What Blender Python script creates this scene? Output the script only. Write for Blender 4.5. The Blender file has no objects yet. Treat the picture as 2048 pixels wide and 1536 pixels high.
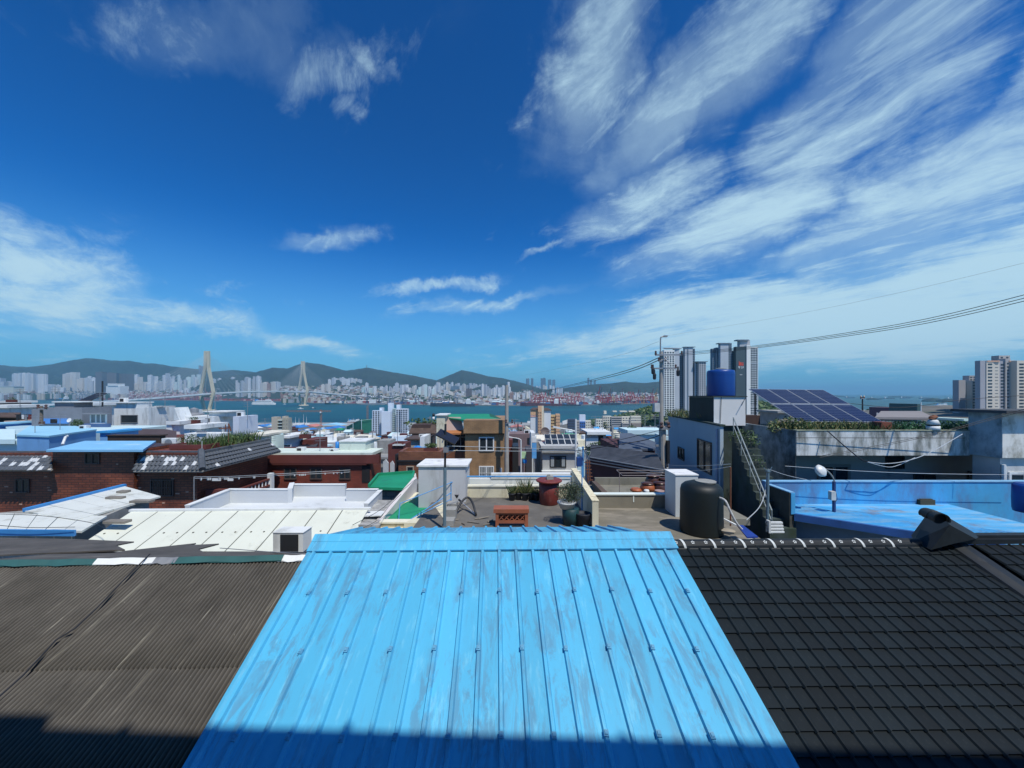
import bpy, math, random
from mathutils import Vector, Matrix
R = math.radians
rnd = random.Random(7)
scene = bpy.context.scene
COL = scene.collection
F = 769.0; CX = 1024.0; HY = 787.0          # focal length and horizon of the 2048x1536 photograph

# ------------------------------------------------------------------ camera
cam_d = bpy.data.cameras.new('camera'); cam = bpy.data.objects.new('camera', cam_d); COL.objects.link(cam)
cam_d.sensor_width = 36.0; cam_d.lens = 36.0 * F / 2048.0
cam_d.shift_y = (HY - 768.0) / 2048.0
cam_d.clip_start = 0.05; cam_d.clip_end = 90000
cam.location = (0, 0, 0); cam.rotation_euler = (R(90), 0, 0)
scene.camera = cam

# ------------------------------------------------------------------ sun, sky
SUN = Vector((0.27, -0.40, 0.87)).normalized()
sun_d = bpy.data.lights.new('sun', 'SUN'); sun_d.energy = 4.2; sun_d.angle = R(0.55); sun_d.color = (1.0, 0.95, 0.86)
sun = bpy.data.objects.new('sun', sun_d); COL.objects.link(sun)
sun.rotation_euler = SUN.to_track_quat('Z', 'Y').to_euler(); sun.location = (0, 0, 40)

world = bpy.data.worlds.new('World'); scene.world = world; world.use_nodes = True
wn = world.node_tree.nodes; wl = world.node_tree.links; wn.clear()
def N(tree, typ, **kw):
    n = tree.nodes.new(typ)
    for k, v in kw.items():
        if k.startswith('i_'):
            n.inputs[int(k[2:])].default_value = v
        else: setattr(n, k, v)
    return n
def build_sky():
    T = world.node_tree; L = T.links.new
    def math_(op, a, b=None, c=None, clamp=False):
        n = T.nodes.new('ShaderNodeMath'); n.operation = op; n.use_clamp = clamp
        for i, v in enumerate((a, b, c)):
            if v is None: continue
            if isinstance(v, (int, float)): n.inputs[i].default_value = v
            else: L(v, n.inputs[i])
        return n.outputs[0]
    sky = N(T, 'ShaderNodeTexSky', sky_type='NISHITA', sun_disc=False)
    sky.sun_elevation = math.asin(SUN.z); sky.sun_rotation = math.atan2(SUN.x, SUN.y)
    sky.altitude = 60; sky.air_density = 1.0; sky.dust_density = 0.35; sky.ozone_density = 4.0
    # deepen the clear blue: grade the physical sky as the phone camera did
    def vm(op, a, b):
        n = T.nodes.new('ShaderNodeVectorMath'); n.operation = op; L(a, n.inputs[0]); n.inputs[1].default_value = b; return n.outputs[0]
    g = N(T, 'ShaderNodeGamma'); g.inputs['Gamma'].default_value = SKY_GAM; L(vm('MULTIPLY', sky.outputs[0], (SKY_STR,) * 3), g.inputs['Color'])
    skyc = vm('MULTIPLY', g.outputs[0], tuple(c / SKY_STR for c in SKY_TINT))
    tc = N(T, 'ShaderNodeTexCoord'); sep = N(T, 'ShaderNodeSeparateXYZ'); L(tc.outputs['Generated'], sep.inputs[0])
    x, y, z = sep.outputs
    az = math_('ARCTAN2', x, y); el = math_('ARCSINE', z)
    lo = N(T, 'ShaderNodeMapRange', interpolation_type='SMOOTHERSTEP'); L(el, lo.inputs[0])     # paler air low over the horizon
    lo.inputs[1].default_value = .42; lo.inputs[2].default_value = -.05; lo.inputs[4].default_value = .78
    lm = N(T, 'ShaderNodeMix', data_type='RGBA'); L(lo.outputs[0], lm.inputs['Factor']); L(skyc, lm.inputs['A']); lm.inputs['B'].default_value = (2.3, 5.7, 8.2, 1); skyc = lm.outputs['Result']
    ang = N(T, 'ShaderNodeCombineXYZ'); L(az, ang.inputs[0]); L(el, ang.inputs[1]); ang0 = ang
    wq = N(T, 'ShaderNodeTexNoise'); wq.inputs['Scale'].default_value = 3.2; wq.inputs['Detail'].default_value = 8; wq.inputs['Roughness'].default_value = .62; L(ang.outputs[0], wq.inputs['Vector'])
    wr = N(T, 'ShaderNodeVectorMath', operation='MULTIPLY_ADD'); L(wq.outputs['Color'], wr.inputs[0]); wr.inputs[1].default_value = (.46, .17, 0); wr.inputs[2].default_value = (-.23, -.085, 0)
    ag = N(T, 'ShaderNodeVectorMath', operation='ADD'); L(ang.outputs[0], ag.inputs[0]); L(wr.outputs[0], ag.inputs[1]); ang = ag
    # flat layer of cirrus overhead: perspective shrinks it towards the horizon
    zz = math_('MAXIMUM', z, 0.0); zz = math_('ADD', zz, 0.09)
    u = math_('DIVIDE', x, zz); v = math_('DIVIDE', y, zz)
    pl = N(T, 'ShaderNodeCombineXYZ'); L(u, pl.inputs[0]); L(v, pl.inputs[1])
    def noise(vec, rot, scl, scale, detail, rough, dist, off=(0, 0, 0)):
        m0 = N(T, 'ShaderNodeMapping'); m0.inputs['Rotation'].default_value = (0, 0, rot); L(vec, m0.inputs[0])
        m = N(T, 'ShaderNodeMapping'); m.inputs['Scale'].default_value = scl; m.inputs['Location'].default_value = off; L(m0.outputs[0], m.inputs[0])
        n = N(T, 'ShaderNodeTexNoise'); n.inputs['Scale'].default_value = scale; n.inputs['Detail'].default_value = detail
        n.inputs['Roughness'].default_value = rough; n.inputs['Distortion'].default_value = dist
        L(m.outputs[0], n.inputs['Vector']); return n.outputs['Fac']
    dirr = R(47)
    wp = N(T, 'ShaderNodeTexNoise'); wp.inputs['Scale'].default_value = .75; wp.inputs['Detail'].default_value = 3; L(pl.outputs[0], wp.inputs['Vector'])
    wv = N(T, 'ShaderNodeVectorMath', operation='SCALE'); L(wp.outputs['Color'], wv.inputs[0]); wv.inputs['Scale'].default_value = 0.8
    wa = N(T, 'ShaderNodeVectorMath', operation='ADD'); L(pl.outputs[0], wa.inputs[0]); L(wv.outputs[0], wa.inputs[1]); pl = wa
    s1 = noise(pl.outputs[0], dirr, (0.55, 1.25, 1), 1.7, 12, 0.66, 0.25, (3.1, 1.7, 0))
    s2 = noise(pl.outputs[0], dirr + R(9), (0.8, 2.4, 1), 3.4, 12, 0.72, 0.3, (9.3, 4.2, 0))
    s3 = noise(pl.outputs[0], 0.4, (1, 1, 1), 1.0, 10, 0.62, 0.4, (1.3, 7.7, 0))
    tex = math_('ADD', math_('MULTIPLY', s1, 0.58), math_('MULTIPLY', s2, 0.42))
    tex = math_('SUBTRACT', tex, 0.5); soft = math_('SUBTRACT', s3, 0.5)
    # where the cloud banks stand: direction (azimuth, elevation), half sizes, tilt, weight
    env = None
    for (px, py, ax, ay, tilt, w) in CLOUDS:
        a = (px - CX) / F; b = (HY - py) / F
        A = math.atan2(a, 1); E = math.atan2(b, math.hypot(a, 1))
        m = N(T, 'ShaderNodeMapping', vector_type='TEXTURE')
        m.inputs['Location'].default_value = (A, E, 0); m.inputs['Rotation'].default_value = (0, 0, R(tilt))
        m.inputs['Scale'].default_value = (ax, ay, 1); L(ang.outputs[0], m.inputs[0])
        ln = N(T, 'ShaderNodeVectorMath', operation='LENGTH'); L(m.outputs[0], ln.inputs[0])
        mr = N(T, 'ShaderNodeMapRange', interpolation_type='SMOOTHERSTEP')
        L(ln.outputs['Value'], mr.inputs[0]); mr.inputs[1].default_value = 1.0; mr.inputs[2].default_value = 0.0
        mr.inputs[3].default_value = 0.0; mr.inputs[4].default_value = w
        env = mr.outputs[0] if env is None else math_('MAXIMUM', env, mr.outputs[0]) if w > 0 else math_('ADD', env, mr.outputs[0])
    d = math_('ADD', math_('ADD', math_('MULTIPLY', tex, 2.4), math_('MULTIPLY', soft, 1.2)), math_('MULTIPLY', env, 0.80))
    ve = N(T, 'ShaderNodeMapRange', interpolation_type='SMOOTHSTEP'); L(math_('ADD', env, math_('MULTIPLY', soft, 1.3)), ve.inputs[0]); ve.inputs[1].default_value = .25; ve.inputs[2].default_value = 1.3; ve.inputs[4].default_value = .5
    mr = N(T, 'ShaderNodeMapRange', interpolation_type='SMOOTHSTEP'); L(d, mr.inputs[0])
    mr.inputs[1].default_value = 0.24; mr.inputs[2].default_value = 1.12; mr.inputs[3].default_value = 0; mr.inputs[4].default_value = 0.92
    # small puffs low over the sea
    pf = noise(ang0.outputs[0], 0, (1, 2.6, 1), 14, 5, 0.55, 0.2, (0.6, 0.12, 0))
    band = N(T, 'ShaderNodeMapRange', interpolation_type='SMOOTHERSTEP'); e2 = math_('ABSOLUTE', math_('SUBTRACT', el, 0.052)); L(e2, band.inputs[0])
    band.inputs[1].default_value = 0.022; band.inputs[2].default_value = 0.0; band.inputs[3].default_value = 0; band.inputs[4].default_value = 1
    bx = N(T, 'ShaderNodeMapRange', interpolation_type='SMOOTHSTEP'); L(az, bx.inputs[0]); bx.inputs[1].default_value = 0.4; bx.inputs[2].default_value = 0.55
    pm = N(T, 'ShaderNodeMapRange', interpolation_type='SMOOTHSTEP'); L(pf, pm.inputs[0]); pm.inputs[1].default_value = 0.56; pm.inputs[2].default_value = 0.72; pm.inputs[4].default_value = 0.75
    puff = math_('MULTIPLY', math_('MULTIPLY', band.outputs[0], bx.outputs[0]), pm.outputs[0])
    fac = math_('MAXIMUM', math_('MAXIMUM', mr.outputs[0], ve.outputs[0]), puff)
    mix = N(T, 'ShaderNodeMix', data_type='RGBA'); L(fac, mix.inputs['Factor']); L(skyc, mix.inputs['A'])
    mix.inputs['B'].default_value = CLOUD_COL
    bg = N(T, 'ShaderNodeBackground'); bg.inputs['Strength'].default_value = SKY_STR; L(mix.outputs['Result'], bg.inputs['Color'])
    out = N(T, 'ShaderNodeOutputWorld'); L(bg.outputs[0], out.inputs['Surface'])
SKY_STR = 0.085; SKY_GAM = 1.45; SKY_TINT = (0.10, 1.46, 2.35)
CLOUD_COL = (6.3, 9.0, 10.4, 1)
CLOUDS = [  # px, py, half width, half height (rad), tilt (deg), weight
    (1800, 610, 1.0, 0.18, 8, 1.6), (1350, 645, 0.7, 0.12, 8, 1.3), (1150, 690, .5, .05, 9, .85), (1650, 700, .9, .09, 4, 1.15), (1300, 735, .8, .05, 2, .8),
    (980, 608, .40, .036, 8, .85), (920, 575, .30, .03, 10, .8), (1080, 505, .17, .026, 22, .7),
    (1500, 430, .56, .15, 17, 1.0), (1280, 400, .36, .13, 12, .95), (1900, 400, .5, .2, 20, 1.15), (1650, 480, .34, .08, 12, .95),
    (1180, 140, .38, .24, 40, 1.1), (1320, 220, .44, .14, 30, 1.0), (1500, 60, .42, .18, 28, .92), (1750, 110, .42, .18, 28, .85), (1080, 200, .12, .14, 60, .7),
    (2020, 170, .2, .06, 26, .8), (1750, 240, .34, .1, 22, .62),
    (20, 530, .36, .15, -20, 1.05), (230, 590, .4, .08, -12, .9), (430, 640, .34, .06, -8, 1.0), (640, 688, .3, .045, -8, .9), (0, 640, .4, .06, -4, .6),
    (660, 480, .20, .045, 12, .62), (985, 310, .10, .03, 4, .42), (185, 450, .1, .05, 10, .42),
    (480, 70, .40, .17, 30, .66), (620, 120, .30, .12, 22, .74), (900, 60, .4, .14, 20, .45), (740, 90, .2, .05, -18, .6), (540, 10, .3, .1, 20, .7), (700, 200, .12, .05, 30, .5),
]
build_sky()
scene.view_settings.view_transform = 'Standard'; scene.view_settings.look = 'None'
scene.view_settings.exposure = 0.0; scene.view_settings.gamma = 1.0
scene.view_settings.use_curve_mapping = False
scene.cycles.volume_bounces = 0; scene.cycles.max_bounces = 6; scene.cycles.diffuse_bounces = 3
scene.cycles.volume_max_steps = 64

# ------------------------------------------------------------------ helpers
def PX(px, Y): return (px - CX) / F * Y
def PZ(py, Y): return (HY - py) / F * Y
def W(px, py, Y): return Vector((PX(px, Y), Y, PZ(py, Y)))
def onZ(px, py, Z):
    Y = -Z * F / (py - HY); return Vector((PX(px, Y), Y, Z))

class MB:
    def __init__(s): s.v = []; s.f = []; s.m = []; s.mi = 0
    def add(s, vs, fs):
        b = len(s.v); s.v += [Vector(p) for p in vs]
        for f in fs: s.f.append([b + i for i in f]); s.m.append(s.mi)
        return s
    def box(s, x0, y0, z0, x1, y1, z1):
        x0, x1 = min(x0, x1), max(x0, x1); y0, y1 = min(y0, y1), max(y0, y1); z0, z1 = min(z0, z1), max(z0, z1)
        return s.add([(x0, y0, z0), (x1, y0, z0), (x1, y1, z0), (x0, y1, z0), (x0, y0, z1), (x1, y0, z1), (x1, y1, z1), (x0, y1, z1)],
                     [(0, 3, 2, 1), (4, 5, 6, 7), (0, 1, 5, 4), (1, 2, 6, 5), (2, 3, 7, 6), (3, 0, 4, 7)])
    def slab(s, pts, th):
        """polygon pts (3d) extruded straight down by th"""
        n = len(pts); P = [Vector(p) for p in pts]
        ar = sum(P[i].x * P[(i + 1) % n].y - P[(i + 1) % n].x * P[i].y for i in range(n))
        if ar < 0: P.reverse()
        Q = [p - Vector((0, 0, th)) for p in P]
        return s.add(P + Q, [list(range(n)), list(range(2 * n - 1, n - 1, -1))] + [(i, n + i, n + (i + 1) % n, (i + 1) % n) for i in range(n)])
    def wallp(s, pts, nrm, th):
        """polygon pts facing nrm, extruded back by th"""
        P = [Vector(p) for p in pts]; nrm = Vector(nrm).normalized(); n = len(P)
        c = sum(((P[i] - P[0]).cross(P[(i + 1) % n] - P[0]) for i in range(n)), Vector())
        if c.dot(nrm) < 0: P.reverse()
        Q = [p - nrm * th for p in P]
        return s.add(P + Q, [list(range(n)), list(range(2 * n - 1, n - 1, -1))] + [(i, n + i, n + (i + 1) % n, (i + 1) % n) for i in range(n)])
    def beam(s, a, b, w, h=None, up=(0, 0, 1)):
        a = Vector(a); b = Vector(b); h = h or w; d = (b - a).normalized(); up = Vector(up)
        if abs(d.dot(up)) > .98: up = Vector((0, 1, 0))
        r = d.cross(up).normalized() * w / 2; t = r.cross(d).normalized() * h / 2
        return s.add([a - r - t, a + r - t, a + r + t, a - r + t, b - r - t, b + r - t, b + r + t, b - r + t],
                     [(0, 1, 2, 3), (7, 6, 5, 4), (0, 4, 5, 1), (1, 5, 6, 2), (2, 6, 7, 3), (3, 7, 4, 0)])
    def tube(s, path, r, n=6, r1=None):
        P = [Vector(p) for p in path]; k = len(P); b = len(s.v); ref = Vector((0, 0, 1))
        for i, p in enumerate(P):
            d = (P[min(i + 1, k - 1)] - P[max(i - 1, 0)]).normalized()
            a = ref if abs(d.dot(ref)) < .95 else Vector((0, 1, 0))
            e = d.cross(a).normalized(); g = e.cross(d)
            rr = r if r1 is None else r + (r1 - r) * i / max(1, k - 1)
            for j in range(n):
                t = 2 * math.pi * j / n; s.v.append(p + e * math.cos(t) * rr + g * math.sin(t) * rr)
        for i in range(k - 1):
            for j in range(n):
                s.f.append([b + i * n + j, b + i * n + (j + 1) % n, b + (i + 1) * n + (j + 1) % n, b + (i + 1) * n + j]); s.m.append(s.mi)
        s.f.append([b + j for j in range(n)][::-1]); s.m.append(s.mi); s.f.append([b + (k - 1) * n + j for j in range(n)]); s.m.append(s.mi)
        return s
    def lathe(s, c, prof, n=20, cap=True):
        c = Vector(c); b = len(s.v); k = len(prof)
        for (r, z) in prof:
            for j in range(n):
                t = 2 * math.pi * j / n; s.v.append(c + Vector((r * math.cos(t), r * math.sin(t), z)))
        for i in range(k - 1):
            for j in range(n):
                s.f.append([b + i * n + j, b + i * n + (j + 1) % n, b + (i + 1) * n + (j + 1) % n, b + (i + 1) * n + j]); s.m.append(s.mi)
        if cap:
            s.f.append([b + j for j in range(n)][::-1]); s.m.append(s.mi); s.f.append([b + (k - 1) * n + j for j in range(n)]); s.m.append(s.mi)
        return s
    def blob(s, c, r, n=8, k=5, jit=.2, rn=rnd):
        c = Vector(c); b = len(s.v)
        for i in range(k + 1):
            ph = math.pi * i / k - math.pi / 2
            for j in range(n):
                t = 2 * math.pi * (j + .5 * (i % 2)) / n; q = 1 + rn.uniform(-jit, jit)
                s.v.append(c + Vector((r[0] * math.cos(ph) * math.cos(t) * q, r[1] * math.cos(ph) * math.sin(t) * q, r[2] * math.sin(ph) * q)))
        for i in range(k):
            for j in range(n):
                s.f.append([b + i * n + j, b + i * n + (j + 1) % n, b + (i + 1) * n + (j + 1) % n, b + (i + 1) * n + j]); s.m.append(s.mi)
        return s
    def leaves(s, c, r, n, size, rn=rnd, flat=.0, nm=1):
        c = Vector(c)
        for _ in range(n):
            while True:
                q = Vector((rn.uniform(-1, 1), rn.uniform(-1, 1), rn.uniform(-1, 1)))
                if q.length < 1: break
            p = c + Vector((q.x * r[0], q.y * r[1], q.z * r[2])); a = Vector((rn.gauss(0, 1), rn.gauss(0, 1), rn.gauss(0, 1) * (1 - flat))).normalized()
            e = a.orthogonal().normalized(); g = a.cross(e); z = size * rn.uniform(.6, 1.3)
            t = rn.uniform(0, 6.28); e, g = e * math.cos(t) + g * math.sin(t), g * math.cos(t) - e * math.sin(t)
            b = len(s.v); s.v += [p - e * z, p - g * z * .4, p + e * z, p + g * z * .4]; s.f.append([b, b + 1, b + 2, b + 3]); s.m.append(rn.randrange(nm))
        return s
    def blades(s, x0, x1, y0, y1, z, h, n, w=.02, rn=rnd, nm=1, lean=.35):
        for _ in range(n):
            p = Vector((rn.uniform(x0, x1), rn.uniform(y0, y1), z)); hh = h * rn.uniform(.45, 1.15)
            d = Vector((rn.uniform(-lean, lean), rn.uniform(-lean, lean), 1)).normalized() * hh; a = rn.uniform(0, 6.28); e = Vector((math.cos(a), math.sin(a), 0)) * w
            b = len(s.v); s.v += [p - e, p + e, p + d * .6 + e * .7 + Vector((d.x, d.y, 0)) * .1, p + d]; s.f.append([b, b + 1, b + 2, b + 3]); s.m.append(rn.randrange(nm))
        return s
    def rot(s, piv, ang):
        M = Matrix.Translation(piv) @ Matrix.Rotation(ang, 4, 'Z') @ Matrix.Translation(-Vector(piv))
        s.v = [M @ p for p in s.v]; return s
    def mesh(s, name, mats, org=Vector((0, 0, 0)), smooth=False):
        me = bpy.data.meshes.new(name); me.from_pydata([p - org for p in s.v], [], s.f)
        for m in (mats if isinstance(mats, (list, tuple)) else [mats]): me.materials.append(m)
        me.polygons.foreach_set('material_index', s.m)
        if smooth: me.polygons.foreach_set('use_smooth', [True] * len(s.f))
        me.update(); return me
    def build(s, name, mats, parent=None, smooth=False):
        if parent is not None:
            org = Vector(parent['_o']); o = bpy.data.objects.new(name, s.mesh(name, mats, org, smooth)); COL.objects.link(o); o.parent = parent; o['_o'] = tuple(org)
        else:
            lo = [min(p[i] for p in s.v) for i in range(3)]; hi = [max(p[i] for p in s.v) for i in range(3)]
            org = Vector(((lo[0] + hi[0]) / 2, (lo[1] + hi[1]) / 2, lo[2]))
            o = bpy.data.objects.new(name, s.mesh(name, mats, org, smooth)); COL.objects.link(o); o.location = org; o['_o'] = tuple(org)
        return o
def tag(o, label=None, cat=None, group=None, kind=None):
    for k, v in (('label', label), ('category', cat), ('group', group), ('kind', kind)):
        if v: o[k] = v
    return o
def thing(name, loc, label, cat, group=None):
    o = bpy.data.objects.new(name, None); COL.objects.link(o); o.location = loc; o['_o'] = tuple(loc); o.empty_display_size = .1
    return tag(o, label, cat, group)
def solo(mb, name, mats, label, cat, group=None, smooth=False):
    return tag(mb.build(name, mats, None, smooth), label, cat, group)
def struct(mb, name, mats, smooth=False): return tag(mb.build(name, mats, None, smooth), kind='structure')
def inst(me, name, parent, loc, rot=(0, 0, 0), scale=(1, 1, 1)):
    """a copy sharing mesh data, child of parent, at a world position"""
    o = bpy.data.objects.new(name, me); COL.objects.link(o)
    if parent is not None: o.parent = parent; o['_o'] = tuple(parent['_o']); o.location = Vector(loc) - Vector(parent['_o'])
    else: o.location = loc; o['_o'] = tuple(loc)
    o.rotation_euler = rot; o.scale = scale; return o
def copy_tree(src, loc, label=None, cat=None, rotz=None, scale=None):
    def cp(o, par):
        c = o.copy(); COL.objects.link(c); c.parent = par
        for ch in o.children: cp(ch, c)
        return c
    c = cp(src, None); c.location = loc
    if label: c['label'] = label
    if rotz is not None: c.rotation_euler = (0, 0, rotz)
    if scale is not None: c.scale = scale
    return c

# ------------------------------------------------------------------ materials
_M = {}
def mat(name, col, rough=.75, var=.18, scale=2.0, stretch=(1, 1, 1), dirt=None, dirt_amt=.5, dirt_scale=1.2, dstretch=(1, 1, .35), bump=.0, bscale=30, metal=0, spec=.5, rust=None, rv=0):
    if name in _M: return _M[name]
    m = bpy.data.materials.new(name); m.use_nodes = True; T = m.node_tree; L = T.links.new; b = T.nodes['Principled BSDF']
    b.inputs['Roughness'].default_value = rough; b.inputs['Metallic'].default_value = metal
    b.inputs['Specular IOR Level'].default_value = spec
    tc = N(T, 'ShaderNodeTexCoord')
    def nz(sc, st, det=5, rg=.6, off=0):
        mp = N(T, 'ShaderNodeMapping'); mp.inputs['Scale'].default_value = st; mp.inputs['Location'].default_value = (off, off * .7, off * .3); L(tc.outputs['Object'], mp.inputs[0])
        n = N(T, 'ShaderNodeTexNoise'); n.inputs['Scale'].default_value = sc; n.inputs['Detail'].default_value = det; n.inputs['Roughness'].default_value = rg
        L(mp.outputs[0], n.inputs['Vector']); return n.outputs['Fac']
    r = N(T, 'ShaderNodeValToRGB'); L(nz(scale, stretch), r.inputs[0])
    e = r.color_ramp.elements; e[0].position = .3; e[1].position = .7
    e[0].color = (*[c * (1 - var) for c in col], 1); e[1].color = (*[min(.95, c * (1 + var)) for c in col], 1)
    cur = r.outputs[0]
    for (dc, amt, sc, st, off) in ([(dirt, dirt_amt, dirt_scale, dstretch, 3.3)] if dirt else []) + ([(rust[0], rust[1], rust[2], (1, 1, 1), 9.1)] if rust else []):
        mr = N(T, 'ShaderNodeMapRange', interpolation_type='SMOOTHSTEP'); L(nz(sc, st, 7, .68, off), mr.inputs[0])
        mr.inputs[1].default_value = .62 - amt * .22; mr.inputs[2].default_value = .74 - amt * .1; mr.inputs[4].default_value = min(1, .45 + amt * .5)
        mx = N(T, 'ShaderNodeMix', data_type='RGBA'); L(mr.outputs[0], mx.inputs['Factor']); L(cur, mx.inputs['A']); mx.inputs['B'].default_value = (*dc, 1); cur = mx.outputs['Result']
    if rv:
        oi = N(T, 'ShaderNodeObjectInfo'); q = N(T, 'ShaderNodeMapRange'); L(oi.outputs['Random'], q.inputs[0]); q.inputs[3].default_value = 1 - rv; q.inputs[4].default_value = 1 + rv
        sc = N(T, 'ShaderNodeVectorMath', operation='SCALE'); L(cur, sc.inputs[0]); L(q.outputs[0], sc.inputs['Scale']); cur = sc.outputs[0]
    L(cur, b.inputs['Base Color'])
    if bump:
        bp = N(T, 'ShaderNodeBump'); bp.inputs['Strength'].default_value = bump; bp.inputs['Distance'].default_value = .02; L(nz(bscale, (1, 1, 1), 4), bp.inputs['Height']); L(bp.outputs[0], b.inputs['Normal'])
    _M[name] = m; return m
def glass(name, col, rough=.12):
    if name in _M: return _M[name]
    m = mat(name, col, rough, .3, .8, spec=.6); return m
def brick(name, c1, c2, mortar, w=.2, h=.067, pale=None, glaze=.5):
    if name in _M: return _M[name]
    m = bpy.data.materials.new(name); m.use_nodes = True; T = m.node_tree; L = T.links.new; b = T.nodes['Principled BSDF']; b.inputs['Roughness'].default_value = glaze
    tc = N(T, 'ShaderNodeTexCoord'); s = N(T, 'ShaderNodeSeparateXYZ'); L(tc.outputs['Object'], s.inputs[0])
    a = N(T, 'ShaderNodeMath', operation='ADD'); L(s.outputs[0], a.inputs[0]); L(s.outputs[1], a.inputs[1])
    c = N(T, 'ShaderNodeCombineXYZ'); L(a.outputs[0], c.inputs[0]); L(s.outputs[2], c.inputs[1])
    bt = N(T, 'ShaderNodeTexBrick'); L(c.outputs[0], bt.inputs['Vector']); bt.inputs['Scale'].default_value = 1
    bt.inputs['Brick Width'].default_value = w; bt.inputs['Row Height'].default_value = h; bt.inputs['Mortar Size'].default_value = h * .12
    bt.inputs['Color1'].default_value = (*c1, 1); bt.inputs['Color2'].default_value = (*c2, 1); bt.inputs['Mortar'].default_value = (*mortar, 1)
    cur = bt.outputs['Color']
    n = N(T, 'ShaderNodeTexNoise'); n.inputs['Scale'].default_value = .9; n.inputs['Detail'].default_value = 5; L(tc.outputs['Object'], n.inputs['Vector'])
    mr = N(T, 'ShaderNodeMapRange'); L(n.outputs['Fac'], mr.inputs[0]); mr.inputs[1].default_value = .3; mr.inputs[2].default_value = .7; mr.inputs[3].default_value = .65; mr.inputs[4].default_value = 1.3
    mx = N(T, 'ShaderNodeVectorMath', operation='SCALE'); L(cur, mx.inputs[0]); L(mr.outputs[0], mx.inputs['Scale']); L(mx.outputs[0], b.inputs['Base Color'])
    bp = N(T, 'ShaderNodeBump', invert=True); bp.inputs['Strength'].default_value = .5; bp.inputs['Distance'].default_value = .01; L(bt.outputs['Fac'], bp.inputs['Height']); L(bp.outputs[0], b.inputs['Normal'])
    _M[name] = m; return m
def facade(name, wallc, winc, fw=3.2, fh=2.9, gap=.45):
    """far apartment fronts: window bands too small to tell apart"""
    if name in _M: return _M[name]
    m = bpy.data.materials.new(name); m.use_nodes = True; T = m.node_tree; L = T.links.new; b = T.nodes['Principled BSDF']; b.inputs['Roughness'].default_value = .7
    tc = N(T, 'ShaderNodeTexCoord'); s = N(T, 'ShaderNodeSeparateXYZ'); L(tc.outputs['Object'], s.inputs[0])
    a = N(T, 'ShaderNodeMath', operation='ADD'); L(s.outputs[0], a.inputs[0]); L(s.outputs[1], a.inputs[1])
    def cell(o, per, lo):
        d = N(T, 'ShaderNodeMath', operation='DIVIDE'); L(o, d.inputs[0]); d.inputs[1].default_value = per
        f = N(T, 'ShaderNodeMath', operation='FRACT'); L(d.outputs[0], f.inputs[0]); g = N(T, 'ShaderNodeMath', operation='GREATER_THAN'); L(f.outputs[0], g.inputs[0]); g.inputs[1].default_value = lo; return g.outputs[0]
    k = N(T, 'ShaderNodeMath', operation='MULTIPLY'); L(cell(a.outputs[0], fw, .35), k.inputs[0]); L(cell(s.outputs[2], fh, gap), k.inputs[1])
    ge = N(T, 'ShaderNodeNewGeometry'); sn = N(T, 'ShaderNodeSeparateXYZ'); L(ge.outputs['Normal'], sn.inputs[0])
    lt = N(T, 'ShaderNodeMath', operation='LESS_THAN'); L(sn.outputs[2], lt.inputs[0]); lt.inputs[1].default_value = .5
    k2 = N(T, 'ShaderNodeMath', operation='MULTIPLY'); L(k.outputs[0], k2.inputs[0]); L(lt.outputs[0], k2.inputs[1])
    mx = N(T, 'ShaderNodeMix', data_type='RGBA'); L(k2.outputs[0], mx.inputs['Factor']); mx.inputs['A'].default_value = (*wallc, 1); mx.inputs['B'].default_value = (*winc, 1); L(mx.outputs['Result'], b.inputs['Base Color'])
    _M[name] = m; return m

WHITE = mat('white_paint', (.72, .74, .72), .7, .06, 1.5, dirt=(.42, .43, .40), dirt_amt=.5, dstretch=(1, 1, .5))
WHITE2 = mat('white_wall', (.70, .73, .72), .8, .08, .8, dirt=(.36, .38, .37), dirt_amt=.6, dirt_scale=.9, dstretch=(1.6, 1.6, .25))
CREAM = mat('cream_render', (.66, .62, .46), .85, .10, 2, dirt=(.33, .28, .19), dirt_amt=.45, dirt_scale=2.5, bump=.2)
CONC = mat('concrete', (.30, .30, .28), .9, .18, 2, dirt=(.16, .155, .13), dirt_amt=.5, dirt_scale=1.5, bump=.3)
CONCL = mat('pale_concrete', (.50, .51, .50), .9, .12, 1.5, dirt=(.28, .28, .26), dirt_amt=.35, bump=.2)
CONCD = mat('dark_terrace_concrete', (.125, .118, .105), .9, .25, 1.3, dirt=(.20, .175, .14), dirt_amt=.5, dirt_scale=2.2, dstretch=(1, 1, 1), bump=.3)
GREYW = mat('grey_blue_wall', (.20, .215, .24), .8, .12, 1)
GLASS = glass('dark_glass', (.025, .035, .042))
DARK = mat('dark_opening', (.012, .012, .014), .8, .2)
STEEL = mat('grey_steel', (.28, .29, .30), .5, .12, 4, metal=.3)
BLACKM = mat('black_metal', (.02, .022, .025), .5, .2, 4)
WIRE = mat('black_wire', (.016, .017, .02), .6, .1)
WIREL = mat('pale_wire', (.42, .45, .46), .5, .1)
GREENP = mat('green_roof_paint', (.012, .26, .125), .6, .14, 1.2, dirt=(.02, .16, .09), dirt_amt=.3)
BLUEP = mat('blue_roof_paint', (.05, .33, .66), .55, .12, 1.2, dirt=(.09, .25, .45), dirt_amt=.3)
SKYB = mat('sky_blue_wall', (.17, .38, .66), .7, .1, .8, dirt=(.10, .22, .42), dirt_amt=.25)
BLUEPIPE = mat('blue_pipe_paint', (.08, .30, .60), .5, .1)
RUSTY = mat('rusty_iron', (.18, .07, .035), .8, .3, 8)
LEAFS = [mat('leaf_dark', (.030, .070, .022), .6, .3, 3), mat('leaf_mid', (.085, .135, .036), .6, .3, 3), mat('leaf_dry', (.20, .18, .07), .7, .3, 3)]
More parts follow.
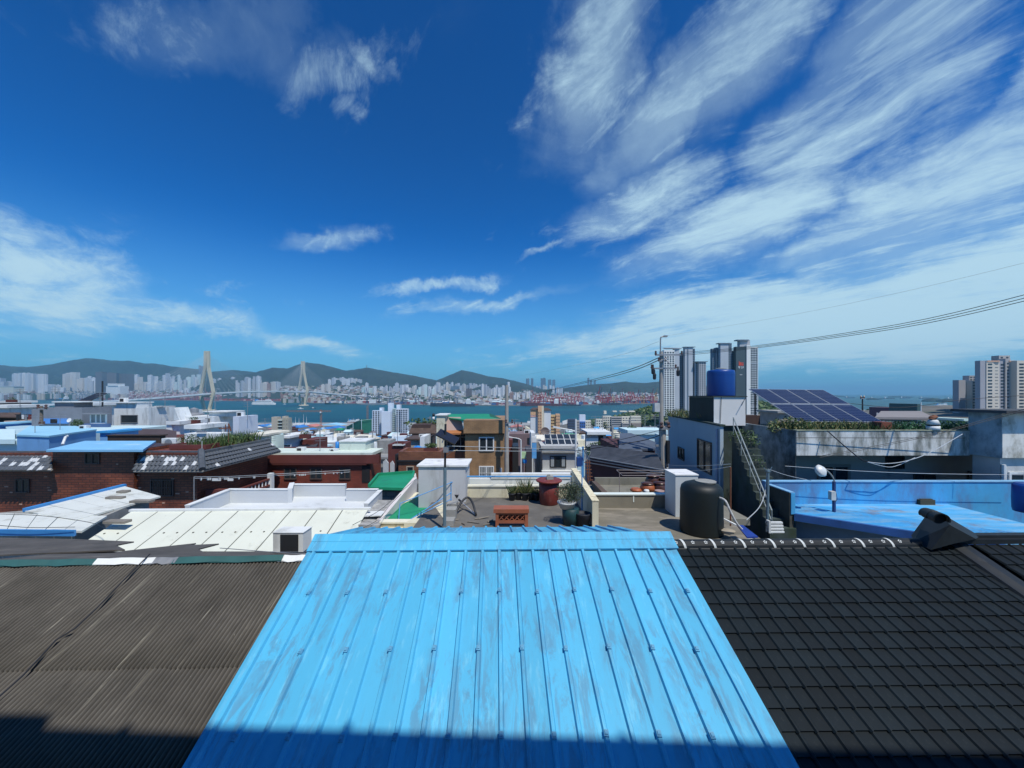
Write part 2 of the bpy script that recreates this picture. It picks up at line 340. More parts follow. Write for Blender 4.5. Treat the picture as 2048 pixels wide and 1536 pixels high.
LEAFG = [mat('leaf_grey', (.045, .075, .040), .6, .3, 3), mat('leaf_olive', (.045, .065, .03), .6, .3, 3)]
MAROON = mat('maroon_brick', (.13, .035, .028), .7, .2, 1)
BRICK_L = brick('glazed_brown_brick', (.23, .068, .034), (.15, .042, .024), (.055, .026, .02), .34, .115)
BRICK_C = brick('red_brick', (.25, .052, .03), (.19, .042, .026), (.10, .05, .04), .2, .067)
BRICK_O = brick('orange_brick', (.26, .10, .045), (.19, .068, .032), (.12, .07, .05), .2, .067)
TAN = brick('tan_tile', (.36, .215, .10), (.32, .19, .09), (.24, .15, .08), .3, .1, glaze=.6)
# ================================================================== SETTING
SEA = -55.0
def sea_material():
    m = bpy.data.materials.new('sea_water'); m.use_nodes = True; T = m.node_tree; L = T.links.new; b = T.nodes['Principled BSDF']
    b.inputs['Base Color'].default_value = (.006, .062, .085, 1); b.inputs['Roughness'].default_value = .42; b.inputs['Specular IOR Level'].default_value = .26
    tc = N(T, 'ShaderNodeTexCoord')
    def nz(sc, st):
        mp = N(T, 'ShaderNodeMapping'); mp.inputs['Scale'].default_value = st; L(tc.outputs['Object'], mp.inputs[0])
        n = N(T, 'ShaderNodeTexNoise'); n.inputs['Scale'].default_value = sc; n.inputs['Detail'].default_value = 5; L(mp.outputs[0], n.inputs[0]); return n.outputs['Fac']
    r = N(T, 'ShaderNodeValToRGB'); L(nz(.004, (.35, 1.3, 1)), r.inputs[0]); e = r.color_ramp.elements
    e[0].position = .35; e[1].position = .68; e[0].color = (.002, .046, .060, 1); e[1].color = (.006, .092, .095, 1); L(r.outputs[0], b.inputs['Base Color'])
    bp = N(T, 'ShaderNodeBump'); bp.inputs['Strength'].default_value = .5; bp.inputs['Distance'].default_value = 1.2; L(nz(.09, (1, 1, 1)), bp.inputs['Height']); L(bp.outputs[0], b.inputs['Normal'])
    return m
mb = MB(); mb.add([(-30000, 120, SEA), (30000, 120, SEA), (30000, 30000, SEA), (-30000, 30000, SEA)], [(0, 1, 2, 3)])
struct(mb, 'sea', sea_material())

def lerp_tab(t, x):
    if x <= t[0][0]: return t[0][1]
    for (a, b), (c, d) in zip(t, t[1:]):
        if x <= c: return b + (d - b) * (x - a) / (c - a)
    return t[-1][1]
ZT = [(-60, -4), (-2, -5.0), (12, -6.4), (30, -9.5), (60, -14), (110, -20), (200, -30), (350, -42), (480, -49), (600, -52.5), (640, -53.2), (660, -58)]
def bump(x, y):
    r1 = math.exp(-((x - 290) / 120) ** 2 - ((y - 560) / 130) ** 2) * 44      # wooded rise on the right
    r2 = math.exp(-((x - 420) / 130) ** 2 - ((y - 380) / 140) ** 2) * 32      # ground of the towers
    return max(r1, r2)
def tz(x, y): return lerp_tab(ZT, y) + bump(x, y)
def grid(xs, ys, fz):
    mb = MB(); n = len(xs)
    mb.add([(x, y, fz(x, y)) for y in ys for x in xs], [(j * n + i, j * n + i + 1, (j + 1) * n + i + 1, (j + 1) * n + i) for j in range(len(ys) - 1) for i in range(n - 1)])
    return mb
TERR = mat('hillside_ground', (.13, .125, .11), .95, .3, .05, dirt=(.05, .075, .03), dirt_amt=.5, dirt_scale=.03, dstretch=(1, 1, 1))
xs = [-1400, -900, -600, -450] + [-320 + 20 * i for i in range(52)] + [780, 850, 1000, 1200]
ys = [-60, -2, 4, 8, 12, 16, 22, 30, 40, 50, 60, 80, 100, 130, 160, 200, 240, 280, 320] + [350 + 20 * i for i in range(14)] + [630, 640, 660]
struct(grid(xs, ys, tz), 'hillside', TERR, True)

# far shore of the bay (px in the photograph -> distance of the waterline)
SHORE = [(-300, 3900), (0, 3700), (150, 3300), (250, 3150), (400, 2900), (560, 2600), (625, 2150), (720, 1980), (850, 1780), (1000, 1700), (1150, 1760), (1300, 2050), (1420, 2300), (1500, 2800), (1512, 3600)]
pts = [Vector((PX(p, D), D, SEA + 3.0)) for p, D in SHORE]
mb = MB(); back = [Vector((PX(p, 9500), 9500, SEA + 3)) for p in (1506, 1200, 800, 400, 0, -300)]
for a, b in zip(pts, pts[1:]):
    fa = Vector((a.x / a.y * 9500, 9500, a.z)); fb = Vector((b.x / b.y * 9500, 9500, b.z))
    mb.add([a, b, fb, fa, a - Vector((0, 0, 6)), b - Vector((0, 0, 6))], [(0, 1, 2, 3), (4, 5, 1, 0)])
struct(mb, 'far_shore', mat('quay_ground', (.20, .19, .18), .95, .3, .004, dirt=(.07, .09, .05), dirt_amt=.4, dirt_scale=.003, dstretch=(1, 1, 1)))

FOREST = mat('forest_hill', (.020, .036, .026), .95, .4, .02, dirt=(.010, .020, .016), dirt_amt=.7, dirt_scale=.008, dstretch=(1, 1, 1))
HILLS = {
 'range': (4900, 350, [(-400, 745), (-250, 722), (-150, 728), (0, 730), (30, 733), (60, 734), (100, 729), (130, 723), (172, 716), (200, 718), (220, 721), (262, 722), (290, 727), (310, 727), (345, 733), (395, 738), (430, 745), (480, 754), (540, 770)]),
 'blue': (5400, 700, [(360, 765), (400, 748), (430, 743), (465, 740), (500, 743), (560, 752), (640, 770)]),
 'centre': (4200, 1100, [(380, 775), (430, 755), (500, 748), (520, 742), (545, 735), (575, 737), (590, 731), (612, 725), (640, 728), (660, 733), (690, 741), (710, 739), (735, 735), (760, 740), (790, 745), (830, 752), (870, 760), (900, 767), (960, 780)]),
 'peak': (4500, 800, [(820, 778), (860, 766), (880, 758), (900, 750), (924, 740), (945, 744), (970, 751), (985, 754), (1003, 756), (1025, 761), (1050, 767), (1090, 780)]),
 'knoll': (3300, 700, [(930, 784), (955, 774), (985, 767), (1010, 767), (1035, 770), (1060, 776), (1090, 779), (1120, 776), (1160, 781), (1200, 786)]),
 'right': (3700, 900, [(1090, 785), (1120, 777), (1150, 773), (1180, 769), (1220, 767), (1250, 763), (1265, 765), (1290, 766), (1320, 763), (1345, 767), (1420, 772), (1480, 780), (1540, 790)]),
 'left': (4400, 150, [(-300, 735), (-200, 733), (0, 737), (18, 741), (40, 750), (75, 760), (92, 755), (110, 751), (128, 757), (150, 766)]),
}
HZ = {}
from mathutils import noise as mnoise
def hill_profile(key, px):
    D, dep, sil = HILLS[key]; return PZ(lerp_tab(sil, px), D)
for key, (D, dep, sil) in HILLS.items():
    p0, p1 = sil[0][0], sil[-1][0]; n = int((p1 - p0) / 5) + 2; mb = MB(); rows = 13; vs = []
    for j in range(-rows + 1, 5):
        t = 1 + j / (rows - 1) if j <= 0 else 1 - j / 4.2      # 0 foot .. 1 ridge
        for i in range(n):
            px = p0 + (p1 - p0) * i / (n - 1); y = D + (j / (rows - 1) if j <= 0 else j / 4.0) * dep
            zr = hill_profile(key, px); zz = SEA + (max(zr, SEA) - SEA) * (t ** 1.25)
            w = (zr - SEA) * .28 * t * (1 - abs(t) ** 4)
            zz += w * (mnoise.noise(Vector((px * .035, t * 3.2, D * .01))) + .5 * mnoise.noise(Vector((px * .11, t * 7, D * .01)))) + (mnoise.noise(Vector((px * .33, t * 9, 3))) * (zr - SEA) * .018)
            vs.append((PX(px, D) * (y / D), y, zz))
    fs = [(j * n + i, j * n + i + 1, (j + 1) * n + i + 1, (j + 1) * n + i) for j in range(rows + 3) for i in range(n - 1)]
    mb.add(vs, fs); struct(mb, 'wooded_hill', FOREST, True)
# small islands and headland out to sea on the right
mb = MB()
for px, py, D, w, h in ((1866, 790, 2600, 60, 22), (1892, 790, 2500, 34, 20), (1745, 790, 3300, 40, 16), (1800, 790, 5200, 160, 20), (1660, 790, 6000, 300, 24), (1930, 790, 2400, 60, 30)):
    mb.blob((PX(px, D), D, SEA), (w, 50, h), 12, 6, .2)
struct(mb, 'sea_islands', FOREST, True)

def haze():
    m = bpy.data.materials.new('haze_air'); m.use_nodes = True; T = m.node_tree; T.nodes.remove(T.nodes['Principled BSDF'])
    v = N(T, 'ShaderNodeVolumePrincipled'); v.inputs['Color'].default_value = (.34, .74, 1.0, 1); v.inputs['Density'].default_value = HAZE_DENS; v.inputs['Anisotropy'].default_value = 0.1
    T.links.new(v.outputs[0], T.nodes['Material Output'].inputs['Volume'])
    mb = MB(); mb.box(-31000, -400, -61, 31000, 31000, 420); o = mb.build('haze', m); o['kind'] = 'stuff'
HAZE_DENS = 0.00009
haze()
# ================================================================== FOREGROUND ROOFS
def paint_roof_material(name, base, dark, light, axis_stretch):
    m = bpy.data.materials.new(name); m.use_nodes = True; T = m.node_tree; L = T.links.new; b = T.nodes['Principled BSDF']
    b.inputs['Roughness'].default_value = .5; b.inputs['Specular IOR Level'].default_value = .35
    tc = N(T, 'ShaderNodeTexCoord'); oi = N(T, 'ShaderNodeObjectInfo')
    off = N(T, 'ShaderNodeVectorMath', operation='ADD'); L(tc.outputs['Object'], off.inputs[0]); off.inputs[1].default_value = (0, 0, 0)
    def nz(sc, st, det=6, rg=.65, o=0, dist=0):
        mp = N(T, 'ShaderNodeMapping'); mp.inputs['Scale'].default_value = st; mp.inputs['Location'].default_value = (o, o * 1.3, o * .7); L(off.outputs[0], mp.inputs[0])
        n = N(T, 'ShaderNodeTexNoise'); n.inputs['Scale'].default_value = sc; n.inputs['Detail'].default_value = det; n.inputs['Roughness'].default_value = rg; n.inputs['Distortion'].default_value = dist
        L(mp.outputs[0], n.inputs[0]); return n.outputs['Fac']
    def ramp(f, a, b_, hi=1.0):
        mr = N(T, 'ShaderNodeMapRange', interpolation_type='SMOOTHSTEP'); L(f, mr.inputs[0]); mr.inputs[1].default_value = a; mr.inputs[2].default_value = b_; mr.inputs[4].default_value = hi; return mr.outputs[0]
    def mix(f, A, c):
        mx = N(T, 'ShaderNodeMix', data_type='RGBA'); L(f, mx.inputs['Factor'])
        if isinstance(A, tuple): mx.inputs['A'].default_value = (*A, 1)
        else: L(A, mx.inputs['A'])
        mx.inputs['B'].default_value = (*c, 1); return mx.outputs['Result']
    def mul(a, b_):
        n = N(T, 'ShaderNodeMath', operation='MULTIPLY'); L(a, n.inputs[0]); L(b_, n.inputs[1]); return n.outputs[0]
    zones = ramp(nz(2.6, (1, .5, .5), 5, .6, 0), .38, .56)
    cur = mix(mul(ramp(nz(7.5, axis_stretch, 9, .76, 2.1, .8), .46, .58, .9), zones), base, dark)
    cur = mix(ramp(nz(12.0, axis_stretch, 7, .7, 7.7), .54, .68, .55), cur, light)
    cur = mix(ramp(nz(14.0, (1, .5, .5), 6, .7, 4.4), .66, .74, .4), cur, tuple(c * .7 for c in dark))
    q = N(T, 'ShaderNodeMapRange'); L(oi.outputs['Random'], q.inputs[0]); q.inputs[3].default_value = .9; q.inputs[4].default_value = 1.08
    sv = N(T, 'ShaderNodeVectorMath', operation='SCALE'); L(cur, sv.inputs[0]); L(q.outputs[0], sv.inputs['Scale'])
    L(sv.outputs[0], b.inputs['Base Color'])
    bp = N(T, 'ShaderNodeBump'); bp.inputs['Strength'].default_value = .22; bp.inputs['Distance'].default_value = .004; L(nz(7, axis_stretch, 6, .7, 1), bp.inputs['Height']); L(bp.outputs[0], b.inputs['Normal'])
    return m
SKYROOF = paint_roof_material('sky_blue_roof_paint', (.082, .43, .68), (.095, .29, .45), (.18, .55, .75), (1.0, .2, .2))

class Plane:
    """sloping roof: o on the ridge, u along it, v down the slope"""
    def __init__(s, o, u, v): s.o = Vector(o); s.u = Vector(u).normalized(); s.v = Vector(v).normalized(); s.n = s.u.cross(s.v); s.n = -s.n if s.n.z < 0 else s.n; s.n.normalize()
    def p(s, a, b, h=0): return s.o + s.u * a + s.v * b + s.n * h

def sweep(mb, pl, prof, b0, b1, a0=0, nb=1, th=0.004):
    """profile (a, h) swept down the slope"""
    k = len(prof); vs = []
    for j in range(nb + 1):
        b = b0 + (b1 - b0) * j / nb
        vs += [pl.p(a0 + a, b, h) for a, h in prof]
    fs = [(j * k + i, (j + 1) * k + i, (j + 1) * k + i + 1, j * k + i + 1) for j in range(nb) for i in range(k - 1)]
    # lip at the lower end
    vs += [pl.p(a0 + a, b1, h - .02) for a, h in prof]; q = nb * k
    fs += [(q + i, q + k + i, q + k + i + 1, q + i + 1) for i in range(k - 1)]
    return mb.add(vs, fs)

def blue_house():
    A = Vector((PX(637, 5.07), 5.07, -1.90)); B = Vector((PX(1334, 5.163), 5.163, -1.90))
    u = (B - A); Lr = u.length; pl = Plane(A, u, (.043, -1, -.43))
    t = thing('house', (A + B) / 2 + Vector((0, 0, -4)), 'low house with the bright sky blue ribbed metal roof right in front of the viewer', 'house')
    s = .2115; a0 = .035; n = int((Lr - .07) / s)
    rb = [a0 + i * s for i in range(n + 1)]
    for i in range(n):
        prof = [(-.005, .002), (.005, .030), (.032, .030), (.044, .0), (s * .5, rnd.uniform(-.0015, .0015)), (s - .002, .0)]
        mb = MB(); sweep(mb, pl, prof, .02, 3.45 + rnd.uniform(-.01, .01), rb[i], 5); o = mb.build('roof_panel', SKYROOF, t)
    mb = MB()   # right hand verge
    sweep(mb, pl, [(-.008, -.002), (0, .026), (.028, .028), (.036, .0), (.09, -.001), (Lr - rb[-1] + .012, .012), (Lr - rb[-1] + .012, -.10)], .02, 3.45, rb[-1], 5); mb.build('verge_trim', SKYROOF, t)
    mb = MB(); sweep(mb, pl, [(-.03, -.11), (-.03, .014), (.0, .016), (a0 - .004, .0)], .02, 3.45, 0, 5); mb.build('verge_trim', SKYROOF, t)
    # folded ridge cap in two lengths
    back = Plane(A, u, (-.043, 1, -.268))
    for q0, q1 in ((-.035, Lr * .517), (Lr * .517 - .012, Lr + .035)):
        lift = .002 if q0 > 0 else 0
        pr = [(back, .14, .035), (pl, .0, .062), (pl, .11, .046), (pl, .118, .038), (pl, .13, .040), (pl, .262, .034), (pl, .264, .012)]
        mb = MB(); k = len(pr); vs = [P_.p(q, b, h + lift) for q in (q0, q1) for P_, b, h in pr]
        vs += [P_.p(q, b, min(h, .03) - .045) for q in (q0, q1) for P_, b, h in pr]
        fs = [(i, i + 1, k + i + 1, k + i) for i in range(k - 1)] + [(i, 2 * k + i, 2 * k + i + 1, i + 1) for i in range(k - 1)] + [(k + i, k + i + 1, 3 * k + i + 1, 3 * k + i) for i in range(k - 1)]
        mb.add(vs, fs); mb.build('ridge_cap', SKYROOF, t)
    # the slope beyond the ridge
    for i in range(n):
        prof = [(-.004, .002), (.004, .026), (.032, .026), (.042, .0), (s - .002, .0)]
        mb = MB(); sweep(mb, back, prof, .05, 1.55, rb[i], 1); mb.build('rear_roof_panel', SKYROOF, t)
    # fixing clips on the ribs
    me = MB(); me.box(-.019, -.024, 0, .019, .024, .016); me.box(-.011, -.014, .016, .011, .014, .024); clip = me.mesh('clip', mat('clip_paint', (.10, .33, .52), .6, .2, 20, dirt=(.12, .10, .09), dirt_amt=.5, dirt_scale=30))
    for yy, k0 in ((1184, 1), (1300, 2), (1474, 1)):
        tt = (yy - HY) / F; Y = (1.9 + .43 * 5.12) / (tt + .43); b = (5.12 - Y) / abs(pl.v.y)
        for i in range(k0, n + 1, 2):
            if rnd.random() < .06: continue
            c = pl.p(rb[i] + .017, b + rnd.uniform(-.02, .02) + .02 * (i / n), .0295)
            o = inst(clip, 'clip', t, c); o.rotation_euler = (math.atan(.43), 0, R(-2 + rnd.uniform(-6, 6)))
    mb = MB(); p = [pl.p(.15, .3), pl.p(Lr - .15, .3), pl.p(Lr - .15, 3.2), pl.p(.15, 3.2)]
    mb.box(A.x + .15, 2.6, -5.6, B.x - .15, 6.4, -3.35); mb.build('wall', CONCL, t)
blue_house()

def grey_roof():
    o = Vector((PX(615, 4.995), 4.995, -2.15)); l = Vector((PX(0, 4.83), 4.83, -2.15))
    pl = Plane(o, l - o, (.046, -1, -.38))          # u runs to the left here
    if pl.n.z < 0: pl.n = -pl.n
    t = thing('house', (o + l) / 2 + Vector((0, 0, -4)), 'low house under dark weathered grey corrugated roof sheets left of the sky blue roof', 'house')
    m = bpy.data.materials.new('old_cement_sheet'); m.use_nodes = True; T = m.node_tree; L = T.links.new; b = T.nodes['Principled BSDF']; b.inputs['Roughness'].default_value = .9; b.inputs['Specular IOR Level'].default_value = .2
    tc = N(T, 'ShaderNodeTexCoord')
    def nz(sc, st, off, det=6):
        mp = N(T, 'ShaderNodeMapping'); mp.inputs['Scale'].default_value = st; mp.inputs['Location'].default_value = (off, off, off); L(tc.outputs['Object'], mp.inputs[0])
        n = N(T, 'ShaderNodeTexNoise'); n.inputs['Scale'].default_value = sc; n.inputs['Detail'].default_value = det; n.inputs['Roughness'].default_value = .68; L(mp.outputs[0], n.inputs[0]); return n.outputs['Fac']
    r = N(T, 'ShaderNodeValToRGB'); L(nz(1.2, (1, 1, 1), 0), r.inputs[0]); e = r.color_ramp.elements; e[0].position = .35; e[1].position = .68; e[0].color = (.058, .055, .050, 1); e[1].color = (.104, .098, .089, 1)
    cur = r.outputs[0]
    for f, a, b_, hi, c in ((nz(17, (1, .035, .035), 3.3), .58, .72, .8, (.23, .22, .19)), (nz(26, (1, .9, 1), 8.8), .67, .74, .7, (.30, .29, .25)), (nz(11, (1, .15, .15), 5.1), .56, .7, .6, (.045, .042, .04))):
        mr = N(T, 'ShaderNodeMapRange', interpolation_type='SMOOTHSTEP'); L(f, mr.inputs[0]); mr.inputs[1].default_value = a; mr.inputs[2].default_value = b_; mr.inputs[4].default_value = hi
        mx = N(T, 'ShaderNodeMix', data_type='RGBA'); L(mr.outputs[0], mx.inputs['Factor']); L(cur, mx.inputs['A']); mx.inputs['B'].default_value = (*c, 1); cur = mx.outputs['Result']
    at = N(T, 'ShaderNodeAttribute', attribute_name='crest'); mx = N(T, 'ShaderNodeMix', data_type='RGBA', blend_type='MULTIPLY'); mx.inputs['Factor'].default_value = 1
    cr = N(T, 'ShaderNodeValToRGB'); cr.color_ramp.elements[0].color = (.55, .54, .52, 1); cr.color_ramp.elements[1].color = (1.45, 1.42, 1.36, 1); L(at.outputs['Fac'], cr.inputs[0])    # crests paler, valleys darker, so the corrugation reads
    L(cur, mx.inputs['A']); L(cr.outputs[0], mx.inputs['B']); L(mx.outputs['Result'], b.inputs['Base Color'])
    per = .044; waves = 18; w = per * waves
    rows = ((.0, 1.36), (1.26, 2.16), (2.06, 3.1)); h0 = .0
    for ri, (b0, b1) in enumerate(rows):
        for c in range(-1, 8):
            mb = MB(); k = waves * 6 + 1; vs = []; jit = rnd.uniform(-.02, .02); lift = rnd.uniform(0, .004)
            bb = [b0, b0 + (b1 - b0) * .33, b0 + (b1 - b0) * .66, b1 + jit]
            for q, bq in enumerate(bb):
                for i in range(k):
                    a = c * (w - per * .0) + per * i / 6 - .1
                    # sheets of a lower row slip under the row above
                    vs.append(pl.p(a, bq, .0115 * math.cos(2 * math.pi * i / 6) + .012 * (q / 3) + lift - .004))
            fs = [(q * k + i, q * k + i + 1, (q + 1) * k + i + 1, (q + 1) * k + i) for q in range(3) for i in range(k - 1)]
            nv = len(vs)
            vs += [pl.p(c * w + per * i / 6 - .1, bb[-1], .0115 * math.cos(2 * math.pi * i / 6) - .004) for i in range(k)]
            fs += [(3 * k + i, 3 * k + i + 1, nv + i + 1, nv + i) for i in range(k - 1)]
            if min((pl.p(c * w + f * w, b0).x / pl.p(c * w, b0).y) for f in (0, 1)) > -0.2: pass
            # trim what would run under the blue house
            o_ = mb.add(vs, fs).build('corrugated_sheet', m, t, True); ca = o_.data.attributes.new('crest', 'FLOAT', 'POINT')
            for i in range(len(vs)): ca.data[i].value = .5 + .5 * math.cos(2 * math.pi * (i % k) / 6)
    # strips of sheet metal closing the ridge
    teal = mat('teal_sheet', (.03, .105, .10), .55, .2, 3); strips = [(0, .36, WHITE), (.30, 1.66, teal), (1.62, 1.98, STEEL), (1.90, 2.62, WHITE), (2.58, 3.35, teal), (3.3, 4.4, teal)]
    for i, (a0, a1, mm) in enumerate(strips):
        mb = MB(); seg = 5; vs = []
        for j in range(seg + 1):
            a = a0 + (a1 - a0) * j / seg; sg = .006 * math.sin(j * 1.9 + i); z = .022 + .004 * (i % 2)
            vs += [pl.p(a, -.13, -.06 + sg), pl.p(a, -.03, z + .02 + sg), pl.p(a, .05 + rnd.uniform(-.015, .02), z + sg), pl.p(a, .05, z - .012 + sg)]
        mb.add(vs, [(j * 4 + q, j * 4 + q + 1, j * 4 + q + 5, j * 4 + q + 4) for j in range(seg) for q in range(3)])
        mb.build('ridge_strip', mm, t)
    mb = MB()
    mb.box(l.x - 1.2, 2.5, -6, o.x - .05, 6.2, -3.6); mb.build('wall', CONC, t)
    # slope beyond the ridge: patched flat sheets
    old = mat('old_felt', (.085, .078, .07), .9, .3, 2, dirt=(.2, .18, .15), dirt_amt=.3)
    mb = MB(); mb.slab([pl.p(-.1, -.1, -.07), pl.p(4.6, -.1, -.07), Vector((-8.6, 7.6, -3.12)), Vector((-3.2, 7.6, -3.12))], .04); mb.build('rear_roof', old, t)
    for P in (((-60, 1074, 8.2), (150, 1078, 8.3), (268, 1083, 8.3), (232, 1090, 7.7), (250, 1099, 7.2), (-60, 1112, 6.4)), ((236, 1103, 7.0), (392, 1086, 8.0), (380, 1090, 7.8), (438, 1087, 8.0), (396, 1098, 7.2), (425, 1112, 6.5), (200, 1115, 6.4))):
        mb = MB(); mb.slab([W(*p) for p in P], .025); mb.build('patch_sheet', old, t)
    # black cable lying on the sheets
    pathpx = [(300, 1108), (262, 1145), (195, 1215), (150, 1257), (112, 1280), (80, 1315), (45, 1352), (0, 1392), (-60, 1450)]
    path = []
    for px, py in pathpx:
        d = Vector(((px - CX) / F, 1, (HY - py) / F)); q = (pl.o + pl.n * .055 - Vector((0, 0, 0))).dot(pl.n) / d.dot(pl.n); path.append(d * q)
    solo(MB().tube(path, .0075, 6), 'cable', WIRE, 'black cable running down over the grey corrugated roof', 'cable')
grey_roof()

def black_roof():
    o = Vector((2.125, 5.12, -2.0)); pl = Plane(o, (1, .015, 0), (.043, -1, -.43))
    t = thing('house', o + Vector((2, -1, -4)), 'low house with black stamped tile roof right of the sky blue roof', 'house')
    BT = mat('black_tile_paint', (.0055, .0105, .0138), .62, .25, 2.5, dirt=(.016, .023, .027), dirt_amt=.5, dirt_scale=5, dstretch=(1, 1, 1), spec=.2, rv=.28, rust=((.06, .065, .06), .12, 26))
    BR = mat('black_ridge_paint', (.014, .018, .021), .55, .25, 4, dirt=(.035, .038, .04), dirt_amt=.3, dirt_scale=5, spec=.3)
    w, h = .155, .170
    def tile(mb, f):
        pr = [(0, .0), (.014, .017), (.032, .017), (.046, .002), (w + .003, .001)]; k = len(pr); lipj = (.0, .0, .012, .018, .018)
        vs = [f(a, -.012, hh - .006) for a, hh in pr] + [f(a, h + .004 - lipj[i], hh + .009) for i, (a, hh) in enumerate(pr)] + [f(a, h + .004 - lipj[i], hh - .010) for i, (a, hh) in enumerate(pr)]
        return mb.add(vs, [(i, k + i, k + i + 1, i + 1) for i in range(k - 1)] + [(k + i, 2 * k + i, 2 * k + i + 1, k + i + 1) for i in range(k - 1)])
    base = MB(); tile(base, lambda a, b, hh: pl.u * a + pl.v * b + pl.n * hh); me = base.mesh('tile', BT)
    spots = []
    for i in range(-1, 34):
        for j in range(17):
            a = i * w; b = .06 + j * h; p = pl.p(a, b)
            if 3.70 < a < 3.92: continue
            px = CX + F * (p.x + w * .5) / p.y; py = HY - F * p.z / p.y
            if px > 2110 or py > 1600 or (a < -.05): continue
            ok = True
            spots.append((p.length, a, b))
    spots.sort(); far = MB()
    for k, (d, a, b) in enumerate(spots):
        if k < 300: inst(me, 'tile', t, pl.p(a, b, rnd.uniform(0, .0015)))
        else:
            P0 = pl.p(a, b); tile(far, lambda x, y, hh: P0 + pl.u * x + pl.v * y + pl.n * hh)
    if far.f: far.build('tile_field', BT, t)['kind'] = 'stuff'
    mb = MB(); mb.slab([pl.p(-.02, .02, -.03), pl.p(5.6, .02, -.03), pl.p(5.6, 3.4, -.03), pl.p(-.02, 3.4, -.03)], .05); mb.build('roof_deck', BT, t)
    # rolled ridge in overlapping lengths
    def ridge_roll(q0, q1, r, rise, name='ridge_tile', lift=0):
        mb = MB(); k = 9; vs = []
        for q in (q0, q1):
            for i in range(k):
                th = math.pi * (i / (k - 1)); vs.append(pl.o + pl.u * q + Vector((0, -math.cos(th) * r, math.sin(th) * r * 1.0 + rise - .03 + lift)))
            vs += [pl.o + pl.u * q + Vector((0, -r - .045, rise - .075 + lift)), pl.o + pl.u * q + Vector((0, r + .02, rise - .075 + lift))]
        n_ = k + 2; order = [k] + list(range(k)) + [k + 1]
        mb.add(vs, [(order[i], order[i + 1], n_ + order[i + 1], n_ + order[i]) for i in range(n_ - 1)] + [list(order)[::-1], [n_ + q for q in order]])
        return mb.build(name, BR, t, False)
    for i in range(3): ridge_roll(.0 + i * 1.10 - .02, 1.10 * (i + 1) + .02, .082 + .002 * (i % 2), .0)
    ridge_roll(3.3, 3.56, .083, .0)
    # white arched stripes and five petalled flowers painted on the roll
    WP = mat('white_print', (.58, .62, .62), .6, .05)
    def on_roll(q, th, r=.0845): return pl.o + pl.u * q + Vector((0, -math.cos(th) * r, math.sin(th) * r - .03))
    for i in range(8):
        x = PX(1366 + i * 60.3 - 0, 5.05); q = x - pl.o.x
        mb = MB(); vs = []
        for th in [R(2 + 14 * j) for j in range(9)]: vs += [on_roll(q + .016 - .03 * th / 1.5, th, .0865), on_roll(q + .046 - .03 * th / 1.5, th, .0865)]
        mb.add(vs, [(2 * j, 2 * j + 1, 2 * j + 3, 2 * j + 2) for j in range(8)]); mb.build('stripe', WP, t)
    for i in range(8):
        for dx in (-17, 17):
            x = PX(1366 + i * 60.3 + 4 + dx, 5.05); q = x - pl.o.x; mb = MB(); th0 = R(52)
            for kq in range(5):
                an = 2 * math.pi * kq / 5 + .3; ring = []
                for j in range(7):
                    e = 2 * math.pi * j / 7; cx_ = math.cos(an) * .016 + math.cos(e) * .008; cy_ = math.sin(an) * .016 + math.sin(e) * .008
                    ring.append(on_roll(q + cx_, th0 + cy_ / .085, .0868))
                mb.add(ring, [list(range(7))])
            mb.build('flower_mark', WP, t)
    # peak ornament: two folded wings rising to an arched end roll
    def at(px, py, Y): return W(px, py, Y)
    mb = MB()
    L0, L1, L2 = at(1828, 1082, 5.2), at(1862, 1100, 4.98), at(1876, 1040, 5.02); T0 = at(1885, 1028, 5.25); T1 = at(1900, 1050, 4.98); R0 = at(1960, 1072, 5.25); R1 = at(1952, 1078, 5.0); Mb = at(1905, 1088, 4.98)
    mb.add([L0, L1, T1, T0, R1, R0, Mb], [(0, 1, 2, 3), (3, 2, 4, 5), (1, 6, 2), (6, 4, 2)])
    bk = [p + Vector((dx, .25, -.02)) for p, dx in ((L0, .22), (T0, .1), (R0, 0))]; mb.add([L0, T0, R0] + bk, [(0, 1, 4, 3), (1, 2, 5, 4)]); mb.build('peak_wing', BR, t)
    c0 = at(1884, 1040, 4.9); mb = MB(); ax = (at(1912, 1052, 5.32) - c0); n_ = 12; vs = []
    ax = Vector((.16, .34, -.02)); e1 = Vector((1, -.47, 0)).normalized(); e2 = Vector((0, 0, 1))
    for (rr, s_) in ((.070, 0), (.084, 0), (.084, .28), (.076, .30), (.076, .42), (.084, .44), (.084, .72), (.077, .74), (.077, 1)):
        for i in range(n_ + 1):
            th = math.pi * (-.12 + 1.24 * i / n_); vs.append(c0 + ax * s_ + e1 * math.cos(th) * rr + e2 * math.sin(th) * rr)
    k = n_ + 1; mb.add(vs, [(j * k + i, j * k + i + 1, (j + 1) * k + i + 1, (j + 1) * k + i) for j in range(8) for i in range(n_)])
    vv = [c0 + ax * .22 + e1 * math.cos(2 * math.pi * i / 14) * .068 + e2 * math.sin(2 * math.pi * i / 14) * .068 for i in range(14)]; mb.add(vv, [list(range(14))])
    mb.build('peak_roll', BR, t)
    # broad seam flashing running down the slope
    mb = MB(); sweep(mb, pl, [(3.66, .0), (3.68, .03), (3.72, .032), (3.80, .045), (3.88, .034), (3.92, .030), (3.94, .0)], .0, 3.0, 0, 4); mb.build('seam_flashing', BR, t)
    mb = MB(); a, b = pl.p(3.86, -.03, .03), pl.p(6.2, -.03, .03)
    for z0, z1, y0, y1 in ((-.05, .012, -.07, .10), (.012, .05, -.02, .08)): mb.slab([a + Vector((0, y0, z1)), b + Vector((0, y0, z1)), b + Vector((0, y1, z1)), a + Vector((0, y1, z1))], z1 - z0)
    mb.build('ridge_flashing', BR, t)
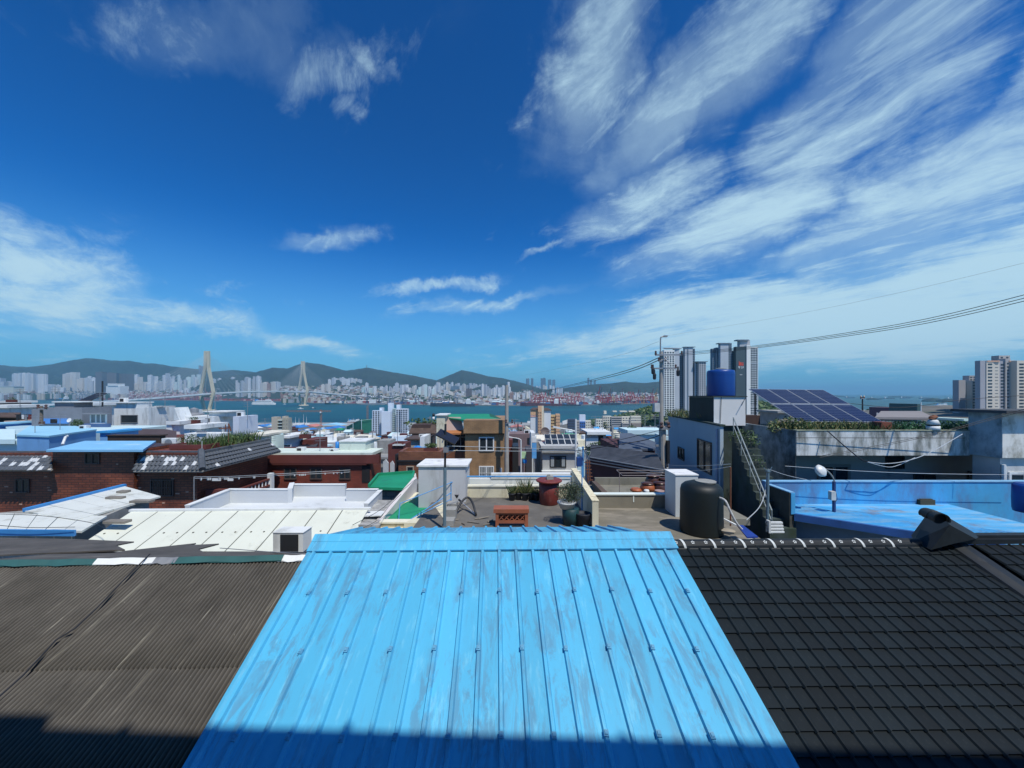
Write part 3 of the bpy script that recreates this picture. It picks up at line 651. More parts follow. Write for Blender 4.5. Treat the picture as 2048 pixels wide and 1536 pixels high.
    mb = MB(); mb.slab([pl.o + Vector((.05, .05, -.08)), pl.o + Vector((6, .05, -.08)), pl.o + Vector((6, 1.6, -.75)), pl.o + Vector((.05, 1.6, -.75))], .06); mb.build('rear_roof', BT, t)
    mb = MB(); mb.box(2.3, 2.5, -6, 8, 6.2, -3.5); mb.build('wall', CONCL, t)
black_roof()

# the viewer's own building stands behind the camera and throws the shadow along the bottom
t = thing('apartment_house', (0, -3, -6), 'building of the viewer behind the camera, shading the lowest strip of the roofs', 'building')
MB().box(-9, -8, -6, 9, -.625, 4.5).build('wall', WHITE2, t)
mb = MB(); mb.slab([(-9.1, -.62, 5.50), (9.1, -.62, 4.58), (9.1, -.42, 4.58), (-9.1, -.42, 5.50)], 1.4)  # unseen coping, tilted so that the shadow edge slants
mb.build('coping', CONC, t)
mb = MB()
for x, h, w in ((3.3, .16, .05), (2.0, .07, .3), (1.1, .2, .04), (.4, .06, .5), (-.75, .18, .06), (-1.9, .3, .5), (-2.3, .14, .1)): mb.box(x, -.55, 4.9, x + w, -.48, 5.09 - .05 * x + h)
mb.build('shadow_stub', STEEL, t)  # unseen stubs added to roughen the edge of the cast shadow
# ================================================================== NEAR ROOFTOPS
FLZ = -3.45                                     # level of the terrace floors
def win(parent, px0, px1, py0, py1, Y, frame=WHITE, glassm=GLASS, panes=2, fw=.05, bars=0, name='window', proud=.05):
    """framed window on a wall facing the viewer"""
    x0, x1, z0, z1 = PX(px0, Y), PX(px1, Y), PZ(py1, Y), PZ(py0, Y)
    mb = MB()
    mb.box(x0 - fw, Y - proud, z0 - fw, x0, Y + .05, z1 + fw); mb.box(x1, Y - proud, z0 - fw, x1 + fw, Y + .05, z1 + fw)
    mb.box(x0, Y - proud, z1, x1, Y + .05, z1 + fw); mb.box(x0, Y - proud - .02, z0 - fw, x1, Y + .05, z0)
    for i in range(1, panes): xm = x0 + (x1 - x0) * i / panes; mb.box(xm - fw * .5, Y - proud * .8, z0, xm + fw * .5, Y, z1)
    f = mb.build(name, frame, parent)
    MB().box(x0, Y - .012, z0, x1, Y + .03, z1).build('pane', glassm, f)
    if bars:
        mb = MB()
        for i in range(1, bars): xm = x0 + (x1 - x0) * i / bars; mb.box(xm - .012, Y - proud - .03, z0, xm + .012, Y - proud - .01, z1)
        mb.box(x0, Y - proud - .032, (z0 + z1) / 2, x1, Y - proud - .012, (z0 + z1) / 2 + .025); mb.build('bars', frame, f)
    return f
def winl(parent, x, y0, y1, z0, z1, frame=STEEL, glassm=GLASS, name='window', side=-1):
    """window on a wall facing left (side -1) or right (+1)"""
    mb = MB(); p = .05 * side
    for a, b, c, d in ((y0 - .05, y0, z0 - .05, z1 + .05), (y1, y1 + .05, z0 - .05, z1 + .05), (y0, y1, z1, z1 + .05), (y0, y1, z0 - .05, z0), ((y0 + y1) / 2 - .02, (y0 + y1) / 2 + .02, z0, z1)): mb.box(x, a, c, x + p, b, d)
    f = mb.build(name, frame, parent); MB().box(x, y0, z0, x + .015 * side, y1, z1).build('pane', glassm, f); return f

# ---- terrace with the dark floor, cream parapets and the plants
def terrace():
    t = thing('terrace_house', (0, 11, -6.2), 'flat roofed house with a dark concrete roof terrace behind the sky blue roof', 'house')
    x0 = PX(893, 10.6); XR = 2.06
    MB().box(-2.55, 7.6, FLZ - .2, XR + .16, 12.9, FLZ).build('floor', CONCD, t)
    MB().box(-3.6, 7.7, -6.2, XR + .1, 14.2, FLZ - .2).build('wall', CREAM, t)
    # low cream parapet at the far side
    mb = MB(); mb.box(PX(903, 12.8), 12.75, FLZ, XR - .02, 12.95, PZ(973, 12.8)); mb.build('parapet', CREAM, t)
    mb = MB(); mb.box(PX(900, 12.8), 12.72, PZ(973, 12.8), XR - .02, 12.98, PZ(973, 12.8) + .03); mb.build('coping', mat('cream_top', (.74, .71, .56), .8, .08, 2), t)
    # side wall, stepping up away from the viewer
    zA, zB = PZ(1003, 9.86), PZ(938, 13.3)
    mb = MB(); P = [(XR, 9.86, FLZ), (XR, 13.3, FLZ), (XR, 13.3, zB), (XR, 9.95, zA + .02), (XR, 9.86, zA)]
    mb.wallp(P, (-1, 0, 0), .16); mb.build('side_wall', CREAM, t)
    mb = MB(); mb.slab([(XR - .012, 9.85, zA + .028), (XR + .172, 9.85, zA + .028), (XR + .172, 13.32, zB + .024), (XR - .012, 13.32, zB + .024)], .022); mb.build('coping', mat('worn_cream_top', (.72, .66, .46), .85, .1, 3, dirt=(.20, .15, .09), dirt_amt=.55, dirt_scale=9, dstretch=(1, 1, 1)), t)
    # sloping stair flank on the left
    mb = MB(); P = [(PX(836, 9.9), 9.9, FLZ - .1), (PX(893, 9.9), 9.9, FLZ - .1), (PX(893, 12.2), 12.2, FLZ + .05), (PX(875, 12.2), 12.2, FLZ + .05)]
    mb = MB(); mb.slab([onZ(808, 1046, FLZ - .05), onZ(893, 1046, FLZ + .0), onZ(893, 1004, FLZ + .02), onZ(886, 1004, FLZ + .02)], .25); mb.build('stair_flank', CREAM, t)
    Z2 = -3.62
    mb = MB(); mb.box(PX(762, 10.6), 10.5, -4.6, PX(893, 10.6), 10.7, PZ(1044, 10.6)); mb.build('front_parapet', mat('stained_cream', (.50, .45, .30), .9, .15, 2, dirt=(.07, .06, .05), dirt_amt=.6, dirt_scale=3, dstretch=(1, 1, .5)), t)
    mb = MB(); mb.box(PX(762, 10.6), 10.47, PZ(1044, 10.6), PX(890, 10.6), 10.73, PZ(1044, 10.6) + .04); mb.build('coping', mat('cream_top', (.74, .71, .56)), t)
    # green painted landing
    mb = MB(); mb.slab([(-4.15, 10.7, Z2), (-1.5, 10.7, Z2), (-1.5, 14.2, Z2), (-3.1, 14.2, Z2)], .2); mb.build('landing', GREENP, t)
    # pale pink wall running back along the landing
    mb = MB(); a0, a1 = W(763, 1040, 10.6), W(834, 955, 14.4); d = (a1 - a0)
    P = [Vector((a0.x, a0.y, -4.6)), Vector((a1.x, a1.y, -4.6)), a1, a0]; mb.wallp(P, (d.y, -d.x, 0), .14); mb.build('landing_wall', mat('pink_white_wall', (.66, .62, .60), .8, .08, 1.5, dirt=(.40, .36, .34), dirt_amt=.3), t)
    # blue pipe railings
    mb = MB(); mb.tube([W(900, 953, 12.6), W(1143, 953, 12.6)], .026, 8); mb.tube([W(907, 953, 12.6), W(907, 995, 12.6)], .022, 6); mb.build('railing', BLUEPIPE, t)
    mb = MB(); mb.tube([W(800, 1007, 11.2), W(905, 964, 12.2)], .014, 6); mb.tube([W(816, 1042, 10.8), W(903, 985, 12.0)], .014, 6); mb.tube([W(828, 1035, 10.9), W(903, 998, 11.8)], .012, 6)
    mb.tube([W(800, 1007, 11.2), W(797, 1042, 11.0)], .013, 6); mb.tube([W(902, 963, 12.2), W(902, 1004, 12.2)], .016, 6)
    mb.build('stair_railing', BLUEPIPE, t)
    mb = MB(); mb.tube([W(836, 1026, 10.9), W(836, 1044, 10.9)], .012, 6); mb.tube([W(842, 1023, 10.95), W(842, 1043, 10.95)], .012, 6); mb.build('railing_post', mat('green_pipe', (.02, .14, .10), .5), t)
    return t
terrace()
# stair head box, white with a worn top
t = thing('rooftop_hut', W(882, 1017, 12.2), 'white rendered box over the stairs on the green landing, with a worn white top', 'rooftop box')
MB().box(PX(837, 12.2), 12.2, -3.62, PX(931, 12.2), 13.35, PZ(933, 12.2)).build('wall', mat('dimmed_white_render', (.52, .53, .54), .85, .06, 1.2, dirt=(.36, .36, .35), dirt_amt=.6, dstretch=(1.5, 1.5, .3)), t)  # wall greyer than the top: slanting light put into its colour
mb = MB(); zt = PZ(933, 12.2); mb.box(PX(834, 12.2), 12.15, zt, PX(936, 12.2), 13.4, zt + .05); mb.build('roof', mat('worn_white_top', (.72, .73, .72), .8, .1, 3, dirt=(.35, .35, .32), dirt_amt=.45, dirt_scale=2.5, dstretch=(1, 1, 1)), t)
# white parapet of the next roof, beyond the terrace
t = thing('parapet_wall', W(1010, 975, 13.9), 'low white parapet wall beyond the cream parapet of the plant terrace', 'wall')
MB().box(PX(897, 13.9), 13.9, -6, PX(1141, 13.9), 14.05, PZ(957, 13.9)).build('wall', WHITE2, t)
mb = MB(); mb.box(PX(982, 13.86), 13.87, PZ(957, 13.9), PX(1141, 13.9), 14.08, PZ(947, 13.9)); mb.build('raised_coping', WHITE, t)

# slatted orange flower bench
def bench_planter():
    Y = 9.9; t = thing('planter_box', W(1022, 1055, Y), 'orange brown carved planter box on short legs on the dark terrace floor', 'planter')
    OR = mat('orange_plastic', (.33, .105, .052), .6, .12, 4, dirt=(.22, .10, .06), dirt_amt=.3); z = FLZ
    def X(p): return PX(p, Y)
    zt = PZ(1012, Y) - .02; tp = PZ(1026, Y)
    MB().box(X(987), Y - .02, tp, X(1058), Y + .34, tp + .10).build('top', OR, t)
    for x in (991, 1050):
        for y in (Y, Y + .27): MB().box(X(x), y, z, X(x) + .08, y + .06, tp).build('leg', OR, t)
    MB().box(X(991) + .08, Y + .012, z + .10, X(1050), Y + .045, z + .17).build('lower_rail', OR, t)
    MB().box(X(991) + .08, Y + .012, tp - .05, X(1050), Y + .045, tp).build('upper_rail', OR, t)
    MB().box(X(991) + .08, Y + .09, z + .12, X(1050), Y + .26, tp - .02).build('tray', mat('dark_orange', (.13, .05, .03), .8), t)
    x0, x1, z0, z1 = X(991) + .08, X(1050), z + .17, tp - .05; n = 5
    for i in range(n):
        a = x0 + (x1 - x0) * i / n; b = x0 + (x1 - x0) * (i + 1) / n
        mb = MB(); mb.beam((a, Y + .024, z0), (b, Y + .024, z1), .02, .018, (0, 1, 0)); mb.beam((a, Y + .042, z1), (b, Y + .042, z0), .02, .018, (0, 1, 0)); mb.build('lattice', OR, t)
bench_planter()
# red barrel with a flat lid
Yb = 12.05; c = Vector((PX(1098, Yb), Yb, FLZ)); t = thing('barrel', c, 'tall dark red barrel with a wide lid beside the flower pots', 'barrel')
RED = mat('dark_red_plastic', (.17, .030, .024), .55, .15, 3, dirt=(.30, .14, .11), dirt_amt=.35, dirt_scale=5, dstretch=(1, 1, .5))
MB().lathe(c, [(.27, 0), (.285, .02), (.31, .35), (.32, .70)], 24).build('body', RED, t, True)
MB().lathe(c, [(.39, .70), (.41, .715), (.41, .74), (.38, .76), (.1, .775)], 24).build('lid', RED, t)
solo(MB().box(c.x - .08, c.y - .12, c.z + .776, c.x + .13, c.y + .06, c.z + .87).box(c.x - .05, c.y - .09, c.z + .87, c.x + .03, c.y + .0, c.z + .92), 'concrete_block', CONC, 'grey block lying on the lid of the dark red barrel', 'block')
# pots with wispy plants in front of the far parapet
BP = mat('black_pot', (.020, .022, .030), .6, .2, 5)
POTL = ['black pot with tall grassy plant, leftmost of the pots by the cream parapet', 'black pot with wispy green plant, second from left by the cream parapet', 'black pot in the middle of the row with the tallest grassy stalks', 'black pot fourth along the cream parapet, next to the last', 'black pot nearest the dark red barrel, mostly in its shadow']
for i, px in enumerate((1024, 1037, 1050, 1063, 1073)):
    Y = 12.42 + .08 * (i % 2); c = Vector((PX(px, Y), Y, FLZ)); t = thing('flower_pot', c, POTL[i], 'potted plant', 'black flower pots along the far parapet of the terrace')
    MB().lathe(c, [(.085, 0), (.12, .20), (.13, .21), (.13, .24), (.11, .24), (.10, .20)], 14).build('pot', BP, t, True)
    mb = MB(); mb.blades(c.x - .09, c.x + .09, c.y - .07, c.y + .07, c.z + .2, (.34, .3, .55, .26, .2)[i], 90, .005, nm=3, lean=.55); mb.leaves(c + Vector((0, 0, .33)), (.17, .13, .12), 240, .018, nm=3); mb.build('foliage', LEAFS, t)
# big bush in a ringed pot on a dark teal barrel
Yb = 10.15; c = Vector((PX(1141, Yb), Yb, FLZ)); t = thing('barrel_planter', c, 'big bushy plant in a white pot on a dark teal barrel', 'potted plant')
MB().lathe(c, [(.20, 0), (.215, .22), (.225, .42), (.20, .43)], 22).build('barrel', mat('dark_teal_plastic', (.012, .05, .055), .5, .2, 3), t, True)
MB().lathe(c + Vector((-.10, 0, .43)), [(.17, 0), (.23, .13), (.25, .14), (.25, .17), (.21, .17)], 22).build('pot', mat('white_pot', (.55, .56, .53), .7, .1, 4, dirt=(.25, .24, .22), dirt_amt=.4), t, True)
mb = MB(); mb.leaves(c + Vector((-.04, 0, .83)), (.40, .34, .25), 2200, .020, nm=2); mb.leaves(c + Vector((.10, .05, .96)), (.26, .22, .17), 700, .018, nm=2); mb.build('foliage', LEAFG, t)
mb = MB()
for _ in range(14): mb.tube([c + Vector((rnd.uniform(-.1, .05), rnd.uniform(-.1, .1), .58)), c + Vector((rnd.uniform(-.3, .3), rnd.uniform(-.3, .3), rnd.uniform(.8, 1.1)))], .006, 4)
mb.build('stem', mat('stem', (.08, .065, .04), .9), t)
Yb = 10.05; c = Vector((PX(1166, Yb), Yb, FLZ)); solo(MB().lathe(c, [(.16, 0), (.2, .3), (.21, .33), (.18, .33), (.16, .28)], 18), 'tub', BP, 'low black tub in the shade at the foot of the cream side wall', 'tub', smooth=True)
solo(MB().tube([W(1164, 932, 11.2), W(1164, 1030, 11.2)], .017, 8), 'pipe', BLUEPIPE, 'upright blue pipe standing against the cream side wall of the terrace', 'pipe')
# grey bucket
c = Vector((PX(914.5, 12.3), 12.3, FLZ)); t = thing('bucket', c, 'small grey bucket at the corner of the cream parapet', 'bucket')
MB().lathe(c, [(.085, 0), (.115, .22), (.125, .225), (.125, .245), (.10, .24), (.09, .05)], 16).build('body', mat('grey_plastic', (.09, .09, .095), .6), t, True)
mb = MB(); mb.tube([c + Vector((.118 * math.cos(a), 0, .235 + .02 * math.sin(a))) for a in [math.pi * i / 8 for i in range(9)]], .005, 5); mb.build('handle', STEEL, t)
# handle-bar like pole with an old bent tyre
a = W(922, 1003, 11.6); b = onZ(953, 1031, FLZ + .03)
t = thing('push_pole', b, 'silver pole with a dark grip leaning down onto the terrace floor', 'pole')
MB().tube([a, b], .016, 8).build('pole', mat('bright_metal', (.6, .6, .62), .35, .1, 4, metal=.5), t); MB().tube([a + (a - b).normalized() * .14, a], .03, 8).build('grip', BLACKM, t)
pth = []
for i in range(13):
    q = i / 12; pth.append(Vector((PX(911 + 42 * q, 10.9), 10.75 + .5 * math.sin(q * 3.1), FLZ + .03 + .38 * math.sin(math.pi * q) ** .8)))
solo(MB().tube(pth, .032, 7), 'tyre_piece', BLACKM, 'bent piece of black tyre standing in an arch on the terrace floor', 'tyre', smooth=True)
# stacked concrete blocks at the lamp post
for i, (px0, px1, py0, py1, Y) in enumerate(((893, 912, 1008, 1018, 11.2), (889, 911, 1020, 1040, 10.5), (886, 907, 1042, 1056, 10.0))):
    solo(MB().box(PX(px0, Y), Y, PZ(py1, Y), PX(px1, Y), Y + .34, PZ(py0, Y)).box(PX(px0, Y) + .03, Y + .02, FLZ, PX(px1, Y) - .03, Y + .3, PZ(py1, Y)), 'concrete_block', CONC, ('weathered block at the foot of the solar lamp post, topmost of the steps', 'weathered block forming the middle step beside the solar lamp post', 'weathered block, lowest step right above the sky blue roof')[i], 'block', 'weathered blocks forming steps by the lamp post')
mb = MB()
for _ in range(9):
    a = onZ(rnd.uniform(905, 985), rnd.uniform(1034, 1050), FLZ + .02); d = Vector((rnd.uniform(-.4, .4), rnd.uniform(-.15, .3), rnd.uniform(0, .04))); mb.tube([a, a + d], .018, 5)
solo(mb, 'wood_scraps', mat('grey_wood', (.22, .20, .17), .9, .2, 5), 'loose heap of grey sticks on the floor left of the orange planter box', 'sticks')['kind'] = 'stuff'
# solar lamp post in front of the white box
def solar_lamp():
    Y = 9.75; t = thing('solar_lamp', W(889, 1050, Y), 'slim solar street lamp with a dark post in front of the white stair box', 'street lamp')
    MB().tube([W(889, 1052, Y), W(890, 935, Y)], .042, 8).build('post', mat('teal_grey_paint', (.12, .19, .23), .5, .15, 3), t); MB().tube([W(890, 936, Y), W(891, 848, Y)], .028, 8).build('upper_post', BLACKM, t)
    mb = MB(); mb.beam(W(876, 864, Y), W(914, 883, Y - .05), .30, .035, up=(.45, -.5, .75)); mb.build('solar_panel', mat('solar_dark', (.02, .025, .04), .2, .1), t)
    MB().tube([W(890, 872, Y), W(884, 886, Y - .05)], .012, 6).build('arm', WHITE, t); mb = MB(); mb.tube([W(893, 912, Y), W(903, 903, Y), W(915, 900, Y)], .008, 5); mb.build('bracket', CREAM, t)
    mb = MB(); mb.box(PX(888, Y), Y - .1, PZ(904, Y), PX(898, Y), Y + .02, PZ(893, Y)); mb.build('control_box', STEEL, t)
solar_lamp()

# ---- terrace on the right with the dark tank
def right_terrace():
    t = thing('terrace_house', (3.9, 10, -6.3), 'flat roofed house with a bare brown concrete terrace carrying the black water tank', 'house')
    fl = mat('brown_concrete', (.16, .145, .11), .9, .2, 1.2, dirt=(.27, .24, .19), dirt_amt=.9, dirt_scale=1.6, dstretch=(.6, 1.5, 1), bump=.25)
    MB().box(2.24, 6.8, -3.72, 6.0, 11.9, -3.5).build('floor', fl, t); MB().box(2.4, 7, -6.3, 5.9, 11.8, -3.72).build('wall', CONC, t)
    mb = MB(); Y = 11.75; mb.box(2.24, Y, -3.5, 6.2, Y + .15, PZ(990, Y)); mb.build('parapet', mat('brown_parapet', (.23, .21, .16), .9, .12, 1.5, dirt=(.12, .11, .09), dirt_amt=.4), t)
    mb = MB(); mb.box(2.24, Y - .03, PZ(990, Y), 6.2, Y + .18, PZ(990, Y) + .035); mb.build('coping', mat('mint_white_top', (.70, .77, .72), .7, .05), t)
    MB().box(PX(1266, Y), Y - .012, PZ(1004, Y), PX(1268, Y), Y + .0, PZ(990, Y)).build('paint_drip', mat('mint_white_top', (.70, .77, .72)), t)
right_terrace()
def sunk_yard():
    t = thing('yard_walls', (4.5, 14, -6), 'small walled roof yard with brown concrete sides holding the clay jars', 'yard')
    m = mat('olive_concrete', (.20, .19, .15), .9, .15, 1.2, dirt=(.10, .10, .07), dirt_amt=.5)
    MB().box(2.5, 11.95, -4.1, 7.4, 16.4, -3.9).build('floor', m, t)
    Y = 16.4; MB().box(PX(1190, Y), Y, -6, PX(1345, Y), Y + .15, PZ(956, Y)).build('rear_wall', m, t)
    mb = MB(); a, b = W(1192, 962, 16.2), W(1215, 984, 12.6); mb.wallp([Vector((a.x, a.y, -4.4)), Vector((b.x, b.y, -4.4)), b, a], (1, 0, 0), .18); mb.build('side_wall', mat('brown_side', (.11, .075, .055), .9), t)
sunk_yard()
JAR = mat('clay_jar', (.075, .030, .020), .35, .25, 3); JARO = mat('orange_clay', (.36, .10, .035), .5, .15, 4)
def jar(px, py, Y, r, h, m, label, lid=True):
    c = W(px, py, Y); t = thing('clay_jar', c, label, 'jar', 'clay jars crowded in the roof yard')
    MB().lathe(c, [(r * .6, 0), (r * .95, h * .35), (r, h * .6), (r * .8, h * .9), (r * .7, h), (r * .62, h)], 18).build('body', m, t, True)
    if lid: MB().lathe(c + Vector((0, 0, h + .004)), [(r * .88, 0), (r * .88, h * .05), (r * .3, h * .16), (r * .1, h * .17)], 16).build('lid', JAR, t, True)
jar(1296, 985, 12.9, .26, .30, JARO, 'large orange brown clay jar with a dark lid in the middle of the roof yard')
jar(1320, 987, 12.8, .24, .34, JAR, 'dark clay jar with a grey rim right of the large orange brown jar')
jar(1272, 984, 12.9, .2, .13, JARO, 'low orange clay pot at the left of the jar group', False)
jar(1330, 978, 13.4, .24, .34, JAR, 'dark clay jar at the back right of the group, beside the white cabinet')
jar(1306, 976, 13.6, .27, .42, JAR, 'tallest dark brown clay jar at the back of the group')
c = W(1293, 988, 12.3); solo(MB().lathe(c, [(.06, 0), (.09, .1), (.07, .14)], 12), 'bowl', WHITE, 'small white bowl in front of the clay jars', 'bowl', smooth=True)
c = W(1319, 987, 12.35); solo(MB().lathe(c, [(.1, 0), (.155, .09), (.15, .1), (.09, .03)], 16), 'basin', mat('pinkish_basin', (.38, .27, .25), .5), 'pale pink basin in front of the dark clay jars', 'bowl', smooth=True)
# clothes drying frame over the yard
mb = MB(); Y = 13.2
mb.tube([W(1233, 940, 14), W(1245, 951, 12.6), W(1330, 951, 12.6)], .01, 5); mb.tube([W(1233, 940, 14), W(1325, 941, 14)], .01, 5); mb.tube([W(1240, 946, 13.3), W(1330, 946, 13.3)], .01, 5); mb.tube([W(1239, 945, 13.3), W(1239, 985, 13.3)], .012, 5)
solo(mb, 'drying_frame', mat('pinkish_steel', (.26, .22, .22), .6), 'thin metal clothes drying frame over the roof yard with the clay jars', 'drying frame')
# cabinet and black tank
Y = 10.9; t = thing('cabinet', W(1358, 1030, Y), 'white metal cabinet standing directly behind the black water tank', 'cabinet')
MB().box(PX(1351, Y), Y, -3.5, PX(1396, Y), Y + .75, PZ(951, Y)).build('body', mat('white_metal', (.55, .59, .59), .5, .05, 1, dirt=(.4, .3, .22), dirt_amt=.2), t); MB().box(PX(1350, Y), Y - .02, PZ(951, Y), PX(1397, Y), Y + .78, PZ(951, Y) + .03).build('top', mat('worn_white_top', (.72, .73, .72)), t)
Yt = 9.75; c = Vector((PX(1402.5, Yt), Yt, -3.5)); t = thing('water_tank', c, 'big dark green black plastic water tank on the brown terrace', 'water tank')
TK = mat('black_green_plastic', (.004, .009, .009), .55, .25, 2, dirt=(.013, .017, .011), dirt_amt=.3, dirt_scale=3)
MB().lathe(c, [(.50, 0), (.51, .05), (.50, .55), (.495, 1.05), (.47, 1.15), (.40, 1.215), (.26, 1.265)], 36).build('body', TK, t, True)
MB().lathe(c + Vector((.10, -.02, 1.262)), [(.24, 0), (.245, .03), (.235, .032), (.2, .034), (.05, .03)], 24).build('hatch_lid', mat('grey_lid', (.30, .30, .27), .6, .15, 4), t)
mb = MB(); p = [c + Vector((.22, -.455, .98)), c + Vector((.27, -.62, .95)), c + Vector((.33, -.70, .75)), c + Vector((.48, -.72, .45)), c + Vector((.72, -.66, .22)), c + Vector((.92, -.62, .13)), c + Vector((.98, -.6, .05)), c + Vector((.92, -.6, .035)), c + Vector((.6, -.68, .03)), c + Vector((.3, -.78, .03)), c + Vector((.0, -.82, .035)), c + Vector((-.12, -.80, .035))]
def smoothp(P, n=4):
    o = []
    for i in range(len(P) - 1):
        a, b, cc, d = P[max(i - 1, 0)], P[i], P[i + 1], P[min(i + 2, len(P) - 1)]
        for j in range(n):
            t_ = j / n; o.append(.5 * ((2 * b) + (cc - a) * t_ + (2 * a - 5 * b + 4 * cc - d) * t_ ** 2 + (3 * b - a - 3 * cc + d) * t_ ** 3))
    return o + [P[-1]]
solo(mb.tube(smoothp(p), .026, 7), 'hose', mat('grey_lagging', (.45, .46, .45), .6, .25, 14), 'grey wrapped hose hanging from the black water tank onto the floor', 'hose', smooth=True)
mb = MB(); a = c + Vector((.36, .1, .8)); 
solo(MB().tube([W(1461, 934, 9.9), W(1461, 1052, 9.9)], .02, 7), 'pipe', RUSTY, 'thin rusty upright pipe right of the black water tank', 'pipe')
solo(MB().beam(W(1446, 1037, 9.6), W(1474, 1051, 9.4), .05, .03), 'board', WHITE, 'short pale board leaning beside the black water tank', 'board')
mb = MB(); mb.lathe(W(1456, 1064, 9.3), [(.15, 0), (.16, .04), (.02, .06)], 16); solo(mb, 'stone_slab', mat('sand_stone', (.33, .29, .22), .9), 'flat round sandy stone by the foot of the black tank', 'stone')
mb = MB(); mb.slab([W(1474, 1050, 9.3), W(1486, 1050, 9.3), W(1516, 1073, 8.6), W(1494, 1074, 8.6)], .03); solo(mb, 'tarp', mat('deep_blue_tarp', (.01, .04, .25), .5), 'deep blue tarpaulin lying in the gap right of the black tank', 'tarpaulin')

# ---- cream and white metal roofs on the left
def cream_roof():
    ox, oy = PX(262, 10.5), 10.5; o = W(262, 1024, 10.5); r = W(737, 1020, 10.9)
    pl = Plane(o, r - o, (.035, -1, -.315)); L_ = (r - o).length
    t = thing('house', (o + r) / 2 + Vector((0, -1, -3)), 'house under a pale cream sheet roof with dark seams, left of the green landing', 'house')
    m = mat('cream_sheet', (.66, .68, .58), .6, .05, 1, dirt=(.34, .34, .27), dirt_amt=.22, dirt_scale=3, dstretch=(1, .5, 1), spec=.3); n = 9; w = L_ / n
    seam = mat('seam_dark', (.10, .10, .08), .9)
    for i in range(n):
        mb = MB(); sweep(mb, pl, [(0, .0), (.01, .012), (w - .022, .012), (w - .02, 0)], 0, 2.4 - (.0 if i > 4 else .2 * (i % 3)), i * w, 3); mb.build('roof_sheet', m, t)
    for i in range(1, n):
        mb = MB(); sweep(mb, pl, [(-.022, .003), (.0, .006), (.012, .003)], 0, 2.3, i * w, 1); mb.build('seam', seam, t)
        for a in (.3, .75):
            if rnd.random() < .85: c = pl.p(i * w - w * a, .93, .013); mb = MB(); mb.lathe(c, [(.028, -.01), (.02, .012), (.005, .014)], 8); mb.build('fixing', seam, t)
    MB().beam(o + Vector((-.05, .03, .035)), r + Vector((.05, .03, .035)), .10, .06).build('ridge_cap', WHITE, t)
    MB().box(o.x + .3, 8.6, -6.3, r.x - .2, 11.2, -4.2).build('wall', CONC, t)
cream_roof()
def white_roof_left():
    Z = -3.3; pts = [(50, 1024), (250, 972), (322, 992), (262, 1022), (216, 1046), (160, 1062), (-60, 1058), (-60, 1024)]
    t = thing('house', onZ(100, 1040, Z) - Vector((0, 0, 3)), 'house with a patchy white flat roof and blue edge strips below the dark brick house', 'house')
    m = mat('white_sheet', (.66, .68, .62), .65, .06, 1, dirt=(.30, .29, .22), dirt_amt=.38, dirt_scale=1.4, dstretch=(1, 1, 1))
    a, b, c_ = onZ(50, 1022, Z), onZ(250, 972, Z), onZ(322, 992, Z)
    # four sheets across
    def strip(p0, p1, q0, q1, n, nm):
        for i in range(n):
            u0, u1 = i / n, (i + 1) / n - .006; mb = MB(); z = Vector((0, 0, .004 * (i % 2)))
            mb.slab([p0.lerp(p1, u0) + z, p0.lerp(p1, u1) + z, q0.lerp(q1, u1) + z, q0.lerp(q1, u0) + z], .05); mb.build(nm, m, t)
    d_ = onZ(216, 1046, Z)
    strip(a, b, onZ(150, 1040, Z), c_, 5, 'roof_sheet')
    strip(onZ(-60, 1025, Z - .02), onZ(216, 1032, Z - .02), onZ(-60, 1059, Z - .02), onZ(165, 1062, Z - .02), 6, 'roof_sheet')
    bl = mat('blue_trim', (.045, .24, .56), .5, .1)
    MB().beam(a + Vector((-.03, .02, .02)), b + Vector((-.03, .02, .02)), .13, .10).build('edge_strip', bl, t)
    MB().beam(onZ(-60, 1064, Z), onZ(150, 1066, Z), .05, .14).build('edge_strip', bl, t)
    mb = MB(); z = Vector((0, 0, -3)); mb.slab([onZ(-60, 1030, Z - .12), a.lerp(c_, .12), c_.lerp(a, .1), onZ(150, 1058, Z - .12)], 2.8); mb.build('wall', CONC, t)
    for i, (px, py, w_, d_) in enumerate(((232, 986, .30, .2), (210, 998, .5, .16), (258, 1006, .6, .2), (205, 1048, .55, .2))):
        p = onZ(px, py, Z + .01); solo(MB().box(p.x, p.y, p.z, p.x + w_, p.y + d_, p.z + .06), 'plank', mat('grey_wood', (.22, .20, .17)), ('short grey plank near the peak of the patchy white roof', 'thin grey plank left of the middle of the patchy white roof', 'wide grey plank at the broken right edge of the patchy white roof', 'grey plank on the lower right corner of the patchy white roof')[i], 'plank')
white_roof_left()
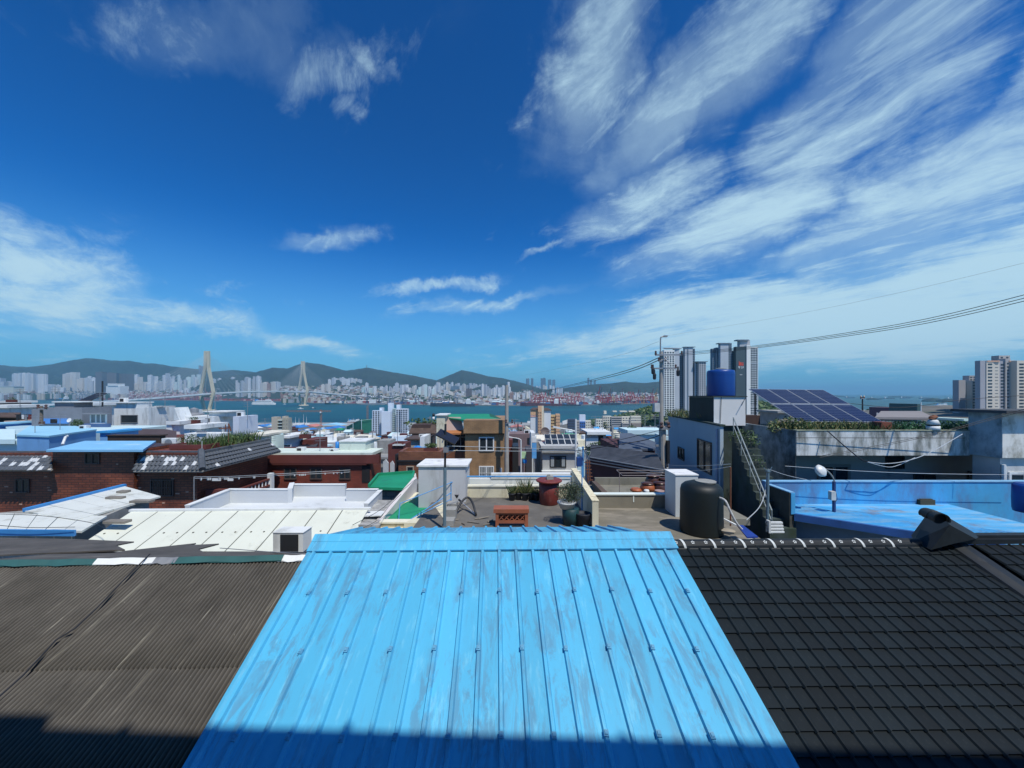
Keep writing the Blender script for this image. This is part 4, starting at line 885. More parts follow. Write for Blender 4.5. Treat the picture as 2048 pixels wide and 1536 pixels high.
def white_terrace():
    Z = -3.62; t = thing('terrace_house', onZ(560, 1005, Z) - Vector((0, 0, 2.6)), 'flat white roof terrace with pale grey parapets behind the cream sheet roof', 'house')
    PG = mat('shaded_white_paint', (.55, .58, .60), .75, .05, 1, dirt=(.38, .40, .41), dirt_amt=.2)  # white parapets greyed, the weak light on their faces put into the colour
    fl = mat('white_floor', (.62, .65, .65), .8, .06, .8, dirt=(.42, .44, .43), dirt_amt=.35, dstretch=(1, 1, 1)); Yb = -Z * F / (1003 - HY)
    a = [onZ(370, 1024, Z), onZ(735, 1024, Z), onZ(757, 985, Z), onZ(690, 990, Z), onZ(575, 990, Z), onZ(440, 1000, Z)]
    MB().box(a[0].x, 10.95, Z - .3, onZ(720, 1024, Z).x, 13.6, Z).build('floor', fl, t); MB().box(a[0].x + .1, 11, -6.4, onZ(715, 1024, Z).x, 13.5, Z - .3).build('wall', CONCL, t)
    def para(p, q, h, nm='parapet', th=.12):
        p = Vector(p); q = Vector(q); d = (q - p); nrm = Vector((d.y, -d.x, 0)); 
        if nrm.y > 0: nrm = -nrm
        mb = MB(); up = Vector((0, 0, 1)); mb.wallp([Vector((p.x, p.y, Z - .1)), Vector((q.x, q.y, Z - .1)), Vector((q.x, q.y, h)), Vector((p.x, p.y, h))], nrm, th); mb.build(nm, PG, t)
        mb = MB(); mb.beam(Vector((p.x, p.y, h + .012)) - nrm.normalized() * th / 2, Vector((q.x, q.y, h + .012)) - nrm.normalized() * th / 2, th + .03, .024); mb.build('coping', WHITE, t)
    Y1 = 12.7; h1 = PZ(980, Y1); p0 = W(453, 980, Y1); p1 = W(576, 978, Y1); para(p0, p1, h1); para(W(370, 1022, 10.9), p0, h1)
    Y2 = 13.5; para(W(580, 972, Y2), W(690, 970, Y2), PZ(970, Y2)); para(W(692, 980, 12.9), W(755, 980, 12.9), PZ(980, 12.9)); para(W(757, 981, 12.9), W(728, 1024, 11.3), PZ(981, 12.9)); para(W(576, 978, Y1), W(580, 972, Y2), PZ(978, Y1))
    c = onZ(736, 1000, Z); solo(MB().lathe(c, [(.09, 0), (.12, .14), (.09, .24), (.05, .28)], 12), 'jar', JAR, 'small dark jar in the corner of the pale parapets', 'jar', smooth=True)
white_terrace()
# air conditioner beside the sky blue roof
Y = 7.0; c = W(576, 1103, Y); t = thing('air_conditioner', c, 'white air conditioner unit with a dark side grille beside the sky blue roof', 'air conditioner')
MB().box(PX(546, Y), Y, PZ(1104, Y), PX(606, Y), Y + .3, PZ(1066, Y)).build('case', WHITE, t); MB().box(PX(545, Y), Y - .01, PZ(1066, Y), PX(607, Y), Y + .31, PZ(1066, Y) + .012).build('top', WHITE, t)
MB().box(PX(561, Y), Y - .012, PZ(1102, Y), PX(597, Y), Y - .002, PZ(1069, Y)).build('grille', BLACKM, t)
mb = MB(); mb.box(PX(546, Y), Y + .02, PZ(1108, Y), PX(552, Y), Y + .26, PZ(1104, Y)).box(PX(599, Y), Y + .02, PZ(1108, Y), PX(605, Y), Y + .26, PZ(1104, Y)); mb.build('foot', STEEL, t)
# rough clutter between the green landing and the white terrace
t = thing('shed_roof', W(735, 1010, 12), 'small grey tiled lean-to roof and rubble between white terrace and pink wall', 'shed')
mb = MB(); mb.slab([W(716, 1050, 10.2), W(760, 1050, 10.4), W(800, 1000, 12.6), W(752, 1000, 12.4)], .08); mb.build('roof', mat('speckled_grey', (.30, .30, .29), .9, .4, 5), t); mb = MB(); mb.box(PX(722, 10.6), 10.6, -6.2, PX(760, 10.6), 12.2, -4.1); mb.build('wall', CONC, t)
solo(MB().slab([W(722, 1032, 10.6), W(762, 1030, 10.7), W(772, 1022, 11.3), W(738, 1022, 11.1)], .03), 'roof_sheet', WHITE, 'loose white sheet lying on the small grey lean-to', 'sheet')
# green skip-like roof with block wall
def green_roof():
    t = thing('shed', W(785, 980, 15), 'small block shed with a bright green sloping roof behind the white stair box', 'shed'); Y = 14.6
    a, b, c_, d = W(738, 974, Y), W(820, 976, Y), W(828, 946, Y + 2.3), W(757, 951, Y + 2.3)
    mb = MB(); mb.slab([a, b, c_, d], .10); mb.build('roof', GREENP, t)
    for p, q in ((a, d), (d, c_), (c_, b)): MB().beam(p + Vector((0, 0, .05)), q + Vector((0, 0, .05)), .08, .12).build('roof_kerb', GREENP, t)
    mb = MB(); mb.wallp([W(823, 977, Y), W(834, 962, Y), W(832, 947, Y + 2.3), W(828, 946, Y + 2.3)], (1, -.5, 1), .05); mb.build('edge_board', mat('pink_white_wall', (.66, .62, .60)), t)
    MB().box(PX(752, Y + .2), Y + .2, -7, PX(822, Y + .2), Y + 2.1, PZ(977, Y) - .12).build('wall', brick('grey_block', (.22, .21, .185), (.19, .18, .16), (.12, .12, .11), .39, .19), t)
green_roof()
# ================================================================== RIGHT HAND BUILDINGS
STAINB = mat('stained_blue_white', (.36, .44, .48), .85, .08, .8, dirt=(.045, .06, .06), dirt_amt=1.3, dirt_scale=.6, dstretch=(1, 1, .7), bump=.2)
BLUEG = mat('blue_grey_render', (.36, .44, .49), .85, .06, .8, dirt=(.17, .19, .21), dirt_amt=.3, dirt_scale=.5)
STAINW = mat('stained_white', (.66, .67, .64), .85, .08, 1, dirt=(.13, .14, .12), dirt_amt=1.1, dirt_scale=1.6, dstretch=(1, 1, .3), bump=.2)
MOSS = mat('mossy_concrete', (.034, .048, .044), .95, .4, 1.5, dirt=(.02, .04, .012), dirt_amt=.6, dirt_scale=1.2)
def prism(poly, z0, z1):
    mb = MB(); mb.slab([(x, y, z1) for x, y in poly], z1 - z0); return mb
def blue_grey_house():
    t = thing('house', (9.4, 19, -7), 'tall blue grey rendered house in shade carrying the tank box, behind the black water tank', 'house'); z = -1.36
    poly = [(8.66, 16), (9.6, 23.6), (12.6, 23.6), (8.80, 16)]
    prism(poly, -8, z).build('wall', BLUEG, t)
    mb = MB(); mb.slab([(8.61, 15.94, z + .07), (9.55, 23.65, z + .07), (9.75, 23.65, z + .07), (8.85, 15.94, z + .07)], .07); mb.build('coping', MOSS, t)
    prism([(9.2, 17.62), (9.2, 19.9), (10.55, 19.9), (10.55, 17.62)], -8, -1.47).build('rear_wall', MOSS, t)
    d = Vector((.94, 7.6, 0)).normalized(); n = Vector((-d.y, d.x, 0))
    def on(px):  # where the sight line of px meets the left wall
        k = (px - CX) / F; s = (8.66 - k * 16) / (k * d.y - d.x); return Vector((8.66 + d.x * s, 16 + d.y * s, 0))
    for px0, px1, py0, py1, nm in ((1396, 1424, 888, 948, 'window'), (1357, 1369, 900, 920, 'window')):
        a, b = on(px1), on(px0); z1, z0 = PZ(py0, a.y), PZ(py1, a.y)
        mb = MB(); up = Vector((0, 0, 1)); fr = .06
        for p, q, zz0, zz1 in ((a, a + d * fr, z0, z1), (b - d * fr, b, z0, z1), (a, b, z1, z1 + fr), (a, b, z0 - fr, z0), (a.lerp(b, .48), a.lerp(b, .52), z0, z1)):
            mb.wallp([p + up * zz0 + n * .06, q + up * zz0 + n * .06, q + up * zz1 + n * .06, p + up * zz1 + n * .06], n, .08)
        f = mb.build(nm, mat('brown_frame', (.09, .06, .05), .6), t); mb = MB(); mb.wallp([a + up * z0 + n * .015, b + up * z0 + n * .015, b + up * z1 + n * .015, a + up * z1 + n * .015], n, .03); mb.build('pane', glass('olive_glass', (.07, .065, .045)), f)
    mb = MB(); e0, e1 = on(1430), on(1436); mb.tube([e1 + n * .05 + Vector((0, 0, -1.5)), e1 + n * .05 + Vector((0, 0, -6))], .05, 8); mb.build('drain_pipe', mat('blue_grey_pipe', (.30, .36, .46), .6), t)
    t2 = thing('roof_plants', (9.1, 21, z), 'straggly dry weeds along the roof edge of the blue grey house', 'plant'); mb = MB(); mb.blades(9.2, 10.2, 18.5, 23.4, z, .55, 420, .014, nm=3, lean=.6); mb.leaves((9.7, 21, z + .25), (.5, 2.4, .25), 420, .05, nm=3); mb.build('foliage', LEAFS, t2)
    # outside stair with mossy flank
    st = thing('outside_stair', (8.8, 14, -7), 'dark mossy outside stair descending between the blue grey house and the weedy roofed building', 'stairs')
    a, b = Vector((9.15, 16.0, -1.75)), Vector((8.25, 12.3, -4.5)); n_ = 13
    for i in range(n_):
        p = a.lerp(b, i / n_); q = a.lerp(b, (i + 1) / n_); mb = MB(); zt = p.z - .03; zb = -7
        mb.slab([Vector((p.x, p.y, zt)), Vector((p.x + .85, p.y, zt)), Vector((q.x + .85, q.y, zt)), Vector((q.x, q.y, zt))], zt - zb); mb.build('step', MOSS, st)
    mb = MB(); up = Vector((0, 0, .75)); o2 = Vector((.06, 0, 0)); mb.tube([a + up + o2, b + up + o2], .025, 7); mb.tube([a + up * .55 + o2, b + up * .55 + o2], .016, 6)
    for i in range(5): p = a.lerp(b, i / 4) + o2; mb.tube([p, p + up], .018, 6)
    mb.build('handrail', mat('stair_rail', (.24, .28, .27), .6, .2, 3), st)
    sp = thing('stair_weeds', a, 'green weeds sprouting at the top of the mossy outside stair', 'plant'); mb = MB(); mb.leaves(a + Vector((.35, -.3, -.05)), (.45, .9, .35), 500, .05, nm=2); mb.leaves(a.lerp(b, .3) + Vector((.4, 0, .0)), (.3, .8, .25), 220, .045, nm=2); mb.build('foliage', LEAFS, sp)
blue_grey_house()
def tank_box():
    t = thing('tank_plinth', (9.9, 18, -1.5), 'block with one sunlit white face and a dark left side under the blue tank', 'rooftop box'); y0, y1 = 17.5, 19.9
    x0, x1 = 9.17, PX(1491, 17.5); z0, z1 = -1.46, PZ(794, 17.5)
    MB().box(x0 + .02, y0, z0, x1, y1, z1).build('wall', mat('white_render', (.66, .66, .63), .85, .05, 1, dirt=(.42, .42, .40), dirt_amt=.25), t)
    MB().box(x0, y0 + .03, z0, x0 + .02, y1, z1 - .02).build('shade_side', mat('dark_green_shade', (.012, .022, .018), .7, .4, 1.2), t)  # shade of the left face put into this dark skin
    MB().box(x0 - .04, y0 - .05, z1, x1 + .06, y1, z1 + .04).build('top', MOSS, t)
    MB().tube([(PX(1443, 17.45), 17.46, z1), (PX(1440, 17.45), 17.46, z0 - .3)], .014, 6).build('pipe', BLACKM, t)
    mb = MB(); mb.tube([(PX(1491, 17.4), 17.4, z1 - .02), (PX(1483, 17.3), 17.3, z1 - .38)], .014, 6); mb.build('bracket', BLACKM, t)
    c = Vector((PX(1441.5, 18.7), 18.7, z1 + .04)); r = .615; k = thing('water_tank', c, 'round royal blue plastic water tank on the white plinth', 'water tank')
    B = mat('royal_blue_plastic', (.008, .055, .25), .38, .06, 2)
    MB().lathe(c, [(r * .985, 0), (r, .04), (r, 1.12), (r * .985, 1.19), (r * .93, 1.24), (r * .6, 1.27), (r * .36, 1.285)], 40).build('body', B, k, True)
    MB().lathe(c + Vector((0, 0, 1.285)), [(r * .4, 0), (r * .4, .05), (r * .3, .07)], 24).build('lid', mat('grey_lid', (.30, .30, .27)), k)
    MB().lathe(c, [(r * 1.008, .99), (r * 1.012, 1.01), (r * 1.008, 1.03)], 40, False).build('band', B, k, True)
tank_box()
def weedy_building():
    t = thing('house', (14, 18, -7), 'old flat roofed building with a stained white fascia, under the blue solar panels', 'house')
    xa, xb, y0 = PX(1592, 15), PX(1940, 15), 15.0; zt, zb = PZ(862, 15), PZ(911, 15); y1 = 21.5
    MB().box(xa + .3, y0 + .3, zt - .3, xb + 6, y1, zt - .24).build('roof', MOSS, t)
    MB().box(xa + .02, y0, zb, xb, y0 + .18, zt).build('fascia', STAINW, t)
    MB().box(xa + .02, y0 - .02, zt, xb, y0 + .22, zt + .035).build('coping', mat('mossy_cap', (.22, .24, .17), .95, .3, 2, dirt=(.06, .08, .03), dirt_amt=.5, dirt_scale=3), t)
    mb = MB(); mb.slab([(xa, y0 + .015, zt + .02), (xa + .012, y0 + .015, zt + .02), (xa + .5, y1, zt + .02), (xa + .3, y1, zt + .02)], zt + 8); mb.build('side_wall', STAINB, t)
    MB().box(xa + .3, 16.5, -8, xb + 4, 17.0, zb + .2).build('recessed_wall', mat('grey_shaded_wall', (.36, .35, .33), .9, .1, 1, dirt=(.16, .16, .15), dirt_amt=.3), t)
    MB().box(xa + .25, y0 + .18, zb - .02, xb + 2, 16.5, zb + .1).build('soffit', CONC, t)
    win(t, 1640, 1694, 934, 975, 16.5, mat('brown_grey_frame', (.22, .20, .18), .7), GLASS, 2, .12)
    win(t, 1772, 1806, 913, 936, 16.5, BLACKM, DARK, 1, .03); win(t, 1828, 1868, 950, 975, 16.5, BLACKM, GLASS, 2, .04); win(t, 1937, 1990, 944, 975, 16.5, BLACKM, GLASS, 2, .04)
    # weeds
    z = zt - .24
    w = thing('roof_weeds', (13, 16.5, z), 'thick band of green and dry weeds growing along the roof edge under the solar panels', 'plant')
    mb = MB(); mb.blades(xa + .3, PX(1790, 15.6), 15.25, 17.2, z, .62, 1500, .02, nm=3, lean=.7); mb.leaves((13.2, 16.1, z + .22), (2.6, .8, .30), 2600, .06, nm=3); mb.leaves((11.9, 16.4, z + .3), (.9, .8, .42), 800, .06, nm=3); mb.build('foliage', LEAFS, w)
    h = thing('clipped_hedge', (16.6, 16, z), 'long low dark green hedge on the roof right of the solar panels', 'hedge'); mb = MB(); 
    for i in range(9): mb.leaves((PX(1785, 15.9) + i * .44, 15.8, z + .28), (.34, .5, .30), 520, .045, nm=1)
    mb.build('foliage', [mat('leaf_hedge', (.018, .10, .035), .6, .3, 3)], h)
    solo(MB().box(PX(1757, 15.6), 15.5, z, PX(1779, 15.6), 15.9, PZ(844, 15.6)), 'clay_box', mat('red_brown_box', (.20, .06, .035), .8), 'red brown box among the weeds at the right end of the solar panels', 'box')
    c = Vector((PX(1866, 15.1), 15.1, zt + .03)); v = thing('roof_vent', c, 'squat white roof vent with a dark pot on it, above the stained fascia', 'vent')
    MB().lathe(c, [(.20, 0), (.2, .16)], 18).build('base', WHITE, v, True); MB().lathe(c, [(.17, .16), (.17, .22)], 18).build('collar', BLACKM, v, True); MB().lathe(c, [(.21, .22), (.15, .37), (.13, .4)], 18).build('cap', WHITE, v, True); mb = MB(); mb.blob(c + Vector((.0, 0, .48)), (.15, .14, .1), 8, 5, .25); mb.build('pot', RUSTY, v)
    # solar array: 2 rows of 4 panels on posts
    s = thing('solar_array', (15, 19, z), 'eight blue solar panels in two rows tilted above the weedy roof', 'solar panels')
    A, B_, C_, D_ = W(1599, 844, 17.5), W(1770, 845, 17.5), W(1496, 777, 21.0), W(1646, 779, 21.0); FR = mat('panel_frame', (.50, .53, .56), .4, .05, 1, metal=.4)
    cell = bpy.data.materials.new('solar_cells'); cell.use_nodes = True; T = cell.node_tree; b = T.nodes['Principled BSDF']; b.inputs['Roughness'].default_value = .22; b.inputs['Specular IOR Level'].default_value = .2
    tc = N(T, 'ShaderNodeTexCoord'); bt = N(T, 'ShaderNodeTexBrick', offset=0.0); bt.inputs['Scale'].default_value = 1; bt.inputs['Brick Width'].default_value = 1 / 6; bt.inputs['Row Height'].default_value = 1 / 10; bt.inputs['Mortar Size'].default_value = .006
    bt.inputs['Color1'].default_value = (.006, .011, .045, 1); bt.inputs['Color2'].default_value = (.008, .015, .055, 1); bt.inputs['Mortar'].default_value = (.10, .12, .18, 1)
    T.links.new(tc.outputs['UV'], bt.inputs['Vector']); T.links.new(bt.outputs['Color'], b.inputs['Base Color'])
    def Q(u, v): return A.lerp(B_, u).lerp(C_.lerp(D_, u), v)
    nrm = (B_ - A).cross(C_ - A).normalized()
    for r in range(2):
        for c in range(4):
            u0, u1, v0, v1 = c / 4 + .005, (c + 1) / 4 - .005, r / 2 + .012, (r + 1) / 2 - .012
            mb = MB(); P = [Q(u0, v0), Q(u1, v0), Q(u1, v1), Q(u0, v1)]
            mb.wallp(P, nrm, .04); f = mb.build('panel_frame', FR, s)
            k = [Q(u0 + .005, v0 + .008), Q(u1 - .005, v0 + .008), Q(u1 - .005, v1 - .008), Q(u0 + .005, v1 - .008)]
            mb = MB(); mb.add([p + nrm * .004 for p in k], [(0, 1, 2, 3)]); g = mb.build('panel', cell, f); uv = g.data.uv_layers.new(name='UVMap')
            for i, co in enumerate(((0, 0), (1, 0), (1, 1), (0, 1))): uv.data[i].uv = co
    for u in (.04, .5, .96):
        for v in (.1, .9): p = Q(u, v) - nrm * .06; MB().tube([p, Vector((p.x, p.y, z - .3))], .04, 6).build('post', BLACKM, s)
    for v in (.12, .5, .88): MB().beam(Q(0, v) - nrm * .07, Q(1, v) - nrm * .07, .06).build('rail', STEEL, s)
    x = PX(1500, 20); solo(MB().box(PX(1492, 19.8), 19.8, z, PX(1520, 19.8), 20.6, PZ(831, 19.8)), 'storage_box', mat('dark_brown_box', (.06, .035, .03), .8), 'dark brown box on the roof beside the white tank plinth', 'box')
weedy_building()
def right_tower():
    t = thing('stair_tower', (19, 14.8, -6), 'tall stained white stair tower with a dark overhanging roof at the right edge', 'building')
    q = 14.0; xl = PX(2005, q); y0 = q; zt, zb = PZ(826, q), PZ(916, q)
    MB().box(xl, y0, zb, xl + 4, q + 1.05, zt).build('wall', mat('patchy_white', (.70, .71, .66), .85, .06, 1, dirt=(.26, .25, .19), dirt_amt=.95, dirt_scale=1.3, dstretch=(1, 1, .6), bump=.2), t)
    MB().box(xl - .012, y0 + .02, zb - .02, xl, q + 1.03, zt).build('side_shade_coat', STAINB, t)  # stained coat, bluer and darker: shade of the left face in its colour
    MB().box(xl - .3, y0 - .35, zt, xl + 4.2, q + 1.4, zt + .10).build('roof', mat('dark_slab', (.06, .065, .07), .8, .3, 2), t)
    MB().box(xl + .1, y0 + .15, -6.5, xl + 4, q + 1, zb).build('lower_wall', mat('grey_lower', (.50, .51, .50), .85, .1, 1, dirt=(.25, .25, .23), dirt_amt=.4), t)
    mb = MB(); mb.tube([(PX(2013, q), q + .08, PZ(930, q)), (PX(2013, q), q + .08, -5)], .06, 8); mb.build('drain_pipe', WHITE, t)
    win(t, 2020, 2075, 948, 968, q + .15, WHITE, GLASS, 2, .08)
right_tower()
def blue_terrace():
    Z = -3.88; t = thing('terrace_house', (12, 12, -7), 'flat roof house painted worn bright blue, with a blue parapet, behind the black tile roof', 'house')
    fl = mat('worn_blue_floor', (.065, .38, .68), .6, .15, 1.5, stretch=(.5, 3, 1), dirt=(.26, .46, .60), dirt_amt=.85, dirt_scale=1.7, dstretch=(.35, 2.4, 1), rust=((.24, .12, .06), .42, .9))
    wl_ = mat('worn_blue_wall', (.06, .36, .66), .7, .12, 1.2, dirt=(.10, .19, .36), dirt_amt=.95, dirt_scale=1.1)
    dk = mat('dark_blue_fascia', (.025, .10, .30), .7, .3, 1.2, dirt=(.01, .02, .06), dirt_amt=.35)
    F0, F1 = onZ(1588, 1028, Z), onZ(1855, 1068, Z); d = (F1 - F0); F2 = F0 + d * 2.6; yb = 13.5
    mb = MB(); mb.slab([F0, F2, Vector((F2.x, yb, Z)), Vector((F0.x, yb, Z))], .22); mb.build('floor', fl, t)
    for i in range(12):      # low sheet joints running along the front edge
        o_ = Vector((0, .12 + i * .16, .004)); e = F2 + o_; MB().beam(F0 + o_ + Vector((.05, 0, 0)), e if e.y < yb else e, .012, .014).build('sheet_joint', fl, t)
    MB().beam(F0 + Vector((0, -.01, -.09)), F2 + Vector((0, -.01, -.09)), .10, .22).build('fascia', dk, t)
    n = Vector((d.y, -d.x, 0)).normalized(); mb = MB(); o = -n * .35; mb.wallp([F0 + o + Vector((.05, 0, -.22)), F2 + o + Vector((0, 0, -.22)), F2 + o + Vector((0, 0, -3)), F0 + o + Vector((.05, 0, -3))], n, .2); mb.build('wall', mat('patchy_blue_grey', (.10, .17, .25), .85, .2, 1, dirt=(.30, .32, .30), dirt_amt=.4, dirt_scale=.8), t)
    x0 = F0.x; MB().box(x0 - .2, yb, -6, 24, yb + .18, PZ(964, yb)).build('parapet', wl_, t); MB().box(x0 - .2, yb - .03, PZ(964, yb), 24, yb + .2, PZ(964, yb) + .03).build('coping', mat('faded_blue_top', (.20, .42, .62), .7), t)
    MB().box(x0 - .14, F0.y, -6.5, x0, yb, -3.2).build('side_parapet', mat('dark_stained_side', (.07, .07, .055), .95, .4, 1.5, dirt=(.02, .02, .018), dirt_amt=.5), t)
    MB().box(x0 - .15, F0.y - .015, -3.2, x0 + .01, yb, -3.17).build('coping', mat('faded_blue_top', (.20, .42, .62)), t); MB().box(x0 - .11, F0.y - .03, Z, x0 + .02, F0.y, -3.2).build('parapet_end', mat('worn_blue_wall', (1, 1, 1)), t)
    c = onZ(1857, 1010, Z); solo(MB().box(c.x - .28, c.y, Z, c.x + .24, c.y + .25, Z + .17).box(c.x - .2, c.y + .05, Z + .17, c.x + .2, c.y + .2, Z + .19), 'brick_block', mat('dark_olive_block', (.055, .05, .03), .9), 'dark block lying alone on the worn blue roof', 'block')
    c = Vector((PX(2058, 12.6), 12.6, Z)); b = thing('barrel', c, 'deep blue barrel cut by the right edge of the picture on the worn blue roof', 'barrel'); MB().lathe(c, [(.34, 0), (.36, .1), (.37, .45), (.36, .85), (.33, .9)], 24).build('body', mat('royal_blue_plastic', (.012, .055, .27)), b, True); MB().lathe(c + Vector((0, 0, .9)), [(.33, 0), (.3, .03), (.1, .035)], 24).build('lid', mat('royal_blue_plastic', (.012, .055, .27)), b)
    # lamp on the blue roof
    Y = 12.6; l = thing('wall_lamp', W(1667, 1000, Y), 'white round street lamp on a bent arm over the worn blue roof', 'street lamp')
    mb = MB(); c = W(1643, 941, Y - .1); 
    mb.lathe(Vector((0, 0, 0)), [(.03, .10), (.10, .09), (.17, .03), (.20, 0), (.19, -.04), (.17, -.1), (.09, -.145), (.01, -.155)], 22); M = Matrix.Rotation(R(58), 4, 'X') @ Matrix.Rotation(R(20), 4, 'Y'); mb.v = [c + M @ p for p in mb.v]; mb.build('head', mat('lamp_white', (.62, .64, .62), .35, .06, 3, dirt=(.3, .3, .28), dirt_amt=.3), l, True)
    MB().tube(smoothp([W(1650, 938, Y - .08), W(1660, 947, Y - .04), W(1667, 957, Y), W(1669, 966, Y)]), .022, 7).build('arm', mat('grey_lid', (.30, .30, .27)), l); MB().tube([W(1668, 963, Y), Vector((PX(1668, Y), Y, Z))], .05, 8).build('post', mat('navy_post', (.02, .05, .16), .5), l)
    MB().box(PX(1655, Y), Y - .16, PZ(998, Y), PX(1664, Y), Y - .02, PZ(981, Y)).build('control_box', mat('pale_grey_box', (.5, .52, .5), .6), l); MB().tube(smoothp([W(1662, 992, Y - .1), W(1667, 1004, Y - .1), W(1674, 999, Y - .1), W(1672, 985, Y)]), .008, 5).build('cable', WIRE, l)
    # rubble in the shadowed gap
    q = thing('junk_crate', W(1555, 1065, 9.6), 'white broken crate in the dark gap behind the black tile ridge', 'crate'); mb = MB(); c = W(1553, 1066, 9.6)
    for i in range(4): mb.box(c.x - .2, c.y + .02 * i, c.z + .07 * i, c.x + .2, c.y + .06 + .02 * i, c.z + .04 + .07 * i)
    mb.box(c.x - .2, c.y - .02, c.z, c.x - .15, c.y + .1, c.z + .3); mb.build('slats', WHITE, q)
    solo(MB().box(x0 - 1.4, 11.2, -7, x0 - .2, 13.2, -4.9), 'shed', mat('dark_stained_side', (1, 1, 1)), 'dark stained low shed in the gap left of the worn blue roof', 'shed')
    solo(MB().tube([W(1536, 946, 12), W(1535, 1040, 12)], .04, 8).tube([W(1528, 936, 12), W(1536, 946, 12), W(1544, 934, 12)], .012, 5).box(PX(1533, 12), 11.95, PZ(944, 12), PX(1539, 12), 12.05, PZ(940, 12)), 'cable_post', mat('teal_grey_paint', (.12, .19, .23)), 'blue grey post with curled cable ends at the left corner of the worn blue roof', 'post')
blue_terrace()

# ================================================================== LEFT: glazed brick house with tiled skirts
ROOFT = mat('grey_roof_tile', (.085, .095, .105), .5, .35, 3, dirt=(.035, .04, .04), dirt_amt=.4, dirt_scale=4); ROOFW = mat('white_washed_tile', (.52, .54, .54), .6, .2, 6)
def brick_house_left():
    t = thing('house', (-17, 20, -7), 'long dark brown brick house with grey tiled skirts and small windows on the left', 'house'); Y = 18.0; xr = -14.75
    MB().box(-30, Y, -8, PX(103, Y), Y + .5, PZ(906, Y)).build('wall', BRICK_L, t); MB().box(PX(268, Y) - .3, Y, -8, xr, 23.2, PZ(906, Y)).build('wall', BRICK_L, t)
    bx0, bx1 = PX(103, 17.85), PX(268, 17.85); MB().box(bx0, 17.85, -8, bx1, 20.4, PZ(900, 17.85)).build('bay_wall', BRICK_L, t)
    sl = mat('bright_blue_slab', (.22, .50, .74), .6, .08, .8, dirt=(.5, .65, .78), dirt_amt=.3, dstretch=(1, 1, 1)); mb = MB(); z = PZ(899, 17.4); mb.slab([(PX(95, 17.4), 17.35, z), (PX(288, 17.4), 17.35, z), (PX(312, 20.6), 20.6, z + .0), (PX(170, 20.6), 20.6, z)], .10); mb.build('bay_roof', sl, t)
    for a, b, c, d in ((173, 198, 908, 926), (34, 58, 960, 983), (113, 138, 966, 984), (186, 213, 969, 984)): win(t, a, b, c, d, Y if d != 926 else 17.85, mat('brown_frame', (.09, .06, .05)), glass('green_glass', (.02, .035, .035)), 2, .05)
    win(t, 304, 346, 961, 990, Y, mat('brown_frame', (.09, .06, .05)), GLASS, 2, .05, 9)
    mb = MB()
    for _ in range(26):
        px, py = rnd.uniform(5, 395), rnd.uniform(948, 1010) if rnd.random() < .75 else rnd.uniform(905, 940)
        if py < 945 and not (108 < px < 262): continue
        yy = Y if py > 945 else 17.85
        c = W(px, py, yy); w_ = rnd.uniform(.1, .2); mb.box(c.x, yy - .008, c.z, c.x + w_, yy, c.z + .055)
    mb.build('pale_brick', mat('pale_brick_face', (.42, .27, .20), .8, .3, 6), t)
    # tile skirts: half round tiles in stepped courses
    def tile_mesh(m):
        mb = MB(); vs = []; k = 7
        for (b, h, r) in ((0, 0, .5), (1, .0, .5), (1, -.13, .5)):
            for i in range(k):
                th = math.pi * i / (k - 1); vs.append((-math.cos(th) * r, b, math.sin(th) * .42 + h + (.12 if b else 0)) if h == 0 else (-math.cos(th) * r, b, math.sin(th) * .30 - .02))
        mb.add(vs, [(j * k + i, j * k + i + 1, (j + 1) * k + i + 1, (j + 1) * k + i) for j in range(2) for i in range(k - 1)]); me = mb.mesh('tile', m); return me
    TM, TW_ = tile_mesh(ROOFT), tile_mesh(ROOFW); cnt = [0]
    field = MB()
    def skirt(P0, P1, Q0, Q1, nx, ny, wh, fx):
        """P top edge, Q bottom edge"""
        P0, P1, Q0, Q1 = map(Vector, (P0, P1, Q0, Q1)); u = (P1 - P0).normalized(); v = (Q0 - P0); vl = v.length; v.normalize(); n = u.cross(v); n = -n if n.z < 0 else n
        mb = MB(); mb.wallp([P0 - n * .03, P1 - n * .03, Q1 - n * .03, Q0 - n * .03], n, .08); mb.build('skirt_deck', ROOFT, t)
        mb = MB(); mb.beam(Q0 - n * .06 + v * .02, Q1 - n * .06 + v * .02, .09, .08, n); mb.build('eave_edge', mat('mortar_edge', (.45, .43, .38), .9, .2, 5), t)
        MB().beam(P0 + Vector((0, 0, .03)), P1 + Vector((0, 0, .03)), .22, .13).build('ridge_edge', ROOFT, t)
        w = (P1 - P0).length / nx; h = vl / ny
        for i in range(nx):
            for j in range(ny):
                o = P0.lerp(P1, (i + .5) / nx).lerp(Q0.lerp(Q1, (i + .5) / nx), j / ny); me = TW_ if rnd.random() < wh(i / nx, j) else TM
                if cnt[0] < 296:
                    ob = inst(me, 'tile', t, o); cnt[0] += 1
                    ob.matrix_basis = Matrix.Translation(ob.location) @ Matrix((u, v, n)).transposed().to_4x4() @ Matrix.Diagonal((w, h * 1.08, .14, 1))
    skirt((PX(-70, 18.2), 18.2, PZ(906, 18.2)), (PX(103, 18.2), 18.2, PZ(906, 18.2)), (PX(-75, 17.35), 17.35, PZ(938, 17.35)), (PX(102, 17.35), 17.35, PZ(938, 17.35)), 19, 4, lambda u, j: .45 if u > .75 else .12, 0)
    skirt((PX(283, 18.2), 18.2, PZ(906, 18.2)), (-14.7, 18.2, PZ(906, 18.2)), (PX(267, 17.35), 17.35, PZ(940, 17.35)), (-13.95, 17.35, PZ(940, 17.35)), 16, 4, lambda u, j: .5 if .05 < u < .6 and 0 < j < 3 else .12, 0)
